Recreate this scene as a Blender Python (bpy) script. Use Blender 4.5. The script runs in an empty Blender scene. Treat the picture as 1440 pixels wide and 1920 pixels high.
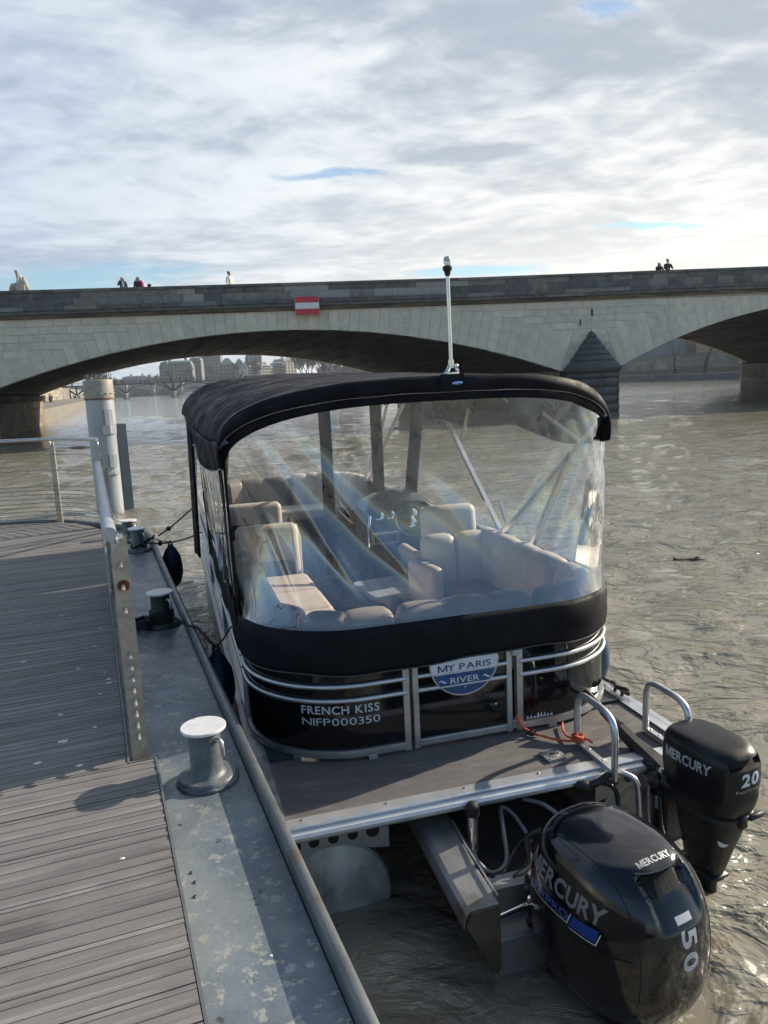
import bpy, bmesh, math, random
import numpy as np
from mathutils import Vector, Matrix, noise as mnoise
from mathutils.bvhtree import BVHTree

random.seed(7)
SC = bpy.context.scene
COL = SC.collection
R = math.radians
PI = math.pi

# ------------------------------------------------------------------ camera
CAM_H = 2.70
cam_d = bpy.data.cameras.new("camera")
cam_d.sensor_fit = 'VERTICAL'
cam_d.sensor_height = 36.0
cam_d.lens = 36.0 * 1442.0 / 1920.0
cam_d.clip_start = 0.05
cam_d.clip_end = 9000.0
cam = bpy.data.objects.new("camera", cam_d)
COL.objects.link(cam)
PITCH = R(9.636)
ROLL = 0.047
_f = Vector((0, math.cos(PITCH), -math.sin(PITCH)))
_r0 = Vector((1, 0, 0))
_u0 = _r0.cross(_f)
_r = math.cos(ROLL) * _r0 - math.sin(ROLL) * _u0
_u = math.sin(ROLL) * _r0 + math.cos(ROLL) * _u0
cam.matrix_world = Matrix(((_r.x, _u.x, -_f.x, 0), (_r.y, _u.y, -_f.y, 0), (_r.z, _u.z, -_f.z, CAM_H), (0, 0, 0, 1)))
SC.camera = cam

# ------------------------------------------------------------------ light
SUN_AZ = R(61.0)      # clockwise from +Y (the way the camera looks)
SUN_EL = R(23.5)
sdir = Vector((math.sin(SUN_AZ) * math.cos(SUN_EL), math.cos(SUN_AZ) * math.cos(SUN_EL), math.sin(SUN_EL)))
sun_d = bpy.data.lights.new("sun", 'SUN')
sun_d.energy = 5.0
sun_d.angle = R(0.6)
sun_d.color = (1.0, 0.88, 0.72)
sun = bpy.data.objects.new("sun", sun_d)
COL.objects.link(sun)
sun.rotation_euler = (-sdir).to_track_quat('-Z', 'Y').to_euler()
sun.location = (30, 20, 40)

SC.view_settings.view_transform = 'Standard'
SC.view_settings.look = 'None'
SC.view_settings.gamma = 1.0
SC.view_settings.use_curve_mapping = False
SC.view_settings.exposure = 0.50
SC.render.engine = 'CYCLES'
SC.cycles.use_denoising = True
SC.cycles.max_bounces = 8
SC.cycles.transparent_max_bounces = 16
SC.cycles.caustics_reflective = False
SC.cycles.caustics_refractive = False
SC.cycles.sample_clamp_indirect = 4.0


class NT:
    """small helper for writing node trees"""
    def __init__(self, tree):
        self.t = tree
        self.n = tree.nodes
        self.n.clear()

    def add(self, typ, **kw):
        nd = self.n.new(typ)
        for k, v in kw.items():
            setattr(nd, k, v)
        return nd

    def put(self, sock, v):
        if hasattr(v, 'is_output') or isinstance(v, bpy.types.NodeSocket):
            self.t.links.new(v, sock)
        elif v is not None:
            if isinstance(v, (tuple, list)) and len(v) == 3 and sock.type == 'RGBA':
                v = (*v, 1.0)
            sock.default_value = v

    def math(self, op, a, b=None, c=None, clamp=False):
        nd = self.add('ShaderNodeMath', operation=op, use_clamp=clamp)
        for i, v in enumerate((a, b, c)):
            if v is not None:
                self.put(nd.inputs[i], v)
        return nd.outputs[0]

    def vmath(self, op, a, b=None, out=0):
        nd = self.add('ShaderNodeVectorMath', operation=op)
        self.put(nd.inputs[0], a)
        if b is not None:
            self.put(nd.inputs[1], b)
        return nd.outputs[out]

    def mix(self, fac, a, b, blend='MIX'):
        nd = self.add('ShaderNodeMix', data_type='RGBA', blend_type=blend)
        nd.clamp_factor = True
        self.put(nd.inputs[0], fac)
        self.put(nd.inputs[6], a)
        self.put(nd.inputs[7], b)
        return nd.outputs[2]

    def noise(self, vec, scale, detail=4.0, rough=0.55, dist=0.0, out=0):
        nd = self.add('ShaderNodeTexNoise')
        if vec is not None:
            self.put(nd.inputs['Vector'], vec)
        nd.inputs['Scale'].default_value = scale
        nd.inputs['Detail'].default_value = detail
        nd.inputs['Roughness'].default_value = rough
        nd.inputs['Distortion'].default_value = dist
        return nd.outputs[out]

    def ramp(self, fac, lo, hi, a=0.0, b=1.0):
        nd = self.add('ShaderNodeMapRange')
        nd.interpolation_type = 'SMOOTHSTEP'
        self.put(nd.inputs[0], fac)
        nd.inputs[1].default_value = lo
        nd.inputs[2].default_value = hi
        nd.inputs[3].default_value = a
        nd.inputs[4].default_value = b
        return nd.outputs[0]

    def mapping(self, vec, scale=(1, 1, 1), rot=(0, 0, 0), loc=(0, 0, 0)):
        nd = self.add('ShaderNodeMapping')
        self.put(nd.inputs['Vector'], vec)
        nd.inputs['Scale'].default_value = scale
        nd.inputs['Rotation'].default_value = rot
        nd.inputs['Location'].default_value = loc
        return nd.outputs[0]

    def bump(self, h, strength=0.3, dist=0.01, normal=None):
        nd = self.add('ShaderNodeBump')
        self.put(nd.inputs['Strength'], strength)
        nd.inputs['Distance'].default_value = dist
        self.put(nd.inputs['Height'], h)
        if normal is not None:
            self.put(nd.inputs['Normal'], normal)
        return nd.outputs[0]


# ------------------------------------------------------------------ sky
world = bpy.data.worlds.new("World")
SC.world = world
world.use_nodes = True
W_ = NT(world.node_tree)
tc = W_.add('ShaderNodeTexCoord')
dirv = W_.vmath('NORMALIZE', tc.outputs['Generated'])
sky = W_.add('ShaderNodeTexSky')
sky.sky_type = 'NISHITA'
sky.sun_disc = False
sky.sun_elevation = SUN_EL
sky.sun_rotation = SUN_AZ
sky.air_density = 1.0
sky.dust_density = 0.6
sky.ozone_density = 1.6
STR = 0.10
sep = W_.add('ShaderNodeSeparateXYZ')
W_.put(sep.inputs[0], dirv)
dz = W_.math('MAXIMUM', sep.outputs[2], 0.0)
den = W_.math('ADD', dz, 0.10)
comb = W_.add('ShaderNodeCombineXYZ')
W_.put(comb.inputs[0], W_.math('DIVIDE', sep.outputs[0], den))
W_.put(comb.inputs[1], W_.math('DIVIDE', sep.outputs[1], den))
cp = comb.outputs[0]                      # the cloud layer seen as a flat ceiling
warp = W_.vmath('SUBTRACT', W_.noise(cp, 0.7, 3, 0.5, out=1), (0.5, 0.5, 0.5))
cpw = W_.vmath('ADD', cp, W_.vmath('MULTIPLY', warp, (0.7, 0.7, 0.7)))
n_big = W_.noise(W_.mapping(cpw, (0.42, 0.55, 1), (0, 0, 0.5), (3.1, 0.4, 0)), 1.0, 3, 0.5)
n_mid = W_.noise(W_.mapping(cpw, (1.0, 1.2, 1), (0, 0, -0.6), (1.7, 5.2, 0)), 1.7, 7, 0.56, 0.0)
n_fin = W_.noise(W_.mapping(cpw, (1.0, 1.15, 1), (0, 0, -0.5), (7.7, 2.2, 0)), 7.5, 6, 0.55, 0.0)
rag = W_.vmath('ADD', cp, W_.vmath('MULTIPLY', W_.vmath('SUBTRACT', W_.noise(cp, 2.6, 8, 0.68, out=1), (0.5, 0.5, 0.5)), (0.55, 0.34, 0)))


def blob(c, h, rot=0.0):
    """soft patch in the cloud layer"""
    q = W_.mapping(W_.vmath('SUBTRACT', rag, (c[0], c[1], 0)), (1 / h[0], 1 / h[1], 0), (0, 0, rot))
    return W_.ramp(W_.vmath('LENGTH', q, out=1), 0.0, 1.7, 1.0, 0.0)


gaps = None
for c, h, k in (((-0.18, 2.81), (0.30, 0.085), 0.46), ((-1.45, 3.98), (0.75, 0.36), 0.46), ((1.30, 3.53), (0.28, 0.07), 0.46), ((0.51, 1.86), (0.08, 0.06), 0.30), ((0.55, 4.30), (0.45, 0.14), 0.46),
                ((-2.6, 3.4), (0.9, 0.35), 0.30), ((2.6, 4.4), (0.6, 0.2), 0.3)):
    g_ = W_.math('MULTIPLY', blob(c, h), k)
    gaps = g_ if gaps is None else W_.math('ADD', gaps, g_)
sund = W_.vmath('DOT_PRODUCT', dirv, tuple(sdir), out=1)
toward = W_.ramp(sund, -0.10, 0.95)        # 0 away from the sun, 1 close to it
behind = W_.ramp(sep.outputs[1], -0.20, 0.32)   # unseen sky behind and overhead, cleared to turn reflections and shade bluer
cover = W_.math('ADD', W_.math('MULTIPLY', n_big, 0.5), W_.math('MULTIPLY', n_mid, 0.35))
cover = W_.math('ADD', cover, W_.math('MULTIPLY', W_.math('SUBTRACT', n_fin, 0.5), 0.20))
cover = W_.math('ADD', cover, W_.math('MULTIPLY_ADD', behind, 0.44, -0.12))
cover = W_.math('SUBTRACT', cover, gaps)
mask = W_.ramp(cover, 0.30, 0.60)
# soft light and dark in the cloud sheet
lum = W_.math('ADD', W_.math('MULTIPLY', n_mid, 0.66), W_.math('MULTIPLY', n_fin, 0.34))
lum = W_.math('SUBTRACT', lum, W_.math('MULTIPLY', blob((0.32, 2.67), (0.17, 0.07), 0.65), 0.26))
lum = W_.math('ADD', lum, W_.math('MULTIPLY', W_.math('SUBTRACT', n_big, 0.5), 0.55))
lum = W_.ramp(lum, 0.36, 0.67)
c_dark = W_.mix(toward, (2.6, 3.3, 4.55), (3.6, 3.95, 4.5))
c_lite = W_.mix(toward, (4.4, 5.15, 6.2), (7.7, 7.7, 7.45))
cloud = W_.mix(lum, c_dark, c_lite)
hor = W_.ramp(dz, 0.0, 0.32, 1.0, 0.0)
cloud = W_.mix(W_.math('MULTIPLY', hor, W_.math('MULTIPLY', toward, 0.72)), cloud, (11.0, 10.4, 8.8))
skyc = W_.mix(1.0, sky.outputs[0], (1.0, 1.10, 1.14), 'MULTIPLY')
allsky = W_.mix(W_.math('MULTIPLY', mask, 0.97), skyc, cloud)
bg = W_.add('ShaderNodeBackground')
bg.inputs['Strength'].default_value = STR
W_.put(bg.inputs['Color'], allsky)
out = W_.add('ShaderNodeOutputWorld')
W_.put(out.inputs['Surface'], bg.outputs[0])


# ------------------------------------------------------------------ materials
MATS = {}


def mat(name, color, rough=0.6, metal=0.0, var=0.0, vscale=4.0, bump=0.0, bscale=60.0, stretch=(1, 1, 1),
        spec=0.5, coat=0.0, col2=None, thr=(0.45, 0.65), spots=None):
    """principled material: base colour with noise wear, optional second worn colour, fine relief"""
    if name in MATS:
        return MATS[name]
    m = bpy.data.materials.new(name)
    m.use_nodes = True
    n = NT(m.node_tree)
    p = n.add('ShaderNodeBsdfPrincipled')
    o = n.add('ShaderNodeOutputMaterial')
    n.put(o.inputs[0], p.outputs[0])
    t = n.add('ShaderNodeTexCoord')
    vec = n.mapping(t.outputs['Object'], stretch)
    c = color
    if col2 is not None:
        f = n.ramp(n.noise(vec, vscale, 6, 0.62), thr[0], thr[1])
        c = n.mix(f, color, col2)
    for sp in ([spots] if isinstance(spots, tuple) else (spots or [])):   # (colour, scale, threshold, softness, stretch)
        sv = n.mapping(t.outputs['Object'], sp[4]) if len(sp) > 4 else vec
        so = sp[3] if len(sp) > 3 else 0.04
        f = n.ramp(n.noise(sv, sp[1], 5, 0.7), sp[2], sp[2] + so)
        c = n.mix(f, c, sp[0])
    if var > 0:
        f = n.noise(vec, vscale * 1.7, 6, 0.6)
        k = n.ramp(f, 0.25, 0.75, 1 - var, 1 + var)
        cc = n.add('ShaderNodeVectorMath', operation='SCALE')
        n.put(cc.inputs[0], c if isinstance(c, bpy.types.NodeSocket) else tuple(color[:3]))
        n.put(cc.inputs[3], k)
        c = cc.outputs[0]
    n.put(p.inputs['Base Color'], c)
    p.inputs['Metallic'].default_value = metal
    p.inputs['Specular IOR Level'].default_value = spec
    if coat:
        p.inputs['Coat Weight'].default_value = coat
        p.inputs['Coat Roughness'].default_value = 0.04
    rr = n.ramp(n.noise(vec, vscale * 2.3, 4, 0.6), 0.3, 0.7, max(0.02, rough * 0.75), min(1, rough * 1.25))
    n.put(p.inputs['Roughness'], rr)
    if bump > 0:
        n.put(p.inputs['Normal'], n.bump(n.noise(vec, bscale, 4, 0.6), bump, 0.01))
    MATS[name] = m
    return m


# ------------------------------------------------------------------ mesh helpers
def V3(*a):
    return Vector(a)


class MB:
    """collects simple solids and links them as one mesh object"""
    def __init__(self):
        self.bm = bmesh.new()
        self.mi = 0

    def _faces(self, vs, faces, M=None):
        if M is not None:
            vs = [M @ Vector(v) for v in vs]
        bv = [self.bm.verts.new(v) for v in vs]
        for f in faces:
            try:
                ff = self.bm.faces.new([bv[i] for i in f])
                ff.material_index = self.mi
            except ValueError:
                pass
        return bv

    def box(self, c, s, M=None, bevel=0.0, seg=1):
        x, y, z = c
        a, b, d = s[0] / 2, s[1] / 2, s[2] / 2
        vs = [(x + i * a, y + j * b, z + k * d) for i in (-1, 1) for j in (-1, 1) for k in (-1, 1)]
        fs = [(0, 1, 3, 2), (4, 6, 7, 5), (0, 4, 5, 1), (2, 3, 7, 6), (0, 2, 6, 4), (1, 5, 7, 3)]
        bv = self._faces(vs, fs, M)
        if bevel > 0:
            es = list({e for v in bv for e in v.link_edges})
            bmesh.ops.bevel(self.bm, geom=es, offset=bevel, segments=seg, affect='EDGES', profile=0.5)
        return self

    def ring(self, secs, closed_ring=True, caps=True, M=None, loop=False):
        """loft through sections (lists of points of the same length)"""
        n = len(secs[0])
        vs = [p for s in secs for p in s]
        fs = []
        m = len(secs)
        for i in range(m if loop else m - 1):
            i2 = (i + 1) % m
            for j in range(n if closed_ring else n - 1):
                k = (j + 1) % n
                fs.append((i * n + j, i * n + k, i2 * n + k, i2 * n + j))
        if caps and not loop and closed_ring:
            fs.append(tuple(range(n - 1, -1, -1)))
            fs.append(tuple(range((m - 1) * n, m * n)))
        self._faces(vs, fs, M)
        return self

    def tube(self, path, r, n=8, loop=False, M=None, flat=None):
        pts = [Vector(p) for p in path]
        m = len(pts)
        secs = []
        prev = None
        for i, p in enumerate(pts):
            if loop:
                t = pts[(i + 1) % m] - pts[i - 1]
            else:
                t = pts[min(i + 1, m - 1)] - pts[max(i - 1, 0)]
            t.normalize()
            if prev is None:
                a = Vector((0, 0, 1)) if abs(t.z) < 0.9 else Vector((1, 0, 0))
                x = t.cross(a).normalized()
            else:
                x = (prev - t * prev.dot(t)).normalized()
            prev = x
            y = t.cross(x)
            rr = r[i] if isinstance(r, (list, tuple)) else r
            ry = rr if flat is None else rr * flat
            if n == 4:
                secs.append([p + x * rr * a + y * ry * b for a, b in ((1, 1), (-1, 1), (-1, -1), (1, -1))])
            else:
                secs.append([p + x * rr * math.cos(2 * PI * k / n) + y * ry * math.sin(2 * PI * k / n) for k in range(n)])
        self.ring(secs, True, True, M, loop)
        return self

    def sweep(self, path, prof, up=(0, 0, 1), loop=False, M=None, caps=True):
        """profile points (a outward-right of travel, b up) carried along a path"""
        pts = [Vector(p) for p in path]
        m = len(pts)
        up = Vector(up)
        secs = []
        for i, p in enumerate(pts):
            if loop:
                t = pts[(i + 1) % m] - pts[i - 1]
            else:
                t = pts[min(i + 1, m - 1)] - pts[max(i - 1, 0)]
            t.normalize()
            x = t.cross(up).normalized()
            secs.append([p + x * a + up * b for a, b in prof])
        self.ring(secs, True, caps, M, loop)
        return self

    def lathe(self, prof, n=24, M=None, cap=True):
        secs = [[(r * math.cos(2 * PI * k / n), r * math.sin(2 * PI * k / n), z) for k in range(n)] for r, z in prof]
        self.ring(secs, True, cap, M)
        return self

    def prism(self, outline, a, b, M=None):
        """outline in xy, extruded from z=a to z=b"""
        self.ring([[(x, y, a) for x, y in outline], [(x, y, b) for x, y in outline]], True, True, M)
        return self

    def grid(self, fn, nu, nv, M=None, wrap=False):
        vs = [fn(i / (nu - 1), j / (nv - 1)) for j in range(nv) for i in range(nu)]
        fs = [(j * nu + i, j * nu + i + 1, (j + 1) * nu + i + 1, (j + 1) * nu + i) for j in range(nv - 1) for i in range(nu - 1)]
        self._faces(vs, fs, M)
        return self

    def sphere(self, c, r, n=12, m=8, M=None):
        rx, ry, rz = (r, r, r) if not isinstance(r, (tuple, list)) else r
        secs = []
        for j in range(m + 1):
            th = PI * (0.02 + 0.96 * j / m)
            secs.append([(c[0] + rx * math.sin(th) * math.cos(2 * PI * k / n), c[1] + ry * math.sin(th) * math.sin(2 * PI * k / n),
                          c[2] + rz * math.cos(th)) for k in range(n)])
        self.ring(secs, True, True, M)
        return self

    def mesh(self, name, mats, smooth=40, recalc=True):
        if recalc:
            bmesh.ops.recalc_face_normals(self.bm, faces=self.bm.faces)
        me = bpy.data.meshes.new(name)
        self.bm.to_mesh(me)
        self.bm.free()
        for m in (mats if isinstance(mats, (list, tuple)) else [mats]):
            me.materials.append(m)
        if smooth:
            me.polygons.foreach_set('use_smooth', [True] * len(me.polygons))
            me.set_sharp_from_angle(angle=R(smooth))
        return me

    def build(self, name, mats, parent=None, smooth=40, recalc=True):
        o = bpy.data.objects.new(name, self.mesh(name, mats, smooth, recalc))
        COL.objects.link(o)
        if parent is not None:
            o.parent = parent
        return o


def obj_from(me, name, parent=None, loc=None, rotz=None, M=None):
    o = bpy.data.objects.new(name, me)
    COL.objects.link(o)
    if parent is not None:
        o.parent = parent
    if M is not None:
        o.matrix_local = M
    if loc is not None:
        o.location = loc
    if rotz is not None:
        o.rotation_euler = (0, 0, rotz)
    return o


def thing(name, label, cat, loc=(0, 0, 0), rotz=0.0, group=None, parent=None):
    o = bpy.data.objects.new(name, None)
    o.empty_display_size = 0.2
    COL.objects.link(o)
    o.location = loc
    o.rotation_euler = (0, 0, rotz)
    if label:
        o['label'] = label
        o['category'] = cat
    if group:
        o['group'] = group
    return o


def tag(o, label, cat, group=None):
    o['label'] = label
    o['category'] = cat
    if group:
        o['group'] = group
    return o


def struct(o):
    o['kind'] = 'structure'
    return o


def stuff(o):
    o['kind'] = 'stuff'
    return o


def add_mod_subsurf(o, lv=1):
    m = o.modifiers.new('soft', 'SUBSURF')
    m.levels = lv
    m.render_levels = lv
    return o


def noise3(x, y, z=0.0):
    return mnoise.noise(Vector((x, y, z)))


def glyph(ch, bold, res=3):
    """one glyph as flat polygons, its left edge at x = 0"""
    if ch == 'M':
        w = 0.105 + bold * 2.0
        W, Hh = 0.74 + bold, 0.70
        k = w * 1.18
        vs = [(0, 0), (w, 0), (w, Hh - k * 1.25), (W / 2 - w * 0.36, 0.0), (W / 2 + w * 0.36, 0.0), (W - w, Hh - k * 1.25), (W - w, 0), (W, 0), (W, Hh), (W - k, Hh), (W / 2, k * 1.15), (k, Hh), (0, Hh)]
        return vs, [(0, 1, 2, 12), (12, 2, 11), (11, 2, 3, 10), (10, 3, 4), (10, 4, 5, 9), (9, 5, 8), (8, 5, 6, 7)]
    cu = bpy.data.curves.new('lettering', 'FONT')
    cu.body = ch
    cu.size = 1.0
    cu.offset = bold
    cu.resolution_u = res
    ob = bpy.data.objects.new('lettering', cu)
    COL.objects.link(ob)
    dg = bpy.context.evaluated_depsgraph_get()
    me = bpy.data.meshes.new_from_object(ob.evaluated_get(dg))
    vs = [(v.co.x, v.co.y) for v in me.vertices]
    fs = [tuple(p.vertices) for p in me.polygons]
    bpy.data.objects.remove(ob)
    bpy.data.curves.remove(cu)
    bpy.data.meshes.remove(me)
    x0 = min(v[0] for v in vs)
    return [(x - x0, y) for x, y in vs], fs


WORD = []


def text_verts(s, size=1.0, bold=0.0, space=1.0, word=1.0, res=3):
    """lettering as flat polygons: (verts2d, faces), centred"""
    V, F = [], []
    WORD.clear()
    wi = 0
    prev = ''
    x = 0.0
    for ch in s:
        if ch == ' ':
            x += 0.24 * word
            wi += 1
            continue
        vs, fs = glyph(ch, bold, res)
        o = len(V)
        if ch == 'Y' and x > 0:
            x -= 0.115
        if prev == 'R':
            x -= 0.045
        prev = ch
        V += [(a + x, b_) for a, b_ in vs]
        F += [tuple(i + o for i in f) for f in fs]
        WORD.extend([wi] * len(fs))
        x += max(v[0] for v in vs) + (0.065 + 0.35 * (space - 1.0))
    cx = (min(v[0] for v in V) + max(v[0] for v in V)) / 2
    cy = (min(v[1] for v in V) + max(v[1] for v in V)) / 2
    return [(a - cx, b_ - cy) for a, b_ in V], F


def fit_text(s, w, h, **kw):
    vs, fs = text_verts(s, **kw)
    W = max(v[0] for v in vs) - min(v[0] for v in vs)
    Hh = max(v[1] for v in vs) - min(v[1] for v in vs)
    return [(x * w / W, y * h / Hh) for x, y in vs], fs


def text_obj(name, s, w, h, fn, m, parent, sub=0.02, **kw):
    """lettering of width w and height h laid on a surface by fn(x, y) -> point"""
    vs, fs = fit_text(s, w, h, **kw)
    ws = list(WORD)
    for k in sorted(set(ws)):
        f2 = [f for f, w_ in zip(fs, ws) if w_ == k]
        use = sorted({i for f in f2 for i in f})
        mp = {i: j for j, i in enumerate(use)}
        decal(name, [vs[i] for i in use], [tuple(mp[i] for i in f) for f in f2], fn, m, parent, sub)


def decal(name, vs, fs, fn, m, parent, sub=0.02):
    bm = bmesh.new()
    bv = [bm.verts.new((x, y, 0)) for x, y in vs]
    for f in fs:
        try:
            bm.faces.new([bv[i] for i in f])
        except ValueError:
            pass
    if sub:
        for _ in range(3):
            es = [e for e in bm.edges if e.calc_length() > sub]
            if not es:
                break
            bmesh.ops.subdivide_edges(bm, edges=es, cuts=1)
        bmesh.ops.triangulate(bm, faces=bm.faces)
    for v in bm.verts:
        v.co = Vector(fn(v.co.x, v.co.y))
    me = bpy.data.meshes.new(name)
    bm.to_mesh(me)
    bm.free()
    me.materials.append(m)
    o = bpy.data.objects.new(name, me)
    COL.objects.link(o)
    if parent:
        o.parent = parent
    return o


# common materials
ALU = mat('brushed aluminium', (0.60, 0.61, 0.62), 0.38, 0.85, 0.10, 6, 0.05, 90)
ALU_M = mat('matt mill aluminium', (0.46, 0.47, 0.48), 0.45, 0.8, 0.18, 5, 0.06, 70)
STEEL = mat('brushed stainless steel', (0.52, 0.50, 0.47), 0.34, 0.9, 0.12, 7, 0.04, 120)
CHROME = mat('polished chrome', (0.75, 0.75, 0.76), 0.12, 1.0, 0.05, 5)
BLACKP = mat('black plastic', (0.012, 0.012, 0.013), 0.42, 0, 0.2, 20, 0.05, 200)
RUBBER = mat('black rubber', (0.014, 0.014, 0.015), 0.6, 0, 0.2, 30)
ROPE_B = mat('black rope', (0.012, 0.013, 0.016), 0.8, 0, 0.4, 90, 0.6, 160)
WHITE_P = mat('white print', (0.72, 0.72, 0.73), 0.5, 0, 0.05, 30)

# =================================================================== WATER
def make_water():
    rng = np.random.RandomState(3)
    th = np.radians(np.concatenate([np.linspace(-180, -90, 24)[:-1], np.linspace(-88, 88, 760), np.linspace(90, 180, 24)]))
    r1 = 2.2 * (260 / 2.2) ** (np.linspace(0, 1, 520))
    r2 = 260 * (6000 / 260) ** (np.linspace(0, 1, 40)[1:])
    r = np.concatenate([r1, r2])
    T, Rr = np.meshgrid(th, r)
    ox, oy = 0.3, -3.2
    X = ox + Rr * np.sin(T)
    Y = oy + Rr * np.cos(T)
    step = np.gradient(r)[:, None] * np.ones_like(X)
    Z = np.zeros_like(X)
    # domain warp so that crests break up
    wx = 0.5 * np.sin(X * 0.55 + 0.8 * np.sin(Y * 0.37)) + 0.3 * np.sin(Y * 0.9 + 1.3)
    wy = 0.5 * np.sin(Y * 0.6 + 0.9 * np.sin(X * 0.41 + 2)) + 0.3 * np.sin(X * 0.8 + 0.4)
    main = R(-65)
    for i in range(54):
        lam = 0.28 * (3.6 / 0.28) ** (rng.rand())
        a = main + rng.normal(0, 0.95)
        amp = 0.0050 * lam ** 0.62 * (0.6 + 0.8 * rng.rand())
        k = 2 * PI / lam
        ph = rng.rand() * 6.28
        fade = np.clip((lam / step - 2.2) / 2.5, 0, 1)
        w = 0.35 * min(1, lam)
        arg = k * ((X + w * wx) * math.cos(a) + (Y + w * wy) * math.sin(a)) + ph
        env = 0.55 + 0.45 * np.sin(X * (0.21 + 0.1 * rng.rand()) + Y * (0.17 + 0.1 * rng.rand()) + ph * 2)
        s = np.sin(arg)
        Z += amp * fade * env * (s + 0.25 * np.abs(s) * s)
    # calmer in the lee of the boat and dock, livelier wash behind the small motor
    wash = np.exp(-(((X - 2.1) / 0.8) ** 2 + ((Y - 2.6) / 1.2) ** 2))
    for i in range(14):
        lam = 0.16 + 0.3 * rng.rand()
        a = rng.rand() * 6.28
        Z += 0.0035 * wash * np.sin(2 * PI / lam * (X * math.cos(a) + Y * math.sin(a) + 0.06 * np.sin(9 * X + 7 * Y)) + i)
    calm = 1 - 0.6 * np.exp(-(((X + 0.25) / 0.9) ** 2 + ((Y - 2.4) / 1.6) ** 2))
    Z *= calm
    n, m = X.shape
    co = np.stack([X, Y, Z], -1).reshape(-1, 3)
    idx = np.arange(n * m).reshape(n, m)
    q = np.stack([idx[:-1, :-1], idx[:-1, 1:], idx[1:, 1:], idx[1:, :-1]], -1).reshape(-1, 4)
    me = bpy.data.meshes.new('water')
    me.vertices.add(len(co))
    me.vertices.foreach_set('co', co.ravel())
    me.loops.add(q.size)
    me.loops.foreach_set('vertex_index', q.ravel())
    me.polygons.add(len(q))
    me.polygons.foreach_set('loop_start', np.arange(0, q.size, 4))
    me.polygons.foreach_set('loop_total', np.full(len(q), 4))
    me.polygons.foreach_set('use_smooth', np.ones(len(q), bool))
    me.update()
    me.validate()
    if me.polygons[0].normal.z < 0:
        me.flip_normals()
    m_ = bpy.data.materials.new('muddy river water')
    m_.use_nodes = True
    t = NT(m_.node_tree)
    p = t.add('ShaderNodeBsdfPrincipled')
    o = t.add('ShaderNodeOutputMaterial')
    t.put(o.inputs[0], p.outputs[0])
    g = t.add('ShaderNodeNewGeometry')
    pos = g.outputs['Position']
    silt = t.noise(t.mapping(pos, (0.12, 0.2, 0.1)), 1.0, 5, 0.6)
    c = t.mix(t.ramp(silt, 0.3, 0.7), (0.215, 0.200, 0.152), (0.275, 0.257, 0.198))
    # flecks of foam in the wash behind the small motor
    dv = t.vmath('MULTIPLY', t.vmath('SUBTRACT', pos, (1.95, 2.35, 0.0)), (1 / 1.15, 1 / 1.6, 0.0))
    near = t.math('SUBTRACT', 1.0, t.vmath('LENGTH', dv, out=1), clamp=True)
    fo = t.noise(t.mapping(pos, (1.0, 1.6, 1.0), (0, 0, 0.6)), 7.0, 8, 0.7, 0.6)
    foam = t.ramp(t.math('ADD', fo, t.math('MULTIPLY', near, 0.26)), 0.66, 0.74)
    foam = t.math('MULTIPLY', foam, t.ramp(near, 0.0, 0.4))
    c = t.mix(t.math('MULTIPLY', foam, 0.75), c, (0.55, 0.52, 0.45))
    t.put(p.inputs['Base Color'], c)
    t.put(p.inputs['Roughness'], t.ramp(foam, 0, 1, 0.035, 0.6))
    p.inputs['IOR'].default_value = 1.5
    # ripples finer than the mesh, stronger where the mesh is coarser
    def steps(scale, mp, rot, lo, hi, dist):
        q = t.noise(t.mapping(pos, mp, (0, 0, rot)), scale, 5, 0.55, dist)
        return t.ramp(q, lo, hi)
    s1 = t.math('ADD', steps(1.25, (0.75, 1.25, 1.0), 0.12, 0.40, 0.60, 0.7), t.math('MULTIPLY', t.noise(pos, 0.5, 3, 0.5), 0.8))
    s2 = t.math('ADD', steps(3.4, (0.75, 1.25, 1.0), -0.1, 0.42, 0.60, 0.8), t.math('MULTIPLY', t.noise(t.mapping(pos, (0.7, 1.2, 1)), 2.0, 4, 0.55), 0.6))
    s3 = t.noise(t.mapping(pos, (0.7, 1.4, 1.0), (0, 0, 0.3)), 9.0, 4, 0.55, 0.3)
    far = t.ramp(t.vmath('LENGTH', pos, out=1), 5.0, 50.0, 0.62, 0.20)    # calmer towards the bridge
    n1 = t.bump(s3, 0.4, 0.005)
    n1 = t.bump(s2, far, 0.026, n1)
    n2 = t.bump(s1, far, 0.070, n1)
    t.put(p.inputs['Normal'], n2)
    me.materials.append(m_)
    ob = bpy.data.objects.new('water', me)
    COL.objects.link(ob)
    return struct(ob)


make_water()

# riverbed, well below the surface: the ground reaches the horizon
gb = MB()
gb.box((0, 2500, -3.2), (9000, 7000, 0.4))
struct(gb.build('ground', mat('river mud', (0.10, 0.08, 0.05), 0.9, 0, 0.2, 0.1), None, 0))

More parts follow.
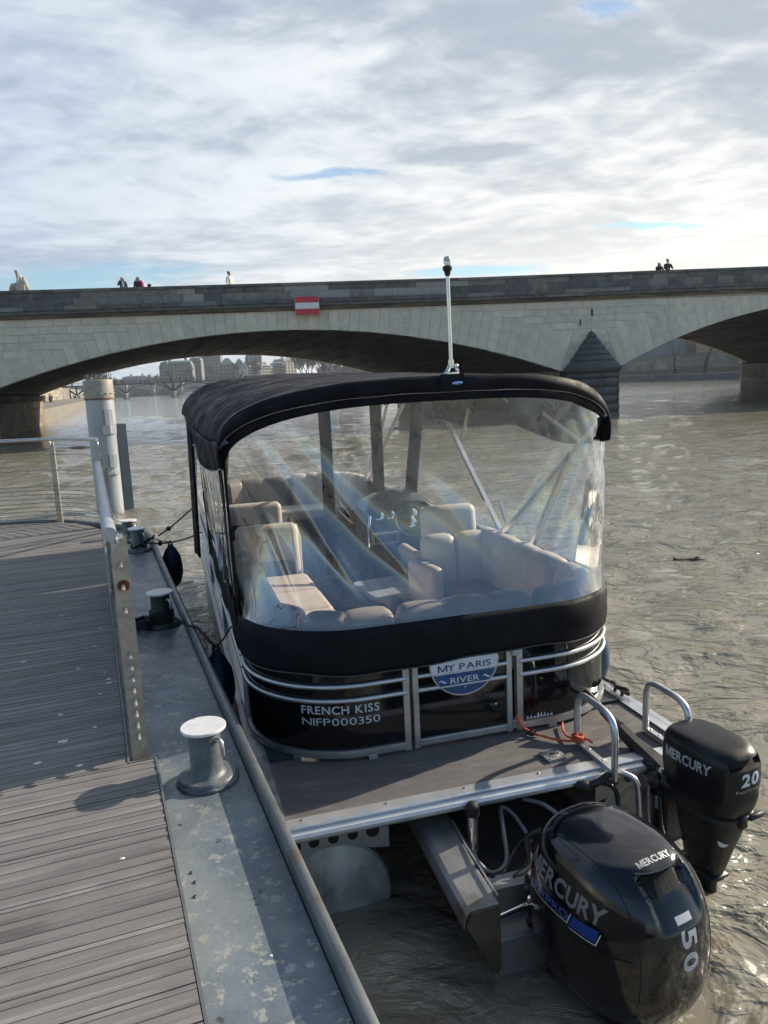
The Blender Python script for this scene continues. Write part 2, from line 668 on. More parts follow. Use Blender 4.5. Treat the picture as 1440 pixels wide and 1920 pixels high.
# =================================================================== STONE BRIDGE
STONE = mat('pale grey limestone', (0.62, 0.56, 0.475), 0.85, 0, 0.10, 0.9, 0.25, 18, spots=[((0.36, 0.335, 0.29), 0.8, 0.58, 0.22, (1.2, 1.2, 0.16)), ((0.45, 0.40, 0.32), 0.35, 0.55, 0.2)], col2=(0.56, 0.51, 0.435), thr=(0.45, 0.7))
STONE_B = mat('warm limestone', (0.66, 0.60, 0.505), 0.85, 0, 0.13, 1.1, 0.25, 18, spots=[((0.36, 0.335, 0.29), 0.8, 0.58, 0.22, (1.2, 1.2, 0.16)), ((0.45, 0.40, 0.32), 0.35, 0.55, 0.2)])
STONE_C = mat('cool grey limestone', (0.58, 0.53, 0.455), 0.85, 0, 0.15, 1.0, 0.25, 18, spots=[((0.36, 0.335, 0.29), 0.8, 0.58, 0.22, (1.2, 1.2, 0.16)), ((0.45, 0.40, 0.32), 0.35, 0.55, 0.2)])
SOOT = mat('blackened stone', (0.098, 0.100, 0.102), 0.85, 0, 0.30, 1.2, 0.3, 14, col2=(0.15, 0.146, 0.14), thr=(0.48, 0.72))
SOOT_B = mat('grey weathered stone', (0.185, 0.178, 0.168), 0.85, 0, 0.25, 1.5, 0.3, 14)
NEWST = mat('new pale stone', (0.30, 0.285, 0.28), 0.8, 0, 0.10, 1.5, 0.2, 18)
MOULD = mat('brown weathered moulding', (0.13, 0.105, 0.075), 0.9, 0, 0.45, 1.6, 0.4, 9, col2=(0.05, 0.045, 0.04), thr=(0.42, 0.6), stretch=(0.35, 1, 2.5))
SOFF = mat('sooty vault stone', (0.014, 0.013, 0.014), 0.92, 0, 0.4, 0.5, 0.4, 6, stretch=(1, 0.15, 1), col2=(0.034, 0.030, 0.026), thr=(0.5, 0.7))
JOINT = mat('dark mortar', (0.50, 0.455, 0.385), 0.95, 0, 0.2, 2)
BROWNST = mat('brown river stone', (0.20, 0.165, 0.115), 0.88, 0, 0.28, 1.0, 0.4, 10, col2=(0.12, 0.105, 0.08), thr=(0.45, 0.65))
BROWNST_B = mat('ochre river stone', (0.27, 0.215, 0.14), 0.88, 0, 0.25, 1.0, 0.4, 10)
WETST = mat('dark wet stone', (0.060, 0.066, 0.072), 0.55, 0, 0.25, 1.4, 0.35, 9)

bridge = thing('stone_bridge', 'long stone arch bridge with dark parapet spanning the brown river', 'bridge', (0, 49, 0), R(8))
BRM = Matrix.Translation((0, 49, 0)) @ Matrix.Rotation(R(8), 4, 'Z')


def bw(s, t, z):
    return BRM @ Vector((s, t, z))


ARCH = {0: (-6.0, 18.0, 6.07, 3.25, 2.0), 1: (34.0, 18.0, 6.80, 3.9, 2.3)}
SKEW = -5.5 / 33.0
BW_ = 33.0


def arch_z(k, s):
    sc, hs, zc, rr, p = ARCH[k]
    return zc - rr * (min(abs(s - sc), hs) / hs) ** p


ZT = 7.2
PW = 0.62


def lean_s(k, d, z):
    """s of the joint that starts at distance d from the crown, at height z"""
    sc = ARCH[k][0]
    z0 = arch_z(k, sc + d)
    return sc + d + (z - z0) * math.tan(R(20) * d / 18.0)


def poly_block(name, pts, y0, y1, m):
    """stone with its face outline pts (s, z), from y0 (front) to y1"""
    b = MB()
    cx = sum(p[0] for p in pts) / len(pts)
    cz = sum(p[1] for p in pts) / len(pts)
    e = 0.006
    inn = [(x + (cx - x) * 0.0, z) for x, z in pts]
    b.ring([[(x, y0 + 0.02, z) for x, z in inn], [(x, y1, z) for x, z in inn]], True, False)
    sm = [(x + (e if x < cx else -e), z + (e if z < cz else -e)) for x, z in pts]
    b.ring([[(x, y0, z) for x, z in sm], [(x, y0 + 0.02, z) for x, z in inn]], True, False)
    b._faces([(x, y0, z) for x, z in sm], [tuple(range(len(sm)))])
    return b.build(name, m, bridge, 0)


rb = random.Random(11)
ROOFS = {}


def pick(a=0.5):
    v = rb.random()
    return STONE if v < 0.5 else (STONE_B if v < 0.75 else STONE_C)


def arch_stones(k, side, d_start, stepn, dmax, s_end):
    """voussoirs of one half arch and the courses that step up beside them"""
    i0 = int(round(d_start / PW))
    nmax = int(dmax / PW)
    sc = ARCH[k][0]
    for i in range(nmax):
        d0, d1 = side * i * PW, side * (i + 1) * PW
        if min(abs(d0), abs(d1)) > ARCH[k][1] - 0.1:
            break
        kk = 0 if i < i0 else (i - i0) // stepn + 1
        zt = ZT - 0.44 * kk
        zb0, zb1 = arch_z(k, sc + d0), arch_z(k, sc + d1)
        if zt - max(zb0, zb1) < 0.25:
            zt = max(zb0, zb1) + 0.3
        g = 0.005 * side
        pts = [(sc + d0 + g, zb0), (sc + d1 - g, zb1), (lean_s(k, d1, zt) - g, zt - 0.008), (lean_s(k, d0, zt) + g, zt - 0.008)]
        poly_block('voussoir', pts, rb.uniform(-0.008, 0.008), 0.45, pick())
    # courses
    j = 0
    while True:
        i = i0 + j * stepn
        zt = ZT - 0.44 * j
        zb = zt - 0.44
        d = side * i * PW
        if abs(d) > ARCH[k][1] + 3.0 or zb < 2.9:
            break
        if abs(d) < ARCH[k][1]:
            s_t, s_b = lean_s(k, d, zt), lean_s(k, d, zb)
        else:
            s_t, s_b = lean_s(k, side * ARCH[k][1], zt), lean_s(k, side * ARCH[k][1], zb)
        first = True
        a_t, a_b = s_t, s_b
        L = abs(s_end - s_t)
        nblk = max(1, int(round(L / 1.5)))
        for q in range(nblk):
            f1 = (q + 1) / nblk
            off = 0.0 if q == nblk - 1 else (0.35 if j % 2 else -0.2) * side
            b_t = s_t + (s_end - s_t) * f1 + off
            g = 0.005 * side
            pts = [(a_b + g, zb + 0.008), (b_t - g, zb + 0.008), (b_t - g, zt - 0.008), (a_t + g, zt - 0.008)]
            if abs(b_t - max(a_t, a_b, key=abs)) > 0.05:
                poly_block('stone_block', pts, rb.uniform(-0.008, 0.008), 0.45, pick())
            a_t = a_b = b_t
        j += 1


arch_stones(0, -1, 6.8, 3, 18, -33.0)
arch_stones(0, 1, 11.2, 3, 18, 14.1)
arch_stones(1, -1, 13.6, 2, 18, 14.1)
arch_stones(1, 1, 13.6, 2, 7, 56.0)

# core behind the face stones: dark mortar shows in the joints
core = MB()


def arch_outline(shift=0.0):
    top = [(-33 + shift, ZT), (60 + shift, ZT)]
    lo = []
    for k, (a, b) in ((1, (52, 16)), (0, (12, -24))):
        for i in range(41):
            s = a + (b - a) * i / 40
            lo.append((s + shift, arch_z(k, s)))
    return [(60 + shift, 2.9)] + lo + [(-33 + shift, 2.9)] + [top[0], top[1]]


ol = arch_outline()
core.ring([[(x, 0.03, z) for x, z in ol], [(x, 0.6, z) for x, z in ol]], True, True)
ol2 = arch_outline(-5.5)
core.ring([[(x, BW_ - 0.6, z) for x, z in ol2], [(x, BW_, z) for x, z in ol2]], True, True)
core.box((8, BW_ / 2, 7.45), (116, BW_ - 0.2, 0.5))
core.build('bridge_core', JOINT, bridge, 0)

# vaults: long stone strips running through under the deck
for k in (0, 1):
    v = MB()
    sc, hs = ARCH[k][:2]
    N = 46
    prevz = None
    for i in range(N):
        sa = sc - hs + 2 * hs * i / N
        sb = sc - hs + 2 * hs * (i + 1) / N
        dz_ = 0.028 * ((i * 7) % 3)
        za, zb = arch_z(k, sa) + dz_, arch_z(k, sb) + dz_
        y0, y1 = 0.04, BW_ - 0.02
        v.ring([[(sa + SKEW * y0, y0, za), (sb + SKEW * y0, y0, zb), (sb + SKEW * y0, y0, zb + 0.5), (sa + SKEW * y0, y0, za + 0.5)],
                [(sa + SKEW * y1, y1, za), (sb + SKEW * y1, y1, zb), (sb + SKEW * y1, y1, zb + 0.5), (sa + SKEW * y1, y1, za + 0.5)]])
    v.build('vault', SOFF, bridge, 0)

# cornice, moulding, parapet
def par_z(s):
    return 8.82 + (0.0085 * (s - 6) if s > 6 else 0.0)


def row(name, z0, z1, y0, y1, lens, mats_fn, s0=-34.0, s1=60.0, gap=0.012):
    s = s0
    i = 0
    while s < s1:
        L = lens * (0.8 + 0.45 * rb.random())
        e = min(s + L, s1)
        dz0, dz1 = par_z(s) - 8.82, par_z(e) - 8.82
        b = MB()
        g = gap / 2
        b.ring([[(s + g, y0, z0 + dz0 + g), (s + g, y1, z0 + dz0 + g), (s + g, y1, z1 + dz0 - g), (s + g, y0, z1 + dz0 - g)],
                [(e - g, y0, z0 + dz1 + g), (e - g, y1, z0 + dz1 + g), (e - g, y1, z1 + dz1 - g), (e - g, y0, z1 + dz1 - g)]])
        b.build(name, mats_fn(s, e, i), bridge, 0)
        s = e
        i += 1


def m_coping(s, e, i):
    return SOOT_B if rb.random() < 0.3 else SOOT


PALE1 = [(-12.3, -10.3), (-4.9, -2.4), (3.0, 6.0)]
PALE2 = [(-11.8, -9.8), (-5.2, -2.0), (-0.7, 0.6), (1.6, 4.6), (13.4, 13.9)]


def m_row1(s, e, i):
    c = (s + e) / 2
    if any(a < c < b for a, b in PALE1):
        return NEWST
    if -18 < c < -12.3:
        return SOOT_B
    return SOOT if rb.random() < 0.75 else SOOT_B


def m_row2(s, e, i):
    c = (s + e) / 2
    if any(a < c < b for a, b in PALE2):
        return NEWST
    if -18 < c < -13:
        return SOOT_B
    return SOOT if rb.random() < 0.72 else SOOT_B


def m_corn(s, e, i):
    return SOOT if rb.random() < 0.8 else SOOT_B


row('coping_stone', 8.65, 8.82, -0.30, 0.12, 2.6, m_coping)
row('parapet_block', 8.33, 8.65, -0.22, 0.06, 1.3, m_row1)
row('parapet_block', 7.86, 8.33, -0.22, 0.06, 1.25, m_row2)
row('cornice_stone', 7.62, 7.86, -0.42, 0.06, 2.2, m_corn)
row('cornice_stone', 7.42, 7.62, -0.34, 0.06, 2.2, m_corn)
row('moulding_stone', 7.20, 7.42, -0.18, 0.06, 2.4, lambda s, e, i: MOULD)
pc = MB()
pc.ring([[(s_, y_, z_ + par_z(s_) - 8.82) for y_, z_ in ((0.058, 7.3), (0.115, 7.3), (0.115, 8.70), (0.058, 8.70))] for s_ in (-34, 6, 60)])
pc.build('parapet_core', JOINT, bridge, 0)
back = MB()
back.box((12, BW_ - 0.2, 8.2), (92, 0.4, 1.15))
back.build('far_parapet', SOOT_B, bridge, 0)
pv = MB()
pv.box((12, BW_ / 2, 7.74), (92, BW_ - 0.9, 0.05))
pv.build('bridge_pavement', SOOT_B, bridge, 0)
# rain pipes and small rust marks on the spandrel over the pier
for c_, s_ in (((14.15, -0.03, 6.45), (0.10, 0.06, 0.42)), ((13.35, -0.03, 5.85), (0.07, 0.05, 0.40))):
    pp = MB(); pp.box(c_, s_); pp.build('drain_outlet', BLACKP, bridge, 0)


def stone_courses(parent, name, fn_pt, length, zs, blk, mats, depth=0.25, jit=0.012):
    """blocks over a wall: fn_pt(u, z, out) gives the point"""
    for r_, (z0, z1) in enumerate(zs):
        u = -0.5 * blk if r_ % 2 else 0.0
        while u < length - 0.01:
            L = blk * (0.85 + 0.3 * rb.random())
            a, e = max(u, 0), min(u + L, length)
            u += L
            if e - a < 0.15:
                continue
            g = 0.012
            o = rb.uniform(0, jit)
            b = MB()
            q = [(a + g, z0 + g), (e - g, z0 + g), (e - g, z1 - g), (a + g, z1 - g)]
            b.ring([[fn_pt(x, z, -depth) for x, z in q], [fn_pt(x, z, o) for x, z in q]])
            b.build(name, mats(), parent, 0)


# left abutment: wall under the vault from the near face to beyond the far face
def left_wall(u, z, out):
    y = u
    return (-24.0 + SKEW * y + 0.35 + out, y, z)


def bmat():
    v = rb.random()
    return BROWNST if v < 0.6 else (BROWNST_B if v < 0.8 else SOOT_B)


stone_courses(bridge, 'abutment_block', left_wall, 33.6, [(-0.4, 0.35), (0.35, 1.05), (1.05, 1.75), (1.75, 2.35)], 2.3, bmat)
led = MB()
led.ring([[left_wall(-0.3, z, o) for z, o in ((2.36, -0.3), (2.36, 0.18), (2.62, 0.26), (2.86, 0.26), (2.86, -0.3))],
          [left_wall(33.9, z, o) for z, o in ((2.36, -0.3), (2.36, 0.18), (2.62, 0.26), (2.86, 0.26), (2.86, -0.3))]])
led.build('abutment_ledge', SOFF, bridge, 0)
ab = MB()
q = [(-24.2, -0.4), (-24.2 + SKEW * 33.5 , 33.4), (-40, 33.4), (-40, -0.4)]
ab.prism(q, -0.5, 2.9)
ab.build('abutment', BROWNST, bridge, 0)
# sunlit end of the abutment, turned up river
stone_courses(bridge, 'abutment_block', lambda u, z, o: (-29.6 - u, 33.5 + o, z), 5.5,
              [(-0.4, 0.35), (0.35, 1.05), (1.05, 1.75), (1.75, 2.35), (2.35, 2.9)], 1.4, lambda: BROWNST_B if rb.random() < 0.6 else BROWNST)

# middle pier with a round stepped cutwater
PIER_C = 14.1
pb_ = MB()
pb_.ring([[(12.05, 0.3, z), (16.15, 0.3, z), (16.15 + SKEW * 32.6, 32.9, z), (12.05 + SKEW * 32.6, 32.9, z)] for z in (-0.5, 3.1)])
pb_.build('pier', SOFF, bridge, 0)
stone_courses(bridge, 'pier_block', lambda u, z, o: (12.05 + SKEW * (u + 0.3) - o, 0.3 + u, z), 32, [(0.4, 1.3), (1.3, 2.2), (2.2, 2.95)], 2.6, lambda: BROWNST if rb.random() < 0.7 else SOOT_B)
stone_courses(bridge, 'pier_block', lambda u, z, o: (16.15 + SKEW * (u + 0.3) + o, 0.3 + u, z), 32, [(0.4, 1.3), (1.3, 2.2), (2.2, 2.95)], 2.6, lambda: BROWNST if rb.random() < 0.7 else SOOT_B)


def half_ring(r, z, n=18, y0=0.25, cy=0.0):
    pts = [(PIER_C + r, y0, z)]
    for i in range(n + 1):
        a = -PI * i / n
        pts.append((PIER_C + r * math.cos(a), cy + 1.08 * r * math.sin(a), z))
    pts.append((PIER_C - r, y0, z))
    return pts


zz = [-0.5, 0.12, 0.66, 1.20, 1.74, 2.28, 2.62]
for i in range(len(zz) - 1):
    for seg in range(4):
        b = MB()
        a0, a1 = -PI * seg / 4 - 0.008, -PI * (seg + 1) / 4 + 0.008
        r0 = 1.72 + rb.uniform(-0.012, 0.012)

        def arc(r, z):
            return [(PIER_C + r * math.cos(a0 + (a1 - a0) * t / 6), 1.08 * r * math.sin(a0 + (a1 - a0) * t / 6), z) for t in range(7)]
        z0, z1 = zz[i], zz[i + 1]
        secs = []
        for r_, z_ in ((r0 - 0.05, z0 + 0.01), (r0, z0 + 0.06), (r0, z1 - 0.06), (r0 - 0.05, z1 - 0.01)):
            secs.append(arc(r_, z_) + arc(r_ - 0.5, z_)[::-1])
        b.ring(secs)
        b.build('cutwater_block', WETST, bridge, 50)
b = MB()
b.ring([half_ring(r, z) for r, z in ((1.68, 2.60), (1.82, 2.72), (1.88, 2.82), (1.88, 2.98), (1.76, 3.06))])
b.build('cutwater_cornice', WETST, bridge, 50)
ncap = 6
for i in range(ncap):
    f0, f1 = i / ncap, (i + 1) / ncap
    ra, rb_ = 1.66 * (1 - f0), 1.66 * (1 - f1)
    za, zb = 3.06 + 2.25 * f0, 3.06 + 2.25 * f1
    b = MB()
    b.ring([half_ring(ra + 0.05, za), half_ring(ra + 0.05, za + 0.06), half_ring(max(rb_, 0.02), zb)])
    b.build('cutwater_cap_stone', WETST, bridge, 50)

# far right pier of the second arch
pr = MB()
pr.ring([[(51.9, 0.2, z), (58, 0.2, z), (58 + SKEW * 33, 33.2, z), (51.9 + SKEW * 33, 33.2, z)] for z in (-0.5, 3.0)])
pr.build('pier', SOFF, bridge, 0)
stone_courses(bridge, 'pier_block', lambda u, z, o: (51.9 + SKEW * (u + 0.2) - o - 0.02, 0.2 + u, z), 33, [(-0.4, 0.5), (0.5, 1.3), (1.3, 2.1), (2.1, 2.75)], 2.4, lambda: BROWNST if rb.random() < 0.7 else SOOT_B)
cw = MB()
cw.lathe([(2.3, -0.5), (2.3, 2.55), (2.55, 2.7), (2.55, 2.95), (1.6, 4.0)], 20, Matrix.Translation((49.0, 33.3, 0)))
cw.build('cutwater', BROWNST, bridge, 50)

# no-entry board hung on the bridge
RED = mat('red painted board', (0.52, 0.035, 0.06), 0.5, 0, 0.08, 6)
WHT = mat('white painted board', (0.70, 0.71, 0.73), 0.5, 0, 0.05, 6)
GREYP = mat('grey painted metal', (0.33, 0.34, 0.36), 0.5, 0.2, 0.1, 6)
sg = thing('navigation_sign', 'red board with a white bar hung over the arch crown', 'sign', bw(-4.17, -0.62, 6.85), R(8))
b = MB(); b.box((0, 0.04, 0.55), (1.48, 0.10, 1.14)); b.build('sign_back', GREYP, sg, 0)
for z, h, m in ((0.19, 0.36, RED), (0.55, 0.36, WHT), (0.91, 0.36, RED)):
    b = MB(); b.box((0, -0.03, z), (1.40, 0.035, h - 0.006)); b.build('sign_stripe', m, sg, 0)
for x in (-0.5, 0.5):
    b = MB(); b.box((x, 0.30, 0.55), (0.06, 0.44, 0.06)); b.build('sign_bracket', GREYP, sg, 0)


# =================================================================== PEOPLE
SKIN = mat('skin', (0.45, 0.28, 0.20), 0.6)
def skin_mesh(joints, edges, root, m, scale=1.0, sub=1):
    names = list(joints)
    me = bpy.data.meshes.new('skin')
    me.from_pydata([Vector(joints[n][0]) * scale for n in names], [(names.index(a), names.index(b)) for a, b in edges], [])
    ob = bpy.data.objects.new('skin', me)
    COL.objects.link(ob)
    mo = ob.modifiers.new('skin', 'SKIN')
    mo.use_smooth_shade = True
    for i, n in enumerate(names):
        r_ = joints[n][1]
        if not isinstance(r_, tuple):
            r_ = (r_, r_)
        me.skin_vertices[0].data[i].radius = (r_[0] * scale, r_[1] * scale)
        me.skin_vertices[0].data[i].use_root = (n == root)
    s_ = ob.modifiers.new('sub', 'SUBSURF')
    s_.levels = s_.render_levels = sub
    dg = bpy.context.evaluated_depsgraph_get()
    out_ = bpy.data.meshes.new_from_object(ob.evaluated_get(dg))
    bpy.data.objects.remove(ob)
    bpy.data.meshes.remove(me)
    out_.materials.clear()
    out_.materials.append(m)
    out_.polygons.foreach_set('use_smooth', [True] * len(out_.polygons))
    return out_


def person(label, loc, face, top, legs, hair, hh=1.68, arms='down', long_hair=False, group=None, stride=0.0, bag=None):
    """standing figure looking along +Y of its own frame"""
    k = hh / 1.72
    J = {
        'pelvis': ((0, 0, 0.95), (0.155, 0.105)), 'waist': ((0, 0.0, 1.08), (0.135, 0.095)), 'chest': ((0, 0.0, 1.29), (0.165, 0.11)),
        'collar': ((0, -0.005, 1.42), (0.10, 0.075)), 'neck': ((0, 0.005, 1.50), 0.055), 'head0': ((0, 0.015, 1.575), (0.068, 0.078)),
        'head1': ((0, 0.015, 1.655), (0.074, 0.09)), 'head2': ((0, 0.005, 1.71), (0.045, 0.055)),
        'nose': ((0, 0.105, 1.60), 0.014),
    }
    E = [('pelvis', 'waist'), ('waist', 'chest'), ('chest', 'collar'), ('collar', 'neck'), ('neck', 'head0'), ('head0', 'head1'), ('head1', 'head2'), ('head0', 'nose')]
    for s, nm in ((-1, 'l'), (1, 'r')):
        J['hip' + nm] = ((0.09 * s, 0, 0.88), 0.09)
        J['knee' + nm] = ((0.095 * s, 0.03 + stride * s * 0.5, 0.49), 0.062)
        J['ank' + nm] = ((0.10 * s, -0.02 + stride * s, 0.09), 0.042)
        J['toe' + nm] = ((0.11 * s, 0.14 + stride * s, 0.035), 0.036)
        E += [('pelvis', 'hip' + nm), ('hip' + nm, 'knee' + nm), ('knee' + nm, 'ank' + nm), ('ank' + nm, 'toe' + nm)]
        J['sh' + nm] = ((0.18 * s, 0, 1.39), 0.062)
        if arms == 'camera' or (arms == 'one' and s > 0):
            J['el' + nm] = ((0.27 * s, 0.12, 1.19), 0.046)
            J['wr' + nm] = ((0.10 * s, 0.25, 1.50), 0.032)
            J['ha' + nm] = ((0.06 * s, 0.25, 1.57), 0.035)
        elif arms == 'lean':
            J['el' + nm] = ((0.27 * s, 0.10, 1.14), 0.046)
            J['wr' + nm] = ((0.16 * s, 0.34, 1.10), 0.032)
            J['ha' + nm] = ((0.10 * s, 0.40, 1.10), 0.035)
        else:
            J['el' + nm] = ((0.25 * s, -0.03, 1.12), 0.046)
            J['wr' + nm] = ((0.24 * s, 0.08, 0.90), 0.032)
            J['ha' + nm] = ((0.23 * s, 0.11, 0.81), 0.036)
        E += [('collar', 'sh' + nm), ('sh' + nm, 'el' + nm), ('el' + nm, 'wr' + nm), ('wr' + nm, 'ha' + nm)]
    t = thing('person', label, 'person', loc, face, group)
    obj_from(skin_mesh(J, E, 'pelvis', SKIN, k), 'body', t)

    def sub_(keys, grow):
        jj = {n: (J[n][0], tuple(x * grow + 0.012 for x in (J[n][1] if isinstance(J[n][1], tuple) else (J[n][1],) * 2))) for n in keys}
        ee = [(a, b) for a, b in E if a in jj and b in jj]
        return jj, ee
    jj, ee = sub_(['pelvis', 'waist', 'chest', 'collar', 'shl', 'shr', 'ell', 'elr', 'wrl', 'wrr'], 1.16)
    obj_from(skin_mesh(jj, ee, 'pelvis', top, k), 'jacket', t)
    jj, ee = sub_(['pelvis', 'hipl', 'hipr', 'kneel', 'kneer', 'ankl', 'ankr'], 1.08)
    obj_from(skin_mesh(jj, ee, 'pelvis', legs, k), 'trousers', t)
    H = {'a': ((0, -0.03, 1.715), (0.062, 0.075)), 'b': ((0, -0.055, 1.65), (0.086, 0.075)), 'c': ((0, -0.07, 1.57), (0.078, 0.05))}
    HE = [('a', 'b'), ('b', 'c')]
    if long_hair:
        H['d'] = ((0, -0.075, 1.46), (0.10, 0.05)); H['e'] = ((0, -0.08, 1.33), (0.09, 0.035))
        HE += [('c', 'd'), ('d', 'e')]
        for s, nm in ((-1, 'l'), (1, 'r')):
            H['f' + nm] = ((0.085 * s, 0.02, 1.58), 0.03); H['g' + nm] = ((0.10 * s, 0.05, 1.44), 0.034); H['h' + nm] = ((0.10 * s, 0.08, 1.32), 0.022)
            HE += [('b', 'f' + nm), ('f' + nm, 'g' + nm), ('g' + nm, 'h' + nm)]
    obj_from(skin_mesh(H, HE, 'b', hair, k), 'hair', t)
    return t


HAIR_D = mat('dark hair', (0.018, 0.014, 0.013), 0.6)
C_TEAL = mat('dark green coat', (0.012, 0.035, 0.035), 0.8, 0, 0.2, 10)
C_PALE = mat('pale blue shirt', (0.20, 0.36, 0.42), 0.8, 0, 0.1, 10)
C_PINK = mat('bright pink coat', (0.55, 0.03, 0.13), 0.75, 0, 0.1, 10)
C_BLK = mat('black coat', (0.014, 0.015, 0.020), 0.8, 0, 0.2, 10)
C_CREAM = mat('cream jacket', (0.82, 0.78, 0.70), 0.8, 0, 0.1, 10)
C_JEAN = mat('dark trousers', (0.02, 0.022, 0.03), 0.8, 0, 0.2, 10)
p1 = person('person in a dark green coat raising both hands to the face beside the pink coat', bw(-15.0, 0.75, 7.90), R(188 + 10), C_TEAL, C_JEAN, HAIR_D, 1.66, 'one', True)
b = MB(); b.sphere((0, 0.10, 1.20), (0.085, 0.065, 0.2), 10, 8); b.build('shirt_front', C_PALE, p1)
p2 = person('person with long dark hair and a pink coat sleeve above the dark parapet', bw(-14.1, 0.75, 7.90), R(188 - 8), C_BLK, C_JEAN, HAIR_D, 1.66, 'down', True)
b = MB(); b.tube([(-0.17, -0.02, 1.40), (-0.25, -0.02, 1.20), (-0.27, 0.02, 0.98)], [0.085, 0.10, 0.11], 10); b.build('sleeve', C_PINK, p2)
person('person in a cream jacket walking alone left of the striped board', bw(-8.7, 0.9, 7.93), R(-120), C_CREAM, C_JEAN, HAIR_D, 1.78, 'down', False, None, 0.12)
person('taller person in black at the parapet above the right arch', bw(19.75, 0.8, 7.95), R(188), C_BLK, C_JEAN, HAIR_D, 1.80, 'lean', False)
person('shorter person in black close beside the taller one above the right arch', bw(19.15, 0.8, 7.95), R(188), C_BLK, C_JEAN, HAIR_D, 1.62, 'lean', True)
b = MB(); b.sphere((0, 0, 0.16), (0.16, 0.14, 0.16), 10, 8); b.sphere((0.14, 0, 0.22), (0.07, 0.07, 0.06), 8, 6); b.sphere((-0.04, 0.02, 0.33), (0.05, 0.06, 0.05), 8, 6)
bagm = b.build('bag', C_BLK); bagm.location = bw(-13.35, -0.05, par_z(-13.3) - 0.17)
tag(bagm, 'small dark bag resting on the parapet right of the pink coat', 'bag')
bagm.location = bw(-13.35, -0.08, 8.82)
bagm.scale = (0.75, 0.75, 0.55)

# seated stone figure at the far corner of the bridge
STAT = mat('statue stone', (0.36, 0.34, 0.32), 0.85, 0, 0.2, 2, 0.3, 12)
statue = thing('statue', 'seated draped stone figure on a plinth at the left bridge end', 'statue', (0, 0, 0), R(8))
statue.location = Vector((-36.9, 83.2, 7.2))
b = MB(); b.box((0, 0, 3.1), (2.3, 1.8, 6.2), None, 0.05); b.box((0, 0, 6.26), (2.6, 2.1, 0.2), None, 0.03); b.build('plinth', STAT, statue, 30)
K = 1.75
J = {'pelvis': ((0.18, 0, 0.42), (0.17, 0.16)), 'waist': ((0.18, 0, 0.60), (0.18, 0.16)), 'chest': ((0.12, 0, 0.82), (0.21, 0.18)), 'collar': ((0.06, 0, 0.98), 0.15),
     'neck': ((0.0, 0, 1.07), 0.085), 'head0': ((-0.04, 0, 1.15), (0.105, 0.10)), 'head1': ((-0.04, 0, 1.24), (0.12, 0.115)), 'head2': ((-0.03, 0, 1.31), (0.11, 0.10)),
     'nose': ((-0.13, 0, 1.20), 0.018)}
E = [('pelvis', 'waist'), ('waist', 'chest'), ('chest', 'collar'), ('collar', 'neck'), ('neck', 'head0'), ('head0', 'head1'), ('head1', 'head2'), ('head0', 'nose')]
for s, nm in ((-1, 'l'), (1, 'r')):
    J['hip' + nm] = ((0.08, 0.12 * s, 0.40), 0.12); J['knee' + nm] = ((-0.36, 0.14 * s, 0.46), 0.10); J['ank' + nm] = ((-0.44, 0.14 * s, 0.06), 0.07); J['toe' + nm] = ((-0.58, 0.15 * s, 0.04), 0.045)
    J['sh' + nm] = ((0.06, 0.19 * s, 0.94), 0.075); J['el' + nm] = ((0.06, 0.26 * s, 0.68), 0.055); J['wr' + nm] = ((-0.08, 0.22 * s, 0.50), 0.04); J['ha' + nm] = ((-0.17, 0.20 * s, 0.50), 0.045)
    E += [('pelvis', 'hip' + nm), ('hip' + nm, 'knee' + nm), ('knee' + nm, 'ank' + nm), ('ank' + nm, 'toe' + nm), ('collar', 'sh' + nm), ('sh' + nm, 'el' + nm), ('el' + nm, 'wr' + nm), ('wr' + nm, 'ha' + nm)]
fo = obj_from(skin_mesh(J, E, 'pelvis', STAT, K), 'figure', statue, (0, 0, 6.36))
D = {'a': ((0.20, 0, 0.90), (0.10, 0.20)), 'b': ((0.33, 0, 0.55), (0.13, 0.24)), 'c': ((0.38, 0, 0.06), (0.16, 0.28)), 'd': ((0.0, 0, 0.30), (0.22, 0.24)), 'e': ((-0.36, 0, 0.34), (0.13, 0.22)), 'f': ((-0.50, 0, 0.04), (0.12, 0.20))}
obj_from(skin_mesh(D, [('a', 'b'), ('b', 'c'), ('b', 'd'), ('d', 'e'), ('e', 'f')], 'b', STAT, K), 'drapery', statue, (0, 0, 6.36))
b = MB(); b.box((0.15, 0, 0.22), (0.5, 0.5, 0.4), Matrix.Scale(K, 4), 0.05); o = b.build('stone_seat', STAT, statue, 30); o.location = (0, 0, 6.36)

# =================================================================== BANKS AND FAR SCENERY
ORD = ['first', 'second', 'third', 'fourth', 'fifth', 'sixth', 'seventh', 'eighth', 'ninth', 'tenth']
RIV = R(18.5)                                  # the river runs away at this angle to the left
RD = Vector((-math.sin(RIV), math.cos(RIV), 0))
RU = Vector((math.cos(RIV), math.sin(RIV), 0))
QUAY = mat('quay paving', (0.20, 0.185, 0.16), 0.9, 0, 0.2, 0.5)
WALLST = mat('pale quay wall stone', (0.26, 0.24, 0.21), 0.9, 0, 0.25, 0.25, 0.3, 3, col2=(0.15, 0.145, 0.13), thr=(0.42, 0.60), stretch=(1, 1, 0.7), spots=[((0.07, 0.07, 0.065), 0.5, 0.55, 0.15, (1, 1, 0.25)), ((0.40, 0.38, 0.34), 0.6, 0.62, 0.08)])
WALLST_B = mat('ochre quay wall stone', (0.33, 0.28, 0.20), 0.9, 0, 0.2, 0.3, 0.3, 3)
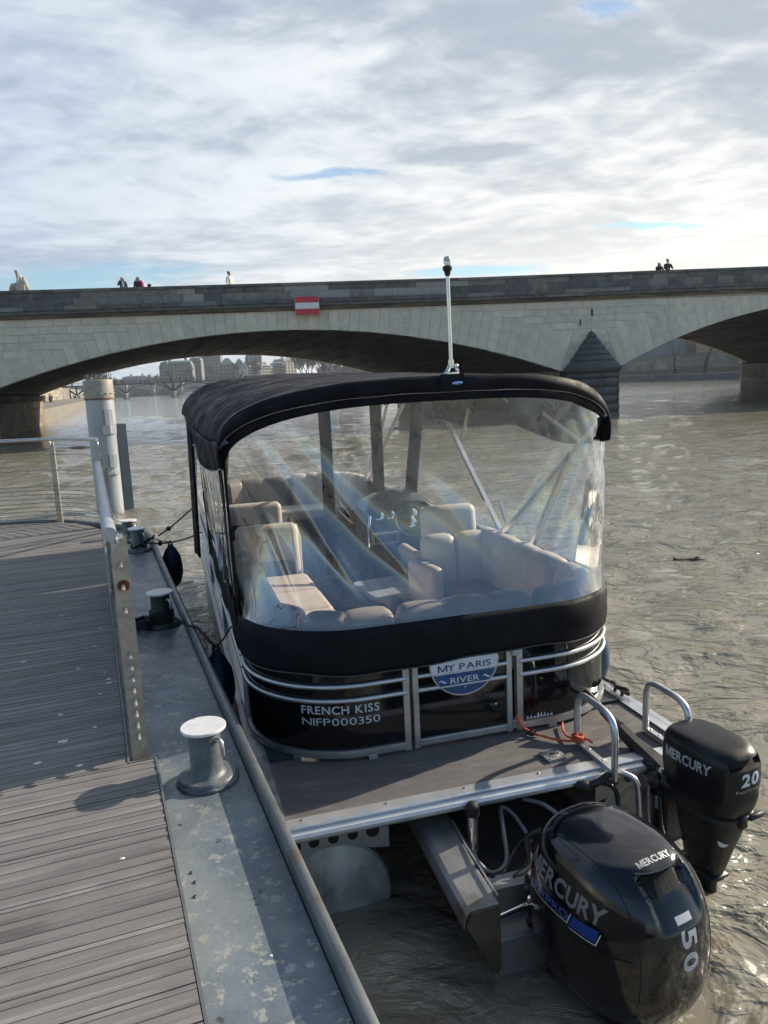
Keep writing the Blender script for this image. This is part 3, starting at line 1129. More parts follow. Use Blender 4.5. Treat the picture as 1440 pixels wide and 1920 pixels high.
FACADE = [mat('cream facade', (0.50, 0.45, 0.36), 0.9, 0, 0.08, 0.05), mat('grey facade', (0.19, 0.195, 0.20), 0.9, 0, 0.1, 0.05),
          mat('tan facade', (0.30, 0.245, 0.18), 0.9, 0, 0.1, 0.05), mat('rose brick facade', (0.17, 0.115, 0.095), 0.9, 0, 0.1, 0.05)]
SLATE = mat('slate roof', (0.075, 0.085, 0.105), 0.6, 0, 0.15, 0.2)
ZINC = mat('zinc roof', (0.20, 0.23, 0.26), 0.5, 0.2, 0.1, 0.2)
COPPER = mat('green copper roof', (0.12, 0.18, 0.17), 0.7, 0, 0.15, 0.2)
GLASSD = mat('dark window glass', (0.05, 0.06, 0.07), 0.15, 0, 0.1, 1)
BARK = mat('grey brown bark', (0.085, 0.070, 0.058), 0.95, 0, 0.25, 2)
IRON = mat('dark painted iron', (0.05, 0.058, 0.065), 0.6, 0.2, 0.1, 1)
GRASSM = mat('mossy slope', (0.075, 0.08, 0.045), 0.95, 0, 0.4, 0.8, 0.3, 6)


def rv(a, l, z=0.0, o=(0, 0)):
    p = RU * a + RD * l
    return Vector((p.x + o[0], p.y + o[1], z))


def prism_world(b, pts, z0, z1):
    b.ring([[(p.x, p.y, z0) for p in pts], [(p.x, p.y, z1) for p in pts]])


# right bank: low quay, high wall with copings
RO = (64.0, 160.6)
b = MB()
prism_world(b, [rv(0, -75, 0, RO), rv(0, 900, 0, RO), rv(11, 900, 0, RO), rv(11, -75, 0, RO)], -1, 1.25)
struct(b.build('quay', QUAY, None, 0))
b = MB()
for i in range(70):
    a = -75 + i * 9.0
    prism_world(b, [rv(-0.04, a, 0, RO), rv(-0.04, a + 8.9, 0, RO), rv(0.5, a + 8.9, 0, RO), rv(0.5, a, 0, RO)], -0.6, 1.27)
ke = b.build('quay_kerb', mat('dark kerb stone', (0.10, 0.105, 0.105), 0.8, 0, 0.2, 0.5), None, 0)
struct(ke)
qw = thing('quay_wall', 'long pale stone quay wall beyond the right arch with stained courses', 'wall', (RO[0], RO[1], 0))
for c_ in range(5):
    for i in range(16):
        a = -60 + i * 13.0 + (4 if c_ % 2 else 0)
        z0 = 1.25 + c_ * 0.84
        o = rb.uniform(0, 0.03)
        b = MB()
        prism_world(b, [rv(11 - o, a + .03, 0), rv(11 - o, a + 12.97, 0), rv(11.6, a + 12.97, 0), rv(11.6, a + .03, 0)], z0 + .02, z0 + .82)
        b.build('wall_course', WALLST if rb.random() < 0.8 else QUAY, qw, 0)
b = MB()
prism_world(b, [rv(11.3, -75, 0), rv(11.3, 800, 0), rv(12.2, 800, 0), rv(12.2, -75, 0)], 0, 5.5)
b.build('wall_core', WALLST, qw, 0)
b = MB()
prism_world(b, [rv(10.8, -75, 0), rv(10.8, 800, 0), rv(11.9, 800, 0), rv(11.9, -75, 0)], 5.5, 5.75)
b.build('wall_coping', SOOT_B, qw, 0)
b = MB()
b.ring([[tuple(rv(8.2, l, 1.25, RO)), tuple(rv(10.98, l, 1.25, RO)), tuple(rv(10.98, l, 2.3, RO))] for l in (-60, 60)])
stuff(tag(b.build('grass_bank', GRASSM, None, 0), 'mossy green strip along the foot of the far quay wall', 'grass'))
b = MB()
prism_world(b, [rv(11.8, -75, 0, RO), rv(11.8, 900, 0, RO), rv(60, 900, 0, RO), rv(60, -75, 0, RO)], 0, 5.0)
struct(b.build('street', mat('street asphalt', (0.06, 0.06, 0.06), 0.9, 0, 0.2, 0.3), None, 0))


def bare_tree(label, base, h, seed, spread=0.5, levels=6, trunk=0.28, group=None, lean=0.0, seg=5, forks=(2, 4), name='bare_tree', rmin=0.03):
    rg = random.Random(seed)
    t = thing(name, label, 'tree', base, 0, group)
    tr = MB()
    cr = MB()

    def branch(p, d, L, r_, lv):
        n = 3
        pts = [p]
        for i in range(n):
            d = (d + Vector((rg.uniform(-1, 1), rg.uniform(-1, 1), rg.uniform(-0.2, 0.8))) * 0.16).normalized()
            p = p + d * (L / n)
            pts.append(p)
        rs = [r_ * (1 - 0.45 * i / n) for i in range(n + 1)]
        (tr if lv == 0 else cr).tube(pts, rs, 6 if lv < 2 else 3)
        if lv >= levels:
            return
        kf = rg.randint(*forks)
        for q in range(kf):
            a = rg.uniform(0, 2 * PI)
            out = spread * rg.uniform(0.5, 1.25)
            nd = (d + Vector((math.cos(a), math.sin(a), 0.15)) * out).normalized()
            at = pts[-1] if q < 2 else pts[rg.choice((1, 2))]
            branch(at, nd, L * rg.uniform(0.62, 0.85), max(rs[-1] * 0.74, rmin), lv + 1)
    branch(Vector((0, 0, -0.2)), Vector((lean, 0, 1)).normalized(), h * 0.30, trunk, 0)
    tr.build('trunk', BARK, t, 60)
    cr.build('crown', BARK, t, 60)
    return t


bare_tree('slim bare tree nearest the middle pier before the far quay wall', rv(6.5, 12, 1.25, RO), 10.5, 4, 0.32, 6, 0.30, forks=(2, 3))
bare_tree('bare tree forking into a tall fan of limbs before the far quay wall', rv(5.0, 1, 1.25, RO), 14, 9, 0.42, 7, 0.50, forks=(2, 3))
bare_tree('leaning bare tree with a thick trunk before the far quay wall', rv(5.0, -14, 1.25, RO), 13, 21, 0.40, 7, 0.55, forks=(2, 3), lean=-0.14)
bare_tree('bare tree closest to the right abutment on the far quay', rv(6.5, -27, 1.25, RO), 12, 31, 0.36, 6, 0.42, forks=(2, 3))


def building(label, base, rot, w, d, h, roof_h, fac, roof, floors, bays, kind='mansard', name='building', chim=2, dormers=True):
    t = thing(name, label, 'building', base, rot)
    b = MB(); b.box((0, d / 2, h / 2), (w, d, h)); b.build('wall', fac, t, 0)
    b = MB()
    for f in range(1, floors):
        b.box((0, -0.18, h * f / floors), (w + 0.3, 0.4, 0.28))
    b.box((0, -0.25, h), (w + 0.7, 0.8, 0.5))
    b.build('cornice', fac, t, 0)
    r_ = MB()
    if kind == 'mansard':
        i = min(w, d) * 0.22
        r_.ring([[(-w / 2, 0, h + .2), (w / 2, 0, h + .2), (w / 2, d, h + .2), (-w / 2, d, h + .2)],
                 [(-w / 2 + i * .4, i * .5, h + roof_h * .75), (w / 2 - i * .4, i * .5, h + roof_h * .75), (w / 2 - i * .4, d - i * .5, h + roof_h * .75), (-w / 2 + i * .4, d - i * .5, h + roof_h * .75)],
                 [(-w / 2 + i, d * .4, h + roof_h), (w / 2 - i, d * .4, h + roof_h), (w / 2 - i, d * .6, h + roof_h), (-w / 2 + i, d * .6, h + roof_h)]])
    elif kind == 'gable':
        r_.ring([[(-w / 2, 0, h + .2), (w / 2, 0, h + .2), (0, 0, h + roof_h)], [(-w / 2, d, h + .2), (w / 2, d, h + .2), (0, d, h + roof_h)]])
    elif kind == 'hip':
        r_.ring([[(-w / 2, 0, h + .2), (w / 2, 0, h + .2), (w / 2, d, h + .2), (-w / 2, d, h + .2)],
                 [(-w * .12, d * .45, h + roof_h), (w * .12, d * .45, h + roof_h), (w * .12, d * .55, h + roof_h), (-w * .12, d * .55, h + roof_h)]])
    elif kind == 'spire':
        r_.ring([[(-w / 2, 0, h + .2), (w / 2, 0, h + .2), (w / 2, d, h + .2), (-w / 2, d, h + .2)],
                 [(-.2, d / 2 - .2, h + roof_h), (.2, d / 2 - .2, h + roof_h), (.2, d / 2 + .2, h + roof_h), (-.2, d / 2 + .2, h + roof_h)]])
    r_.build('roof', roof, t, 0)
    wn = MB()
    fh = h / floors
    for f in range(floors):
        for q in range(bays):
            x = -w / 2 + w * (q + 0.5) / bays
            wn.box((x, -0.05, f * fh + fh * 0.52), (w / bays * 0.42, 0.25, fh * 0.60))
    if dormers and kind == 'mansard':
        for q in range(bays):
            x = -w / 2 + w * (q + 0.5) / bays
            if abs(x) < w / 2 - 2:
                wn.box((x, 0.4, h + roof_h * .32), (w / bays * 0.4, 1.4, roof_h * 0.35))
    stuff(wn.build('window', GLASSD, t, 0))
    ch = MB()
    for q in range(chim):
        x = -w / 2 + w * (q + 0.5) / chim + 1.0
        ch.box((x, d * .5, h + roof_h + .6), (2.2, 1.0, 3.2))
    if chim:
        ch.build('chimney', FACADE[2], t, 0)
    return t


# right bank buildings glimpsed over the wall, and the green book stalls on it
building('tan building with a dark roof over the quay wall behind the bare trees', rv(34, 8, 5, RO), -R(90 - 18.5) + PI, 26, 14, 7.0, 1.6, FACADE[2], SLATE, 2, 8, 'mansard', 'building', 0)
building('grey building over the quay wall nearest the right abutment', rv(34, -24, 5, RO), -R(90 - 18.5) + PI, 30, 14, 6.6, 1.5, FACADE[1], ZINC, 2, 9, 'mansard', 'building', 0)
building('grey building over the quay wall left of the tan one', rv(34, 42, 5, RO), -R(90 - 18.5) + PI, 34, 14, 7.0, 1.6, FACADE[1], SLATE, 2, 10, 'mansard', 'building', 0)
BOOK = mat('dark green box', (0.03, 0.05, 0.04), 0.7, 0, 0.1, 1)
for i, (l, lab) in enumerate(((-3, 'brown wooden stall box on the far wall between two trees'), (-12, 'pale grey van parked above the far quay wall'))):
    pos = rv(13.6, l, 5.0, RO)
    if i == 0:
        t = thing('stall_box', lab, 'stall', rv(11.5, l, 5.75, RO), -(PI / 2 - RIV))
        b = MB(); b.box((0, 0, 0.75), (3.6, 0.8, 1.5), None, 0.03); b.build('box_body', mat('tan wooden box', (0.28, 0.20, 0.12), 0.8, 0, 0.1, 1), t, 0)
        b = MB(); b.box((0, 0, 1.56), (3.9, 1.0, 0.12)); b.build('lid', BOOK, t, 0)
    else:
        t = thing('parked_van', lab, 'van', pos, -(PI / 2 - RIV))
        m = GREYP
        b = MB(); b.ring([[(x, y, z) for x, z in ((-2.5, .35), (2.5, .35), (2.5, 1.1), (1.7, 1.35), (1.1, 2.2), (-2.5, 2.25))] for y in (-0.95, 0.95)]); b.build('body', m, t, 30)
        b = MB(); b.ring([[(x, y, z) for x, z in ((1.62, 1.36), (1.1, 2.1), (0.5, 2.1), (0.5, 1.36))] for y in (-0.97, 0.97)]); b.build('window', GLASSD, t, 0)
        for x in (-1.6, 1.6):
            for y in (-0.9, 0.9):
                b = MB(); b.lathe([(0.33, -0.11), (0.36, -0.06), (0.36, 0.06), (0.33, 0.11)], 14, Matrix.Translation((x, y, 0.36)) @ Matrix.Rotation(PI / 2, 4, 'X')); b.build('wheel', RUBBER, t)

# left bank up river: low quay, wall
LO = (-33.7, 78.2)
b = MB()
prism_world(b, [rv(0, 0, 0, LO), rv(0, 700, 0, LO), rv(-14, 700, 0, LO), rv(-14, 0, 0, LO)], -1, 1.5)
struct(b.build('quay', QUAY, None, 0))
lw = thing('quay_wall', 'sunlit tan quay wall left of the pile beyond the bridge', 'wall', (LO[0], LO[1], 0))
for c_ in range(4):
    for i in range(26):
        a = 8 + i * 9.0 + (3 if c_ % 2 else 0)
        z0 = 1.5 + c_ * 1.15
        b = MB()
        o = rb.uniform(0, 0.03)
        prism_world(b, [rv(-13.2 + o, a + .03, 0), rv(-13.2 + o, a + 8.97, 0), rv(-14, a + 8.97, 0), rv(-14, a + .03, 0)], z0 + .02, z0 + 1.13)
        b.build('wall_course', WALLST_B if rb.random() < 0.6 else WALLST, lw, 0)
b = MB()
prism_world(b, [rv(-13.6, 5, 0), rv(-13.6, 700, 0), rv(-30, 700, 0), rv(-30, 5, 0)], 0, 6.1)
b.build('wall_core', WALLST, lw, 0)
for i in range(7):
    a = 88 + i * 3.1 + rb.uniform(-1, 1)
    person(ORD[i] + ' nearest of the dark pedestrians on the far left quay', rv(-5 - rb.uniform(0, 4), a, 1.5, LO), rb.uniform(0, 6.28),
           (C_BLK, C_JEAN, C_TEAL)[i % 3], C_JEAN, HAIR_D, 1.7, 'down', False, 'pedestrians on the far left quay', 0.15)

# iron footbridge on slim stone piers
FB0 = Vector((-120.5, 373, 0))
FD = Vector((math.cos(RIV), math.sin(RIV), 0))
fb = thing('iron_footbridge', 'slender dark iron footbridge on pale stone piers far up river', 'bridge', FB0, RIV)
b = MB(); b.box((60, 0, 7.0), (230, 9.5, 0.55)); b.build('bridge_deck', IRON, fb, 0)
b = MB()
for y in (-4.7, 4.7):
    b.box((60, y, 8.35), (230, 0.08, 0.10)); b.box((60, y, 7.8), (230, 0.05, 0.05))
    for i in range(116):
        b.box((-55 + i * 2, y, 7.8), (0.06, 0.06, 1.1))
stuff(b.build('railing', IRON, fb, 0))
FPIER = mat('footbridge pier stone', (0.34, 0.32, 0.29), 0.9, 0, 0.15, 0.3)
for i in range(-2, 7):
    x = i * 22.0
    b = MB(); b.ring([[(x - 1.3, -6.5, z), (x, -7.8, z), (x + 1.3, -6.5, z), (x + 1.3, 6.5, z), (x, 7.8, z), (x - 1.3, 6.5, z)] for z in (-1, 2.4)]); b.ring([[(x - 1.5, -6.6, z), (x, -8.0, z), (x + 1.5, -6.6, z), (x + 1.5, 6.6, z), (x, 8, z), (x - 1.5, 6.6, z)] for z in (2.4, 2.8)]); b.build('pier', FPIER, fb, 0)
    b = MB()
    for y in (-4.2, 0, 4.2):
        for s in (-1, 1):
            b.tube([(x, y, 2.8), (x + s * 2.2, y, 4.4), (x + s * 5.5, y, 5.8), (x + s * 11, y, 6.55)], 0.17, 4)
            b.tube([(x + s * 0.4, y, 3.2), (x + s * 4.5, y, 6.7)], 0.11, 4)
        b.tube([(x, y, 2.8), (x, y, 6.8)], 0.15, 4)
    b.build('arch_rib', IRON, fb, 0)
for i, x in enumerate((-6, 30, 74)):
    b = MB(); b.tube([(x, -4.6, 7.2), (x, -4.6, 11.8)], 0.09, 5); b.sphere((x, -4.6, 12.0), 0.28, 8, 6); b.build('lamp_post', IRON, fb)
fc = MB()
for i in range(30):
    x = rb.uniform(-40, 95)
    y = rb.uniform(-3.8, 3)
    fc.ring([[(x - .22, y - .13, 7.3), (x + .22, y - .13, 7.3), (x + .22, y + .13, 7.3), (x - .22, y + .13, 7.3)], [(x - .26, y - .14, 8.7), (x + .26, y - .14, 8.7), (x + .26, y + .14, 8.7), (x - .26, y + .14, 8.7)]])
    fc.sphere((x, y, 8.9), 0.14, 6, 4)
o = fc.build('crowd', C_BLK); o.location = FB0; o.rotation_euler = (0, 0, RIV)
stuff(tag(o, 'tiny walkers scattered along the far iron footbridge', 'crowd'))

# old stone bridge behind it
NB0 = Vector((-205, 600, 0))
nb = thing('old_stone_bridge', 'pale old bridge of many round arches seen behind the iron footbridge', 'bridge', NB0, RIV)
NBM = mat('far bridge stone', (0.36, 0.345, 0.32), 0.9, 0, 0.1, 0.1)
out_ = [(-60, 9.0)]
lo_ = []
for i in range(-2, 9):
    x = i * 21.0
    lo_ += [(x - 8.3, -1)] + [(x + 8.3 * math.cos(PI - PI * q / 12), 0.2 + 6.0 * math.sin(PI * q / 12)) for q in range(13)] + [(x + 8.3, -1)]
pts = [(-70, -1)] + lo_ + [(200, -1), (200, 8.8), (-70, 8.8)]
b = MB(); b.ring([[(x, 0, z) for x, z in pts], [(x, 20, z) for x, z in pts]]); b.build('arch_wall', NBM, nb, 0)
b = MB(); b.box((65, -0.4, 8.9), (270, 0.9, 0.5)); b.box((65, 0.1, 9.5), (270, 0.5, 1.0)); b.build('parapet', NBM, nb, 0)
for i in range(-3, 9):
    x = i * 21.0 + 10.5
    b = MB(); b.ring([[(x - 2, 0, z), (x, -4, z), (x + 2, 0, z), (x + 2, 3, z), (x - 2, 3, z)] for z in (-1, 5.2)]); b.lathe([(2.2, 5.2), (2.2, 9.0)], 12, Matrix.Translation((x, -0.2, 0))); b.build('cutwater', NBM, nb, 0)

# white river boat moored before the old bridge
t = thing('river_boat', 'white river boat moored under the old bridge far up river', 'boat', Vector((-122, 520, 0)), RIV)
b = MB(); b.ring([[(x, y * k, z) for x, y in ((-7, -1.8), (5, -1.9), (8, 0), (5, 1.9), (-7, 1.8))] for z, k in ((-0.3, 0.8), (1.3, 1.0))]); b.build('hull', WHT, t, 0)
b = MB(); b.box((-1.5, 0, 2.2), (9, 3, 1.8), None, 0.1); b.build('cabin', WHT, t, 0)
b = MB(); b.box((-1.5, 0, 2.3), (9.05, 3.05, 0.7)); b.build('window', GLASSD, t, 0)
b = MB(); b.box((-1.5, 0, 3.2), (9.6, 3.4, 0.15)); b.build('roof', ZINC, t, 0)

# the island and its houses, far off
HZ = lambda x: 737 - ROLL * (x - 250)
isl = MB()
prism_world(isl, [Vector((-270, 640, 0)), Vector((40, 700, 0)), Vector((120, 1300, 0)), Vector((-420, 1300, 0))], -1, 7.0)
struct(isl.build('island', QUAY, None, 0))


def far_spot(px, D):
    """ground point D metres ahead, seen at px columns from the left of the photograph"""
    return Vector(((px - 720) / 1442.0 * D * 1.005, D, 6.5))


def fh_(px, py, D):
    return (HZ(px) - py) * D / 1442.0 + 2.7 - 6.5


FAR = [  # x0, x1, y_top, roof px, D, facade, roof, floors, bays, kind, label
    (322, 380, 684, 8, 690, 1, 2, 6, 9, 'mansard', 'grey riverside block with a green roof at the left end of the far row'),
    (328, 337, 678, 7, 688, 1, 1, 7, 2, 'spire', 'small grey corner turret at the left end of the far row'),
    (377, 398, 675, 5, 720, 1, 1, 7, 4, 'mansard', 'narrow grey block left of the tallest far block'),
    (394, 434, 667, 2, 760, 1, 0, 9, 8, 'mansard', 'tallest grey block of the far row'),
    (432, 457, 680, 9, 700, 1, 2, 5, 4, 'hip', 'far house with a broad dark green hipped roof'),
    (455, 481, 684, 13, 690, 3, 1, 5, 5, 'gable', 'rose coloured far house with a pale pointed gable'),
    (480, 509, 668, 7, 830, 1, 1, 8, 4, 'mansard', 'grey tower block rising behind the cream far houses'),
    (482, 506, 690, 6, 680, 0, 1, 5, 5, 'mansard', 'sunlit cream far house with a steep roof left of its lower twin'),
    (506, 530, 688, 5, 682, 0, 1, 5, 6, 'mansard', 'sunlit cream far house in the middle of the far row'),
    (530, 552, 684, 6, 690, 2, 1, 5, 4, 'mansard', 'tan far house right of the cream ones'),
    (550, 573, 676, 4, 720, 0, 1, 7, 4, 'mansard', 'cream far house beside the brown tree mass'),
    (610, 655, 690, 4, 760, 1, 1, 4, 8, 'mansard', 'grey far house behind the brown tree mass'),
    (655, 696, 688, 3, 640, 1, 1, 5, 9, 'mansard', 'long grey far facade right of the brown tree mass'),
    (694, 716, 694, 3, 640, 1, 2, 4, 4, 'hip', 'greenish far house at the right end of the far row'),
    (716, 742, 700, 2, 660, 0, 1, 4, 5, 'mansard', 'low pale far house where the arch meets the row'),
]
for (x0, x1, yt, rp, D, fc_, rf, fl, by, kd, lab) in FAR:
    c = (x0 + x1) / 2
    p = far_spot(c, D)
    w = (x1 - x0) / 1442.0 * D * 1.02
    htop = fh_(c, yt, D)
    rh = max(1.5, rp * D / 1442.0)
    turn = R(48) if fc_ == 0 else (R(20) if fc_ == 2 else R(4))
    building(lab, p, turn, w * (1.25 if fc_ == 0 else 1.0), 16, htop - rh * 0.4, rh * 1.3, FACADE[fc_], (SLATE, ZINC, COPPER)[rf], fl, by, kd, 'far_building', 2 if kd == 'mansard' else 0)

for i, (px, D, h, sd, lab) in enumerate(((418, 640, 18, 3, 'small brown bare tree before the tallest far block'), (462, 630, 17, 5, 'small brown bare tree before the gabled far house'),
                               (494, 620, 20, 8, 'pale bare tree before the cream far houses'), (345, 640, 15, 12, 'small bare tree before the green roofed far block'),
                               (375, 645, 16, 13, 'small bare tree at the right end of the green roofed far block'))):
    bare_tree(lab, far_spot(px, D), h, sd, 0.5, 5, 0.5, forks=(3, 4), rmin=0.13)
for i, (px, h) in enumerate(((580, 28), (590, 27), (600, 31), (613, 30), (624, 26), (634, 29), (647, 27), (664, 24), (680, 22))):
    bare_tree(ORD[i] + ' bare brown tree from the left in the clump under the arch crown', far_spot(px, 610 + 9 * (i % 3)), h, 40 + i, 0.55, 5, 0.6, 'dense clump of bare trees far up river', forks=(4, 4), rmin=0.16)
# low line of far trees and houses at the left
for i in range(9):
    px = 195 + i * 15
    bare_tree(ORD[i] + ' small bare tree from the left in the low far line', far_spot(px, 860 + 13 * (i % 4)), 13 + (i * 5) % 6, 70 + i, 0.55, 4, 0.5, 'low line of trees over the far left bank', forks=(4, 4), rmin=0.22)
b = MB()
prism_world(b, [Vector((-520, 880, 0)), Vector((-200, 900, 0)), Vector((-200, 1200, 0)), Vector((-520, 1200, 0))], -1, 8)
struct(b.build('far_bank', QUAY, None, 0))
for i, (px, w, h) in enumerate(((205, 26, 15), (238, 30, 13), (275, 28, 16), (305, 22, 14))):
    building(['low grey far house nearest the pile top', 'low tan far house second from the pile top', 'low grey far house third from the pile top', 'low tan far house left of the green roofed block'][i],
             far_spot(px, 950), R(3), w, 14, h - 3, 4, FACADE[1 + i % 2], ZINC, 4, 6, 'mansard', 'far_building')

# thin river haze
hz = MB()
hz.box((0, 2500, 21.5), (9400, 7400, 52.0))
HAZE = bpy.data.materials.new('thin haze')
HAZE.use_nodes = True
n = NT(HAZE.node_tree)
o = n.add('ShaderNodeOutputMaterial')
pv_ = n.add('ShaderNodeVolumePrincipled')
pv_.inputs['Color'].default_value = (0.80, 0.86, 0.93, 1)
pv_.inputs['Density'].default_value = 0.00022
pv_.inputs['Anisotropy'].default_value = 0.3
n.put(o.inputs['Volume'], pv_.outputs[0])
stuff(tag(hz.build('haze', HAZE, None, 0), 'thin pale haze over the river and the far houses', 'haze'))

# =================================================================== FLOATING DOCK
DA = R(20.5)
dock = thing('floating_dock', 'floating dock of ribbed grey planks with a blue grey steel edge', 'dock', (0, 0, 0), DA)
DM = Matrix.Rotation(DA, 4, 'Z')


def dw(u, v, z):
    return DM @ Vector((u, v, z))


PLANK_A = [mat('weathered deck board ' + n, c, 0.78, 0, 0.30, 2.2, 0.35, 60, stretch=(0.5, 7, 1), col2=c2, thr=(0.40, 0.62), spots=[((0.10, 0.092, 0.09), 0.55, 0.56, 0.15, (1, 1, 1)), ((0.30, 0.285, 0.27), 3.0, 0.66, 0.05, (0.8, 6, 1))])
           for n, c, c2 in (('grey', (0.238, 0.228, 0.218), (0.168, 0.160, 0.153)), ('brown', (0.232, 0.215, 0.202), (0.165, 0.152, 0.143)),
                            ('pale', (0.265, 0.247, 0.228), (0.185, 0.172, 0.16)), ('rose', (0.248, 0.226, 0.215), (0.172, 0.157, 0.150)))]


def ribbed(name, c, c2):
    m = bpy.data.materials.new(name)
    m.use_nodes = True
    n = NT(m.node_tree)
    p = n.add('ShaderNodeBsdfPrincipled'); o = n.add('ShaderNodeOutputMaterial')
    n.put(o.inputs[0], p.outputs[0])
    t = n.add('ShaderNodeTexCoord')
    vec = n.mapping(t.outputs['Object'], (0.6, 6, 1))
    f = n.ramp(n.noise(vec, 2.0, 6, 0.65), 0.35, 0.65)
    n.put(p.inputs['Base Color'], n.mix(f, c, c2))
    p.inputs['Roughness'].default_value = 0.85
    w = n.add('ShaderNodeTexWave', bands_direction='Y')
    n.put(w.inputs['Vector'], t.outputs['Object'])
    w.inputs['Scale'].default_value = 45.0
    w.inputs['Distortion'].default_value = 0.1
    n.put(p.inputs['Normal'], n.bump(w.outputs[1], 0.5, 0.002))
    return m


PLANK_R = [ribbed('ribbed deck strip dark', (0.172, 0.163, 0.154), (0.212, 0.202, 0.19)), ribbed('ribbed deck strip brown', (0.178, 0.163, 0.153), (0.22, 0.203, 0.19))]


def plank_edge(v):
    if v < 3.476:
        return 0.118
    if v < 9.85:
        return 0.0
    pts = [(9.85, 0.0), (10.15, -0.03), (10.45, -0.14), (10.75, -0.30), (11.02, -0.55), (11.24, -1.26), (11.36, -2.4)]
    for (a, ua), (b_, ub) in zip(pts, pts[1:]):
        if a <= v <= b_:
            return ua + (ub - ua) * (v - a) / (b_ - a)
    return -2.4


PITCH_ = 0.1455
rp = random.Random(5)
v = -0.75
k = 0
ZP = 1.05
while v < 11.3:
    w = PITCH_ - 0.003 - 0.0035 * rp.random()
    b = MB()
    dzp = rp.uniform(-0.0022, 0.0022)
    # raised smooth strips (slot 0) and sunk ribbed strips (slot 1)
    fr = [(0.0, 0.20, 0), (0.20, 0.44, 1), (0.44, 0.62, 0), (0.62, 0.86, 1), (0.86, 1.0, 0)]
    if k % 2:
        fr = [(0.0, 0.14, 0), (0.14, 0.40, 1), (0.40, 0.54, 0), (0.54, 0.80, 1), (0.80, 1.0, 0)]
    for a, e, s in fr:
        b.mi = s
        v0, v1 = v + w * a, v + w * e
        z1 = ZP + dzp - (0.0022 if s else 0.0)
        u0 = -4.6
        ea, ee = plank_edge(v0), plank_edge(v1)
        b.ring([[(u0, v0, ZP - 0.045), (u0, v1, ZP - 0.045), (u0, v1, z1), (u0, v0, z1)],
                [(ea, v0, ZP - 0.045), (ee, v1, ZP - 0.045), (ee, v1, z1), (ea, v0, z1)]])
    b.build('plank', [PLANK_A[rp.randrange(4)], PLANK_R[rp.randrange(2)]], dock, 0)
    v += PITCH_
    k += 1

PAINT = mat('worn blue grey deck paint', (0.105, 0.132, 0.162), 0.40, 0, 0.20, 1.3, 0.25, 35,
            col2=(0.19, 0.215, 0.225), thr=(0.42, 0.62), spots=[((0.085, 0.10, 0.12), 0.9, 0.54, 0.12), ((0.27, 0.28, 0.255), 20.0, 0.562), ((0.15, 0.085, 0.05), 5.0, 0.66, 0.08), ((0.055, 0.06, 0.068), 9.0, 0.64, 0.03)])
PAINT_D = mat('grey painted rim steel', (0.13, 0.14, 0.145), 0.40, 0.2, 0.25, 3, 0.25, 30, col2=(0.13, 0.10, 0.075), thr=(0.55, 0.70))
HULLD = mat('dark dock hull steel', (0.028, 0.032, 0.038), 0.5, 0.1, 0.3, 2, 0.3, 12)

OUT = [(0.50, -1.2), (0.50, 9.1), (0.47, 9.55), (0.34, 10.0), (0.06, 10.42), (-0.5, 11.15), (-1.25, 11.46), (-2.5, 11.60), (-4.7, 11.68)]
b = MB()
n_ = len(OUT)
b.ring([[(u, v_, 0.90) for u, v_ in OUT] + [(-4.7, -1.2, 0.90)], [(u, v_, 0.990) for u, v_ in OUT] + [(-4.7, -1.2, 0.990)]])
plate = b.build('steel_deck_plate', PAINT, dock, 0)
b = MB()
b.ring([[(u - 0.02, v_, -0.6) for u, v_ in OUT] + [(-4.68, -1.18, -0.6)], [(u - 0.02, v_, 0.90) for u, v_ in OUT] + [(-4.68, -1.18, 0.90)]])
b.build('hull', HULLD, dock, 0)


def smooth_path(pts, n=6):
    P = [Vector(p) for p in pts]
    o = []
    for i in range(len(P) - 1):
        p0, p1, p2, p3 = P[max(i - 1, 0)], P[i], P[i + 1], P[min(i + 2, len(P) - 1)]
        for j in range(n):
            t = j / n
            o.append(0.5 * ((2 * p1) + (p2 - p0) * t + (2 * p0 - 5 * p1 + 4 * p2 - p3) * t * t + (3 * p1 - p0 - 3 * p2 + p3) * t ** 3))
    o.append(P[-1])
    return o


rim_path = [(u + 0.025, v_, 0) for u, v_ in OUT]
rim_path = [Vector((0.525, -1.2 + i * 0.6, 0)) for i in range(18)] + smooth_path(rim_path[1:], 4)
b = MB()
prof = [(-0.020, 0.985), (-0.020, 1.030), (-0.021, 1.048), (-0.012, 1.060), (0.002, 1.063), (0.016, 1.058), (0.023, 1.044), (0.023, 0.80), (-0.020, 0.80)]
b.sweep(rim_path, prof)
b.build('steel_rim', PAINT_D, dock, 50)
# thin steel angle that holds the plank ends
b = MB()
for (v0, v1, u) in ((-1.1, 3.476, 0.126), (3.476, 9.85, 0.008)):
    b.box((u, (v0 + v1) / 2, 1.02), (0.010, v1 - v0, 0.062))
b.box((0.064, 3.473, 1.02), (0.112, 0.008, 0.062))
b.build('plank_edging', mat('galvanised angle', (0.16, 0.165, 0.17), 0.5, 0.4, 0.2, 5), dock, 0)
b = MB()
for (u, v_) in ((0.175, 2.62), (0.18, 2.56), (0.17, 2.48)):
    b.sphere((u, v_, 0.991), (0.006, 0.009, 0.005), 8, 5)
b.build('loose_bolt', BLACKP, dock)

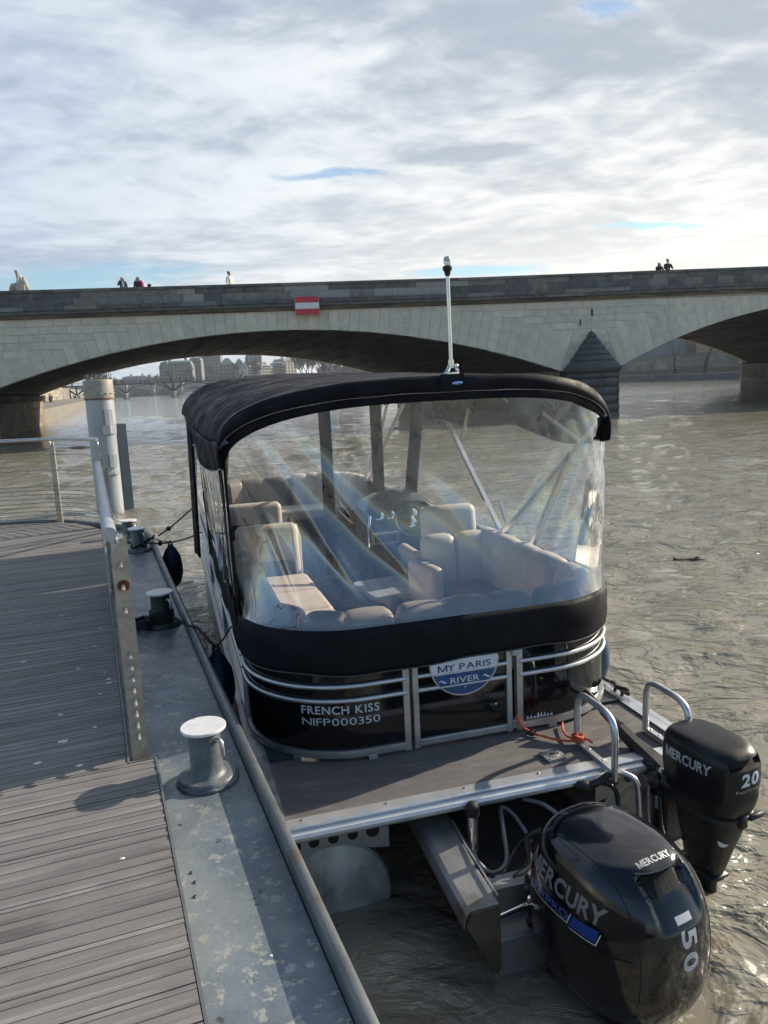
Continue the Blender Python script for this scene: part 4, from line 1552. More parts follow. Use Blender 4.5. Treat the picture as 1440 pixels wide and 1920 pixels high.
# droppings on the planks
b = MB()
rd = random.Random(2)
DROP = [(-0.28, 3.85, 1), (-0.38, 3.66, 0.8), (-0.13, 3.95, .6), (-0.30, 4.2, .6), (-0.10, 4.4, .5), (-0.05, 4.55, .7), (-0.22, 4.9, .6), (-0.55, 5.2, .7), (-0.12, 5.3, .7), (-0.08, 5.7, .6),
        (-0.35, 6.2, .8), (-0.20, 6.5, .5), (-0.46, 2.34, 1.1), (-0.78, 1.93, 1.1), (-0.60, 2.95, .7), (-0.62, 3.0, .5), (-0.05, 2.72, .5), (-0.90, 4.6, .6), (-0.2, 3.55, .7), (-1.2, 3.6, .5),
        (-0.05, 4.62, .8), (-0.07, 4.75, .5), (0.28, 4.6, .3), (0.26, 3.7, .3), (-0.9, 2.6, .35), (0.35, 2.1, .3)]
for (u, v_, s) in DROP:
    r0 = 0.017 * s
    zb = 0.990 if u > 0.13 else ZP
    secs = []
    pr_ = [0.7 + 0.6 * rd.random() for _ in range(10)]
    for kk, zz_ in ((1.0, 0.0), (0.92, 0.0022), (0.5, 0.0035)):
        secs.append([(u + r0 * kk * pr_[i] * 1.25 * math.cos(i * PI / 5), v_ + r0 * kk * pr_[i] * math.sin(i * PI / 5), zb + zz_ * max(s, .6)) for i in range(10)])
    b.ring(secs)
o = b.build('bird_droppings', mat('chalky white droppings', (0.62, 0.61, 0.58), 0.8, 0, 0.15, 60), None, 60)
o.rotation_euler = (0, 0, DA)
stuff(tag(o, 'white bird droppings spattered over the planks and steel edge', 'droppings'))

# ---- bollards
CAPM = mat('worn white grey bollard cap', (0.70, 0.70, 0.69), 0.32, 0.0, 0.12, 9, 0.1, 60, spots=((0.22, 0.22, 0.21), 13, 0.66))
BOLM = mat('blue grey bollard paint', (0.115, 0.13, 0.14), 0.45, 0.1, 0.30, 7, 0.25, 50, col2=(0.19, 0.20, 0.195), thr=(0.5, 0.66), spots=[((0.12, 0.07, 0.045), 14, 0.66, 0.06), ((0.26, 0.26, 0.25), 30, 0.64, 0.04)])
BOLD = mat('black bollard paint', (0.022, 0.024, 0.028), 0.45, 0.1, 0.3, 8, 0.25, 50)


def bollard(u, v_, label, m_col, s=1.0, pin=-0.9):
    t = thing('mooring_bollard', label, 'bollard', dw(u, v_, 0.990), DA, 'steel bollards along the dock edge')
    b = MB(); b.lathe([(0.128, 0.0), (0.130, 0.022), (0.122, 0.034), (0.09, 0.036)], 36); b.build('flange', m_col, t, 40)
    b = MB()
    b.tube([(0.126 * math.cos(a), 0.126 * math.sin(a), 0.006 + 0.003 * math.sin(7 * a)) for a in [2 * PI * i / 48 for i in range(48)]], 0.012, 6, True)
    b.build('weld_bead', m_col, t, 60)
    b = MB(); b.lathe([(0.088, 0.034), (0.076, 0.042), (0.070, 0.055), (0.070, 0.245)], 32); b.build('column', m_col, t, 40)
    b = MB(); b.lathe([(0.090, 0.243), (0.098, 0.246), (0.099, 0.255), (0.097, 0.258), (0.06, 0.2585)], 40); b.build('cap_disc', CAPM, t, 40)
    c, s_ = math.cos(pin), math.sin(pin)
    b = MB()
    b.tube([(0.068 * c, 0.068 * s_, 0.205), (0.088 * c, 0.088 * s_, 0.207), (0.099 * c, 0.099 * s_, 0.198), (0.103 * c, 0.103 * s_, 0.175), (0.104 * c, 0.104 * s_, 0.140)], [0.012, 0.012, 0.011, 0.010, 0.009], 8)
    b.build('rope_pin', STEEL, t, 60)
    return t


bollard(0.329, 3.273, 'nearest steel bollard with a white worn cap and bare column', BOLM)
bollard(0.353, 5.755, 'middle steel bollard with a black column wrapped by mooring rope', BOLD)
bollard(0.365, 8.70, 'third steel bollard where the two thin bow lines are made fast', BOLM)
bollard(0.30, 9.32, 'farthest steel bollard half hidden behind the third one', BOLM)

# ---- rails
RODZ = [1.955, 1.745, 1.535, 1.48, 1.425, 1.37, 1.312, 1.256, 1.2, 1.145]
RUST = mat('rust', (0.12, 0.045, 0.015), 0.9, 0, 0.4, 20)
BRZ = mat('brownish stainless flat bar', (0.42, 0.375, 0.31), 0.42, 0.4, 0.2, 6, 0.1, 60)


def rail_post(parent, u, v_, ang, z0=1.0, flat=0.074, h=1.085, studs=True):
    """flat bar post made of two plates; its broad face looks along -v before turning by ang"""
    M = Matrix.Translation((u, v_, 0)) @ Matrix.Rotation(ang, 4, 'Z')
    b = MB()
    b.ring([[(-flat / 2, -0.010, z0), (flat / 2, -0.010, z0), (flat / 2, -0.010, z0 + h), (-flat / 2, -0.010, z0 + h - 0.085)],
            [(-flat / 2, 0.002, z0), (flat / 2, 0.002, z0), (flat / 2, 0.002, z0 + h), (-flat / 2, 0.002, z0 + h - 0.085)]], M=M)
    b.ring([[(-flat / 2 + .004, 0.014, z0), (flat / 2 - .004, 0.014, z0), (flat / 2 - .004, 0.014, z0 + h - .12), (-flat / 2 + .004, 0.014, z0 + h - 0.16)],
            [(-flat / 2 + .004, 0.024, z0), (flat / 2 - .004, 0.024, z0), (flat / 2 - .004, 0.024, z0 + h - .12), (-flat / 2 + .004, 0.024, z0 + h - 0.16)]], M=M)
    b.build('post', BRZ, parent, 0)
    b = MB()
    b.tube([(0.012, 0.0, z0 + h - 0.06), (-0.012, 0.0, z0 + h - 0.015), (-0.028, 0.0, z0 + h + 0.018)], 0.009, 8, M=M)
    b.build('rail_bracket', STEEL, parent)
    if studs:
        for z in RODZ + [1.853]:
            b = MB()
            b.tube([(0.0, -0.058, z - 0.012), (0.0, -0.040, z), (0.0, 0.0, z)], 0.0085, 8, M=M)
            b.build('rod_end', STEEL, parent)
        b = MB()
        b.lathe([(0.013, -0.004), (0.013, 0.004)], 6, M @ Matrix.Translation((0.006, -0.014, 1.075)) @ Matrix.Rotation(PI / 2, 4, 'X'))
        b.build('bolt', STEEL, parent, 0)
        b = MB()
        b.lathe([(0.027, 0.0), (0.021, 0.001)], 14, M @ Matrix.Translation((0.003, -0.0115, 1.853)) @ Matrix.Rotation(PI / 2, 4, 'X'))
        b.build('rust_ring', RUST, parent, 0)


nr = thing('dock_railing', 'straight near railing with a fat tube handrail and flat stainless post', 'railing', (0, 0, 0), DA)
rail_post(nr, 0.064, 3.560, 0.0)
rail_post(nr, 0.064, 7.00, 0.0, studs=False)
b = MB(); b.tube([(0.030, 3.47, 2.105), (0.030, 7.05, 2.105)], 0.031, 20); b.build('handrail', mat('matt anodised tube', (0.42, 0.44, 0.46), 0.40, 0.5, 0.08, 5), nr, 40)
for z in RODZ:
    b = MB(); b.tube([(0.064, 3.56, z), (0.064, 7.0, z)], 0.0055, 6); b.build('rod', STEEL, nr)

fr_ = thing('dock_railing', 'curved far railing round the dock end with a bright tube handrail', 'railing', (0, 0, 0), DA)
FRP = smooth_path([(-6.0, 11.5, 0), (-3.2, 11.46, 0), (-1.9, 11.38, 0), (-1.15, 11.26, 0), (-0.52, 11.03, 0), (-0.2, 10.72, 0), (0.06, 10.22, 0)], 7)
b = MB(); b.tube([(p.x, p.y, 2.155) for p in FRP], 0.024, 14); b.build('handrail', STEEL, fr_, 50)
for z in RODZ:
    b = MB(); b.tube([(p.x, p.y, z) for p in FRP], 0.0062, 6); b.build('rod', BRZ, fr_)
rail_post(fr_, -0.50, 11.03, R(-28), 1.02, 0.074, 1.10, False)
rail_post(fr_, 0.075, 10.20, R(-75), 1.0, 0.074, 1.10, False)
rail_post(fr_, -2.6, 11.43, R(-4), 1.02, 0.074, 1.10, False)

# ---- mooring pile with its guide rail
GALV = mat('galvanised grey pile', (0.36, 0.385, 0.40), 0.42, 0.2, 0.10, 1.5, 0.1, 20, stretch=(1, 1, 0.3))
CAPB = mat('beige pile collar', (0.33, 0.30, 0.25), 0.55, 0.1, 0.15, 3)
pile = thing('mooring_pile', 'tall grey tubular pile with a riveted beige collar beside the dock', 'pile', (-6.46, 18.05, 0), DA)
b = MB(); b.lathe([(0.315, -2.5), (0.315, 2.66)], 40); b.build('shaft', GALV, pile, 40)
b = MB(); b.lathe([(0.327, 2.60), (0.330, 2.62), (0.330, 3.00), (0.322, 3.03), (0.10, 3.06)], 40); b.build('collar', CAPB, pile, 40)
b = MB(); b.lathe([(0.332, 2.585), (0.336, 2.595), (0.336, 2.615), (0.332, 2.625)], 40); b.build('collar_ring', mat('rusty ring', (0.16, 0.10, 0.06), 0.7, 0.2, 0.3, 8), pile, 40)
for i in range(16):
    a = 2 * PI * i / 16 + 0.1
    b = MB(); b.sphere((0.333 * math.cos(a), 0.333 * math.sin(a), 2.72), 0.022, 8, 6); b.build('rivet', STEEL, pile)
b = MB()
rs = random.Random(8)
for i in range(70):
    a, q = rs.uniform(0, 6.28), 0.30 * math.sqrt(rs.random())
    x, y = q * math.cos(a), q * math.sin(a)
    b.tube([(x, y, 3.03), (x + rs.uniform(-.05, .05), y + rs.uniform(-.05, .05), 3.14 + 0.05 * rs.random())], 0.006, 4)
stuff(b.build('bird_spikes', mat('grey spikes', (0.25, 0.23, 0.20), 0.5, 0.3), pile))
ca = R(-90)
for z0, w, h in ((2.00, 0.16, 0.36), (1.80, 0.30, 0.22), (1.02, 0.14, 0.30), (0.86, 0.26, 0.05)):
    b = MB()
    sec = []
    for a in [ca + 0.45 - w * 1.6, ca + 0.45, ca + 0.45 + w * 1.6]:
        sec.append(a)
    ins = [(0.31 * math.cos(a), 0.31 * math.sin(a)) for a in sec]
    outs = [(0.375 * math.cos(a), 0.375 * math.sin(a)) for a in sec]
    b.prism(outs + ins[::-1], z0, z0 + h)
    b.build('bracket', GALV, pile, 0)
b = MB()
gx, gy = 0.50, 0.02
b.box((gx, gy, 0.45), (0.035, 0.20, 3.1)); b.box((gx - 0.09, gy - 0.10, 0.45), (0.20, 0.03, 3.1)); b.box((gx - 0.09, gy + 0.10, 0.45), (0.20, 0.03, 3.1))
gr = b.build('guide_rail', mat('dull grey guide beam', (0.17, 0.19, 0.20), 0.6, 0.2, 0.15, 2), None, 0)
gr.location = (-6.46, 18.05, 0); gr.rotation_euler = (0, 0, DA)
tag(gr, 'upright steel guide beam standing in the water right of the pile', 'beam')

# =================================================================== PONTOON BOAT
BA = R(15.5)
BO = Vector((0.556, 3.682, 0))
BMX = Matrix.Translation(BO) @ Matrix.Rotation(BA, 4, 'Z')


def Bw(x, y, z):
    return BMX @ Vector((x, y, z))


boat = thing('pontoon_boat', 'black and silver pontoon boat under a black canopy with clear vinyl curtains', 'boat', BO, BA)
GLOSSB = mat('gloss black panel', (0.006, 0.007, 0.009), 0.06, 0, 0.1, 3, 0, 0, spec=0.6)
DECKV = mat('grey brown woven deck vinyl', (0.132, 0.124, 0.120), 0.75, 0, 0.16, 3, 0.5, 260, stretch=(1, 3, 1), col2=(0.178, 0.168, 0.162), thr=(0.48, 0.70), spots=((0.24, 0.215, 0.20), 38, 0.66))
CANV = mat('black canvas', (0.0062, 0.0078, 0.0115), 0.66, 0, 0.2, 3, 0.10, 220, spec=0.16)
CARPET = mat('dark blue grey cabin floor', (0.030, 0.036, 0.046), 0.85, 0, 0.15, 6)
LEATH = mat('beige upholstery', (0.64, 0.555, 0.455), 0.48, 0, 0.06, 6, 0.12, 90)
LEATH_D = mat('taupe upholstery', (0.215, 0.185, 0.155), 0.50, 0, 0.06, 6, 0.12, 90)
LEATH_G = mat('charcoal seat base', (0.05, 0.05, 0.055), 0.6, 0, 0.1, 6)
PIPING = mat('pale piping', (0.45, 0.46, 0.48), 0.6)
DECKZ = 0.60

def sub(name):
    e = bpy.data.objects.new(name, None)
    e.empty_display_size = 0.1
    COL.objects.link(e)
    e.parent = boat
    return e


# ---- pontoons (logs) below the deck
LOGM = mat('dull pontoon aluminium', (0.50, 0.51, 0.51), 0.36, 0.35, 0.22, 2.5, 0.15, 20, col2=(0.19, 0.18, 0.16), thr=(0.5, 0.75))
for sx_ in (-0.90, 0.90):
    b = MB()
    M = Matrix.Translation((sx_, 0.15, 0.09)) @ Matrix.Rotation(-PI / 2, 4, 'X')
    b.lathe([(0.0005, -0.045), (0.10, -0.042), (0.20, -0.03), (0.285, -0.006), (0.300, 0.0), (0.300, 6.6), (0.22, 7.2), (0.08, 7.5)], 40, M)
    b.build('pontoon', LOGM, boat, 30)
    b = MB()
    b.tube([(sx_ + 0.301 * math.cos(a), 0.148, 0.09 + 0.301 * math.sin(a)) for a in [2 * PI * i / 40 for i in range(40)]], 0.007, 6, True)
    b.build('weld_seam', ALU_M, boat)
    # riser bracket with round lightening holes
    b = MB()
    outl = [(-0.30, 0.0), (0.30, 0.0), (0.30, -0.17)]
    for i in range(9):
        a = R(62) + (R(118) - R(62)) * i / 8
        outl.append((0.305 * math.cos(a) * 1.0, -0.41 + 0.305 * math.sin(a)))
    outl.append((-0.30, -0.17))
    b.prism(outl, -0.006, 0.006, Matrix.Translation((sx_, 0.12, 0.50)) @ Matrix.Rotation(PI / 2, 4, 'X'))
    b.build('riser_bracket', ALU_M, boat, 0)
    for x, r_ in ((-0.19, 0.035), (-0.09, 0.028), (0.01, 0.028), (0.11, 0.028), (0.215, 0.035)):
        b = MB(); b.lathe([(r_, -0.0015), (r_, 0.0015)], 14, Matrix.Translation((sx_ + x, 0.111, 0.440)) @ Matrix.Rotation(PI / 2, 4, 'X'))
        b.build('lightening_hole', BLACKP, boat, 0)

# ---- deck
b = MB()
dk_out = [(-1.17, 0.05), (1.17, 0.05), (1.17, 7.1), (0.95, 7.75), (0.5, 8.1), (-0.5, 8.1), (-0.95, 7.75), (-1.17, 7.1)]
b.prism(dk_out, 0.545, DECKZ)
b.build('deck', DECKV, boat, 0)
b = MB()
for y in [0.5 + i * 0.55 for i in range(14)]:
    b.box((0, y, 0.505), (2.2, 0.06, 0.075))
b.build('cross_member', ALU_M, boat, 0)
b = MB()
prof = [(-0.075, 0.604), (-0.075, 0.610), (-0.004, 0.612), (0.004, 0.606), (0.006, 0.600), (0.002, 0.592), (0.008, 0.586), (0.026, 0.580), (0.036, 0.567), (0.036, 0.552), (0.024, 0.538), (0.004, 0.532), (-0.012, 0.531), (-0.012, 0.60)]
b.sweep([(-1.22, 0, 0), (-0.4, 0, 0), (0.4, 0, 0), (1.22, 0, 0)], prof)
b.build('stern_trim', mat('stern extrusion aluminium', (0.66, 0.67, 0.68), 0.34, 0.6, 0.07, 4, 0.04, 60), boat, 30)
for s in (-1, 1):
    b = MB()
    b.box((s * 1.20, 3.7, 0.565), (0.05, 7.3, 0.10), None, 0.008)
    b.box((s * 1.175, 3.7, 0.609), (0.10, 7.3, 0.010))
    b.build('side_trim', ALU, boat, 0)
b = MB()
for x in (-1.05, -0.62, -0.20, 0.22, 0.62, 1.0):
    b.sphere((x, 0.05, 0.613), (0.008, 0.008, 0.004), 8, 5)
for i in range(5):
    b.sphere((1.20, 0.5 + i * 0.4, 0.616), (0.006, 0.006, 0.004), 8, 5)
b.build('screw_head', STEEL, boat)

# ---- fence round the deck
FX, FY0, FY1, FR = 1.17, 0.56, 7.85, 0.60


def fence_loop():
    """closed outline, counter-clockwise from the middle of the stern to the right; list of (x, y, arc length)"""
    pts = []

    def add(x, y):
        pts.append(Vector((x, y, 0)))
    n = 18
    for i in range(8):
        add((FX - FR) * i / 8, FY0)
    for i in range(n + 1):
        a = -PI / 2 + PI / 2 * i / n
        add(FX - FR + FR * math.cos(a), FY0 + FR + FR * math.sin(a))
    for i in range(1, 30):
        add(FX, FY0 + FR + (FY1 - 0.8 - FY0 - FR) * i / 30)
    for i in range(n + 1):
        a = PI / 2 * i / n
        add(FX - 0.8 + 0.8 * math.cos(a), FY1 - 0.8 + 0.8 * math.sin(a))
    half = [Vector((-p.x, p.y, 0)) for p in pts[::-1]]
    return pts + half[:-1]


FLOOP = fence_loop()
_c = [0.0]
for p, q in zip(FLOOP, FLOOP[1:] + FLOOP[:1]):
    _c.append(_c[-1] + (q - p).length)
FLEN = _c[-1]


def fp(s, out=0.0, z=0.0):
    """point on the fence line: s metres to the right of the stern middle (negative: to the left)"""
    s = s % FLEN
    import bisect
    i = max(0, min(len(FLOOP) - 1, bisect.bisect_right(_c, s) - 1))
    p, q = FLOOP[i], FLOOP[(i + 1) % len(FLOOP)]
    f = (s - _c[i]) / max(1e-9, _c[i + 1] - _c[i])
    a = p.lerp(q, f)
    # smooth normal
    j, k = FLOOP[i - 1], FLOOP[(i + 2) % len(FLOOP)]
    t = ((q - j).normalized()).lerp((k - p).normalized(), f).normalized()
    nrm = Vector((t.y, -t.x, 0))
    return Vector((a.x + nrm.x * out, a.y + nrm.y * out, z))


def fpath(s0, s1, out=0.0, z=0.0, step=0.05):
    n = max(2, int(abs(s1 - s0) / step))
    return [fp(s0 + (s1 - s0) * i / n, out, z) for i in range(n + 1)]


SIDE_END = 2.35 + 4.6
SPANS = [(-0.345, -1.62), (-1.66, -3.4), (-3.44, -5.2), (-5.24, -7.6), (0.355, 1.62), (1.66, 3.4), (3.44, 5.2), (5.24, 7.6), (-7.64, -8.4), (7.64, 8.4)]
for s0, s1 in SPANS:
    s0, s1 = min(s0, s1), max(s0, s1)
    b = MB(); b.sweep(fpath(s0, s1, 0, 0), [(-0.004, 0.66), (0.004, 0.66), (0.004, 1.335), (-0.004, 1.335)]); b.build('fence_panel', GLOSSB, boat, 40)
    for z0, z1 in ((0.622, 0.664), (1.325, 1.36)):
        b = MB(); b.sweep(fpath(s0, s1), [(-0.018, z0), (0.018, z0), (0.020, (z0 + z1) / 2), (0.018, z1), (-0.018, z1)])
        b.build('fence_rail', ALU, boat, 30)
    for z in (1.045, 0.962):
        b = MB(); b.tube(fpath(s0, s1, 0.016, z), 0.0135, 10); b.build('rub_rail', ALU, boat, 60)
    for s in (s0, s1):
        b = MB(); M = Matrix.Translation(fp(s, 0, 0)) @ Matrix.Rotation(math.atan2(fp(s + .01).y - fp(s - .01).y, fp(s + .01).x - fp(s - .01).x), 4, 'Z')
        b.box((0, 0, 0.985), (0.036, 0.040, 0.742), M); b.build('fence_post', ALU, boat, 0)
    for q in range(3):
        b = MB()
        s = s0 + (s1 - s0) * (q + 0.5) / 3
        M = Matrix.Translation(fp(s, 0, 0)) @ Matrix.Rotation(math.atan2(fp(s + .01).y - fp(s - .01).y, fp(s + .01).x - fp(s - .01).x), 4, 'Z')
        b.box((0, 0, 0.612), (0.05, 0.05, 0.022), M)
        b.build('fence_foot', ALU_M, boat, 0)
# stern gate
gate = sub('stern_gate')
b = MB(); b.box((0.0, FY0, 0.985), (0.56, 0.008, 0.66)); b.build('gate_panel', GLOSSB, gate, 0)
for x in (-0.289, 0.289):
    b = MB(); b.box((x, FY0 - 0.002, 0.985), (0.034, 0.036, 0.742), None, 0.003); b.build('gate_post', ALU, gate, 0)
for z_, h2 in ((0.643, 0.040), (1.335, 0.036)):
    b = MB(); b.box((0, FY0 - 0.002, z_), (0.544, 0.034, h2), None, 0.003); b.build('gate_rail', ALU, gate, 0)
for z in (1.045, 0.962):
    b = MB(); b.tube([(-0.275, FY0 - 0.016, z), (0.275, FY0 - 0.016, z)], 0.0135, 10); b.build('rub_rail', ALU, gate, 60)
b = MB(); b.box((0.325, FY0 - 0.022, 1.105), (0.05, 0.03, 0.035), None, 0.006); b.tube([(0.300, FY0 - 0.042, 1.112), (0.345, FY0 - 0.042, 1.112)], 0.007, 8); b.box((0.323, FY0 - .006, 0.66), (0.045, 0.05, 0.05), None, 0.004); b.build('gate_latch', ALU_M, gate, 30)

# lettering on the left stern panel
LETW = mat('pale vinyl lettering', (0.60, 0.63, 0.68), 0.5)
sC = -0.705
text_obj('lettering', 'FRENCH KISS', 0.445, 0.050, lambda x, y: fp(sC - 0.02 + x, 0.0065, 0.905 + y - 0.008 * x), LETW, boat, 0.03, bold=0.018, space=1.15, size=1.0, word=1.6)
text_obj('lettering', 'NIFP000350', 0.445, 0.044, lambda x, y: fp(sC - 0.02 + x, 0.0065, 0.836 + y - 0.008 * x), LETW, boat, 0.03, bold=0.0, space=1.08, size=1.0)
# smudges of paint low on the right stern panel
b = MB()
rq = random.Random(4)
for i in range(8):
    s = 0.40 + 0.022 * i
    h = 0.018 + 0.022 * rq.random()
    p0, p1, p2 = fp(s, 0.006, 0.668), fp(s + 0.020, 0.006, 0.670), fp(s + 0.008 + 0.006 * rq.random(), 0.006, 0.668 + h)
    b._faces([p0, p1, p2], [(0, 1, 2)])
b.build('scuff_mark', WHITE_P, boat, 0, False)

# round name board, its top under the canvas
board = sub('name_board')
SGN_B = mat('deep blue sign', (0.022, 0.085, 0.21), 0.4, 0, 0.05, 6)
SGN_W = mat('pale sign', (0.66, 0.70, 0.78), 0.45, 0, 0.04, 6)
SX, SZ, SR, SY = 0.006, 1.110, 0.208, 0.532
arc = lambda z0, z1, r_, n=28: None


def disc_slice(z0, z1, r_):
    n = 16
    L, Rr = [], []
    for i in range(n + 1):
        z = z0 + (z1 - z0) * i / n
        h = math.sqrt(max(0, r_ * r_ - (z - SZ) ** 2))
        L.append((SX - h, z)); Rr.append((SX + h, z))
    return L + Rr[::-1]


for nm, z0, z1, m in (('sign_lower', SZ - SR + 1e-4, 1.036, SGN_B), ('sign_upper', 1.036, 1.118, SGN_W)):
    o_ = disc_slice(z0, z1, SR)
    b = MB(); b.ring([[(x, SY, z) for x, z in o_], [(x, SY + 0.006, z) for x, z in o_]]); b.build(nm, m, board, 0)
b = MB(); b.sweep([(SX + (SR + .002) * math.sin(a), SY + 0.004, SZ - (SR + .002) * math.cos(a)) for a in [-1.55 + 3.1 * i / 40 for i in range(41)]], [(-0.004, -0.005), (0.004, -0.005), (0.004, 0.005), (-0.004, 0.005)], up=(0, 1, 0)); b.build('sign_edge', ALU, board, 0)
NAVY = mat('navy print', (0.015, 0.03, 0.075), 0.5)
text_obj('lettering', 'MY PARIS', 0.325, 0.040, lambda x, y: (SX + x, SY - 0.0015, 1.072 + y), NAVY, board, 0, size=1.0, bold=0.004, space=1.1)
text_obj('lettering', 'RIVER', 0.178, 0.036, lambda x, y: (SX + x, SY - 0.0015, 0.993 + y), SGN_W, board, 0, size=1.0, bold=0.006, space=1.1)
for s in (-1, 1):
    b = MB()
    pts = [(SX + s * (0.112 + 0.045 * t), SY - 0.0025, 0.994 + 0.007 * s * math.sin(2 * PI * t)) for t in [i / 10 for i in range(11)]]
    b.tube(pts, [0.0015 + 0.0045 * math.sin(PI * i / 10) for i in range(11)], 6); b.build('wave_mark', SGN_W, board)
b = MB(); b.sphere((SX, SY - 0.001, 0.945), (0.006, 0.003, 0.006), 8, 6); b.build('screw_head', ALU_M, board)

# ---- canvas band over the fence
b = MB()


def band(u, w):
    s = -2.28 + (5.15) * u
    z_lo = 1.122 + 0.006 * math.sin(s * 5.1) + 0.004 * math.sin(s * 13 + 1) - 0.012 * math.exp(-((s + 0.55) / 0.4) ** 2)
    z = z_lo + (1.372 - z_lo) * w
    o = 0.030 + 0.010 * math.sin(PI * w) + 0.006 * math.sin(s * 7 + w * 3) * math.sin(PI * min(1, w * 1.3)) + 0.004 * noise3(s * 3, w * 4)
    if w == 1:
        o = 0.018
    return fp(s, o, z)


b.grid(band, 130, 9)
bo = b.build('canvas_band', CANV, boat, 180, False)
sm = bo.modifiers.new('thick', 'SOLIDIFY'); sm.thickness = 0.004; sm.offset = -1
b = MB(); b.tube([band(i / 120, 0) for i in range(121)], 0.0045, 6); b.build('band_hem', mat('canvas hem', (0.05, 0.052, 0.055), 0.6), boat)


# ---- canopy
def arch_v(x, zc=2.585, zs=2.25, hw=1.235, p=3.2):
    return zs + (zc - zs) * math.sqrt(max(0.0, 1 - min(1.0, abs(x) / hw) ** p))


def rear_y(x):
    return 0.66 + 0.26 * (abs(x) / 1.2) ** 3


def canopy_sections():
    # (y, centre z, side z, half width, power)
    return [(0.0, 2.715, 2.40, 1.24, 3.0), (0.25, 2.72, 2.38, 1.25, 3.0), (0.9, 2.735, 2.36, 1.30, 2.8), (1.7, 2.76, 2.38, 1.335, 2.9), (2.2, 2.775, 2.40, 1.335, 3.0), (2.9, 2.77, 2.38, 1.325, 2.8), (3.8, 2.76, 2.36, 1.31, 2.9)]


SECS = canopy_sections()


def canopy_pt(u, w):
    """u 0..1 left to right, w 0..1 aft to fore"""
    f = w * (len(SECS) - 1)
    i = min(int(f), len(SECS) - 2)
    f -= i
    f = f * f * (3 - 2 * f)
    y, zc, zs, hw, p = [a + (b_ - a) * f for a, b_ in zip(SECS[i], SECS[i + 1])]
    th = PI * (1 - u)
    ct, st = math.cos(th), math.sin(th)
    e = 2 / p
    x = hw * (abs(ct) ** e) * (1 if ct > 0 else -1)
    q = 2 / 2.3
    z = zs + (zc - zs) * st ** q
    yy = (rear_y(x) if w < 0.5 else 0.60 + 0.30 * (abs(x) / 1.2) ** 3 * (1 - (w - 0.5) * 2)) + y
    # fabric: slack between the bows, creases at the shoulders
    z += 0.012 * noise3(x * 1.2, yy * 1.1, 1.0) * st
    cr = math.exp(-((abs(x) - 1.05) / 0.28) ** 2)
    z += cr * 0.030 * math.sin(yy * 3.4 + x * 4) * min(1, w * 3)
    x += (0.012 * math.sin(yy * 7.3 + z * 9)) * cr * (1 if x > 0 else -1) * min(1, w * 4)
    if x > 0:
        x *= 0.952
    return (x, yy, z)


b = MB(); b.grid(canopy_pt, 90, 70)
co = b.build('canopy', CANV, boat, 180, False)
sm = co.modifiers.new('thick', 'SOLIDIFY'); sm.thickness = 0.006; sm.offset = -1
# second canvas over the bow
SECS = [(3.83, 2.765, 2.36, 1.30, 2.9), (4.4, 2.83, 2.42, 1.31, 3.0), (5.1, 2.835, 2.42, 1.31, 3.0), (5.6, 2.78, 2.38, 1.28, 2.9)]
b = MB(); b.grid(lambda u, w: canopy_pt(u, 0.5 + w * 0.4999 if False else w), 70, 40)
co = b.build('bow_canopy', CANV, boat, 180, False)
sm = co.modifiers.new('thick', 'SOLIDIFY'); sm.thickness = 0.006; sm.offset = -1
SECS = canopy_sections()


# valance along the rear bow and down both sides
def val_top(x):
    return arch_v(x, 2.715, 2.40, 1.245, 3.0)


b = MB()


def xs(u):
    a = (u - 0.5) * PI
    return 1.238 * math.sin(a) * (0.94 + 0.06 * abs(math.sin(a)))


def valance(u, w):
    x = xs(u)
    x = max(-1.238, min(1.238, x))
    zt = val_top(x)
    zb = arch_v(x, 2.628, 2.33, 1.250, 3.2)
    z = zt + (zb - zt) * w
    y = rear_y(x) - 0.012 - 0.018 * math.sin(PI * w * 0.9) - 0.006 * noise3(x * 4, w * 2)
    if x > 0:
        x *= 0.952
    return (x * (1 + 0.006 * w), y, z + 0.004 * noise3(x * 6, 3.3))


b.grid(valance, 90, 7)
vo = b.build('valance', CANV, boat, 180, False)
sm = vo.modifiers.new('thick', 'SOLIDIFY'); sm.thickness = 0.004
b = MB(); b.tube([valance(i / 90, 1.0) for i in range(91)], 0.0045, 6); b.build('valance_piping', PIPING, boat)
for s in (-1, 1):
    b = MB()

    def sideval(u, w):
        y = 0.86 + 3.3 * u
        hw = 1.25 + 0.075 * math.sin(PI * min(1, u * 1.1))
        dip = 0.10 + 0.05 * abs(math.sin(u * PI * 2.2)) - (0.05 * u)
        zt = 2.42 - 0.02 * math.sin(u * 9)
        if s > 0:
            hw *= 0.918
        return (s * (hw + 0.01 * math.sin(w * 3 + u * 17)), y, zt - (dip + 0.05) * w)
    b.grid(sideval, 50, 5)
    vo = b.build('side_valance', CANV, boat, 180, False)
    sm = vo.modifiers.new('thick', 'SOLIDIFY'); sm.thickness = 0.004
    b = MB(); b.tube([sideval(i / 50, 1.0) for i in range(51)], 0.004, 6); b.build('valance_piping', PIPING, boat)
# label patch and canopy studs
b = MB()
b.grid(lambda u, w: (-0.05 + 0.14 * u, rear_y(0.0) - 0.036 - 0.012 * math.sin(PI * w), 2.722 - 0.092 * w), 6, 5); b.build('mount_patch', CANV, boat, 180, False)
b = MB(); b.sphere((0.02, 0.548, 2.672), (0.032, 0.004, 0.010), 14, 6); b.build('oval_badge', mat('bright blue badge', (0.03, 0.22, 0.55), 0.4), boat)
b = MB(); b.tube([(-0.008, 0.543, 2.672), (0.048, 0.543, 2.676)], 0.003, 6); b.build('badge_stroke', WHITE_P, boat)

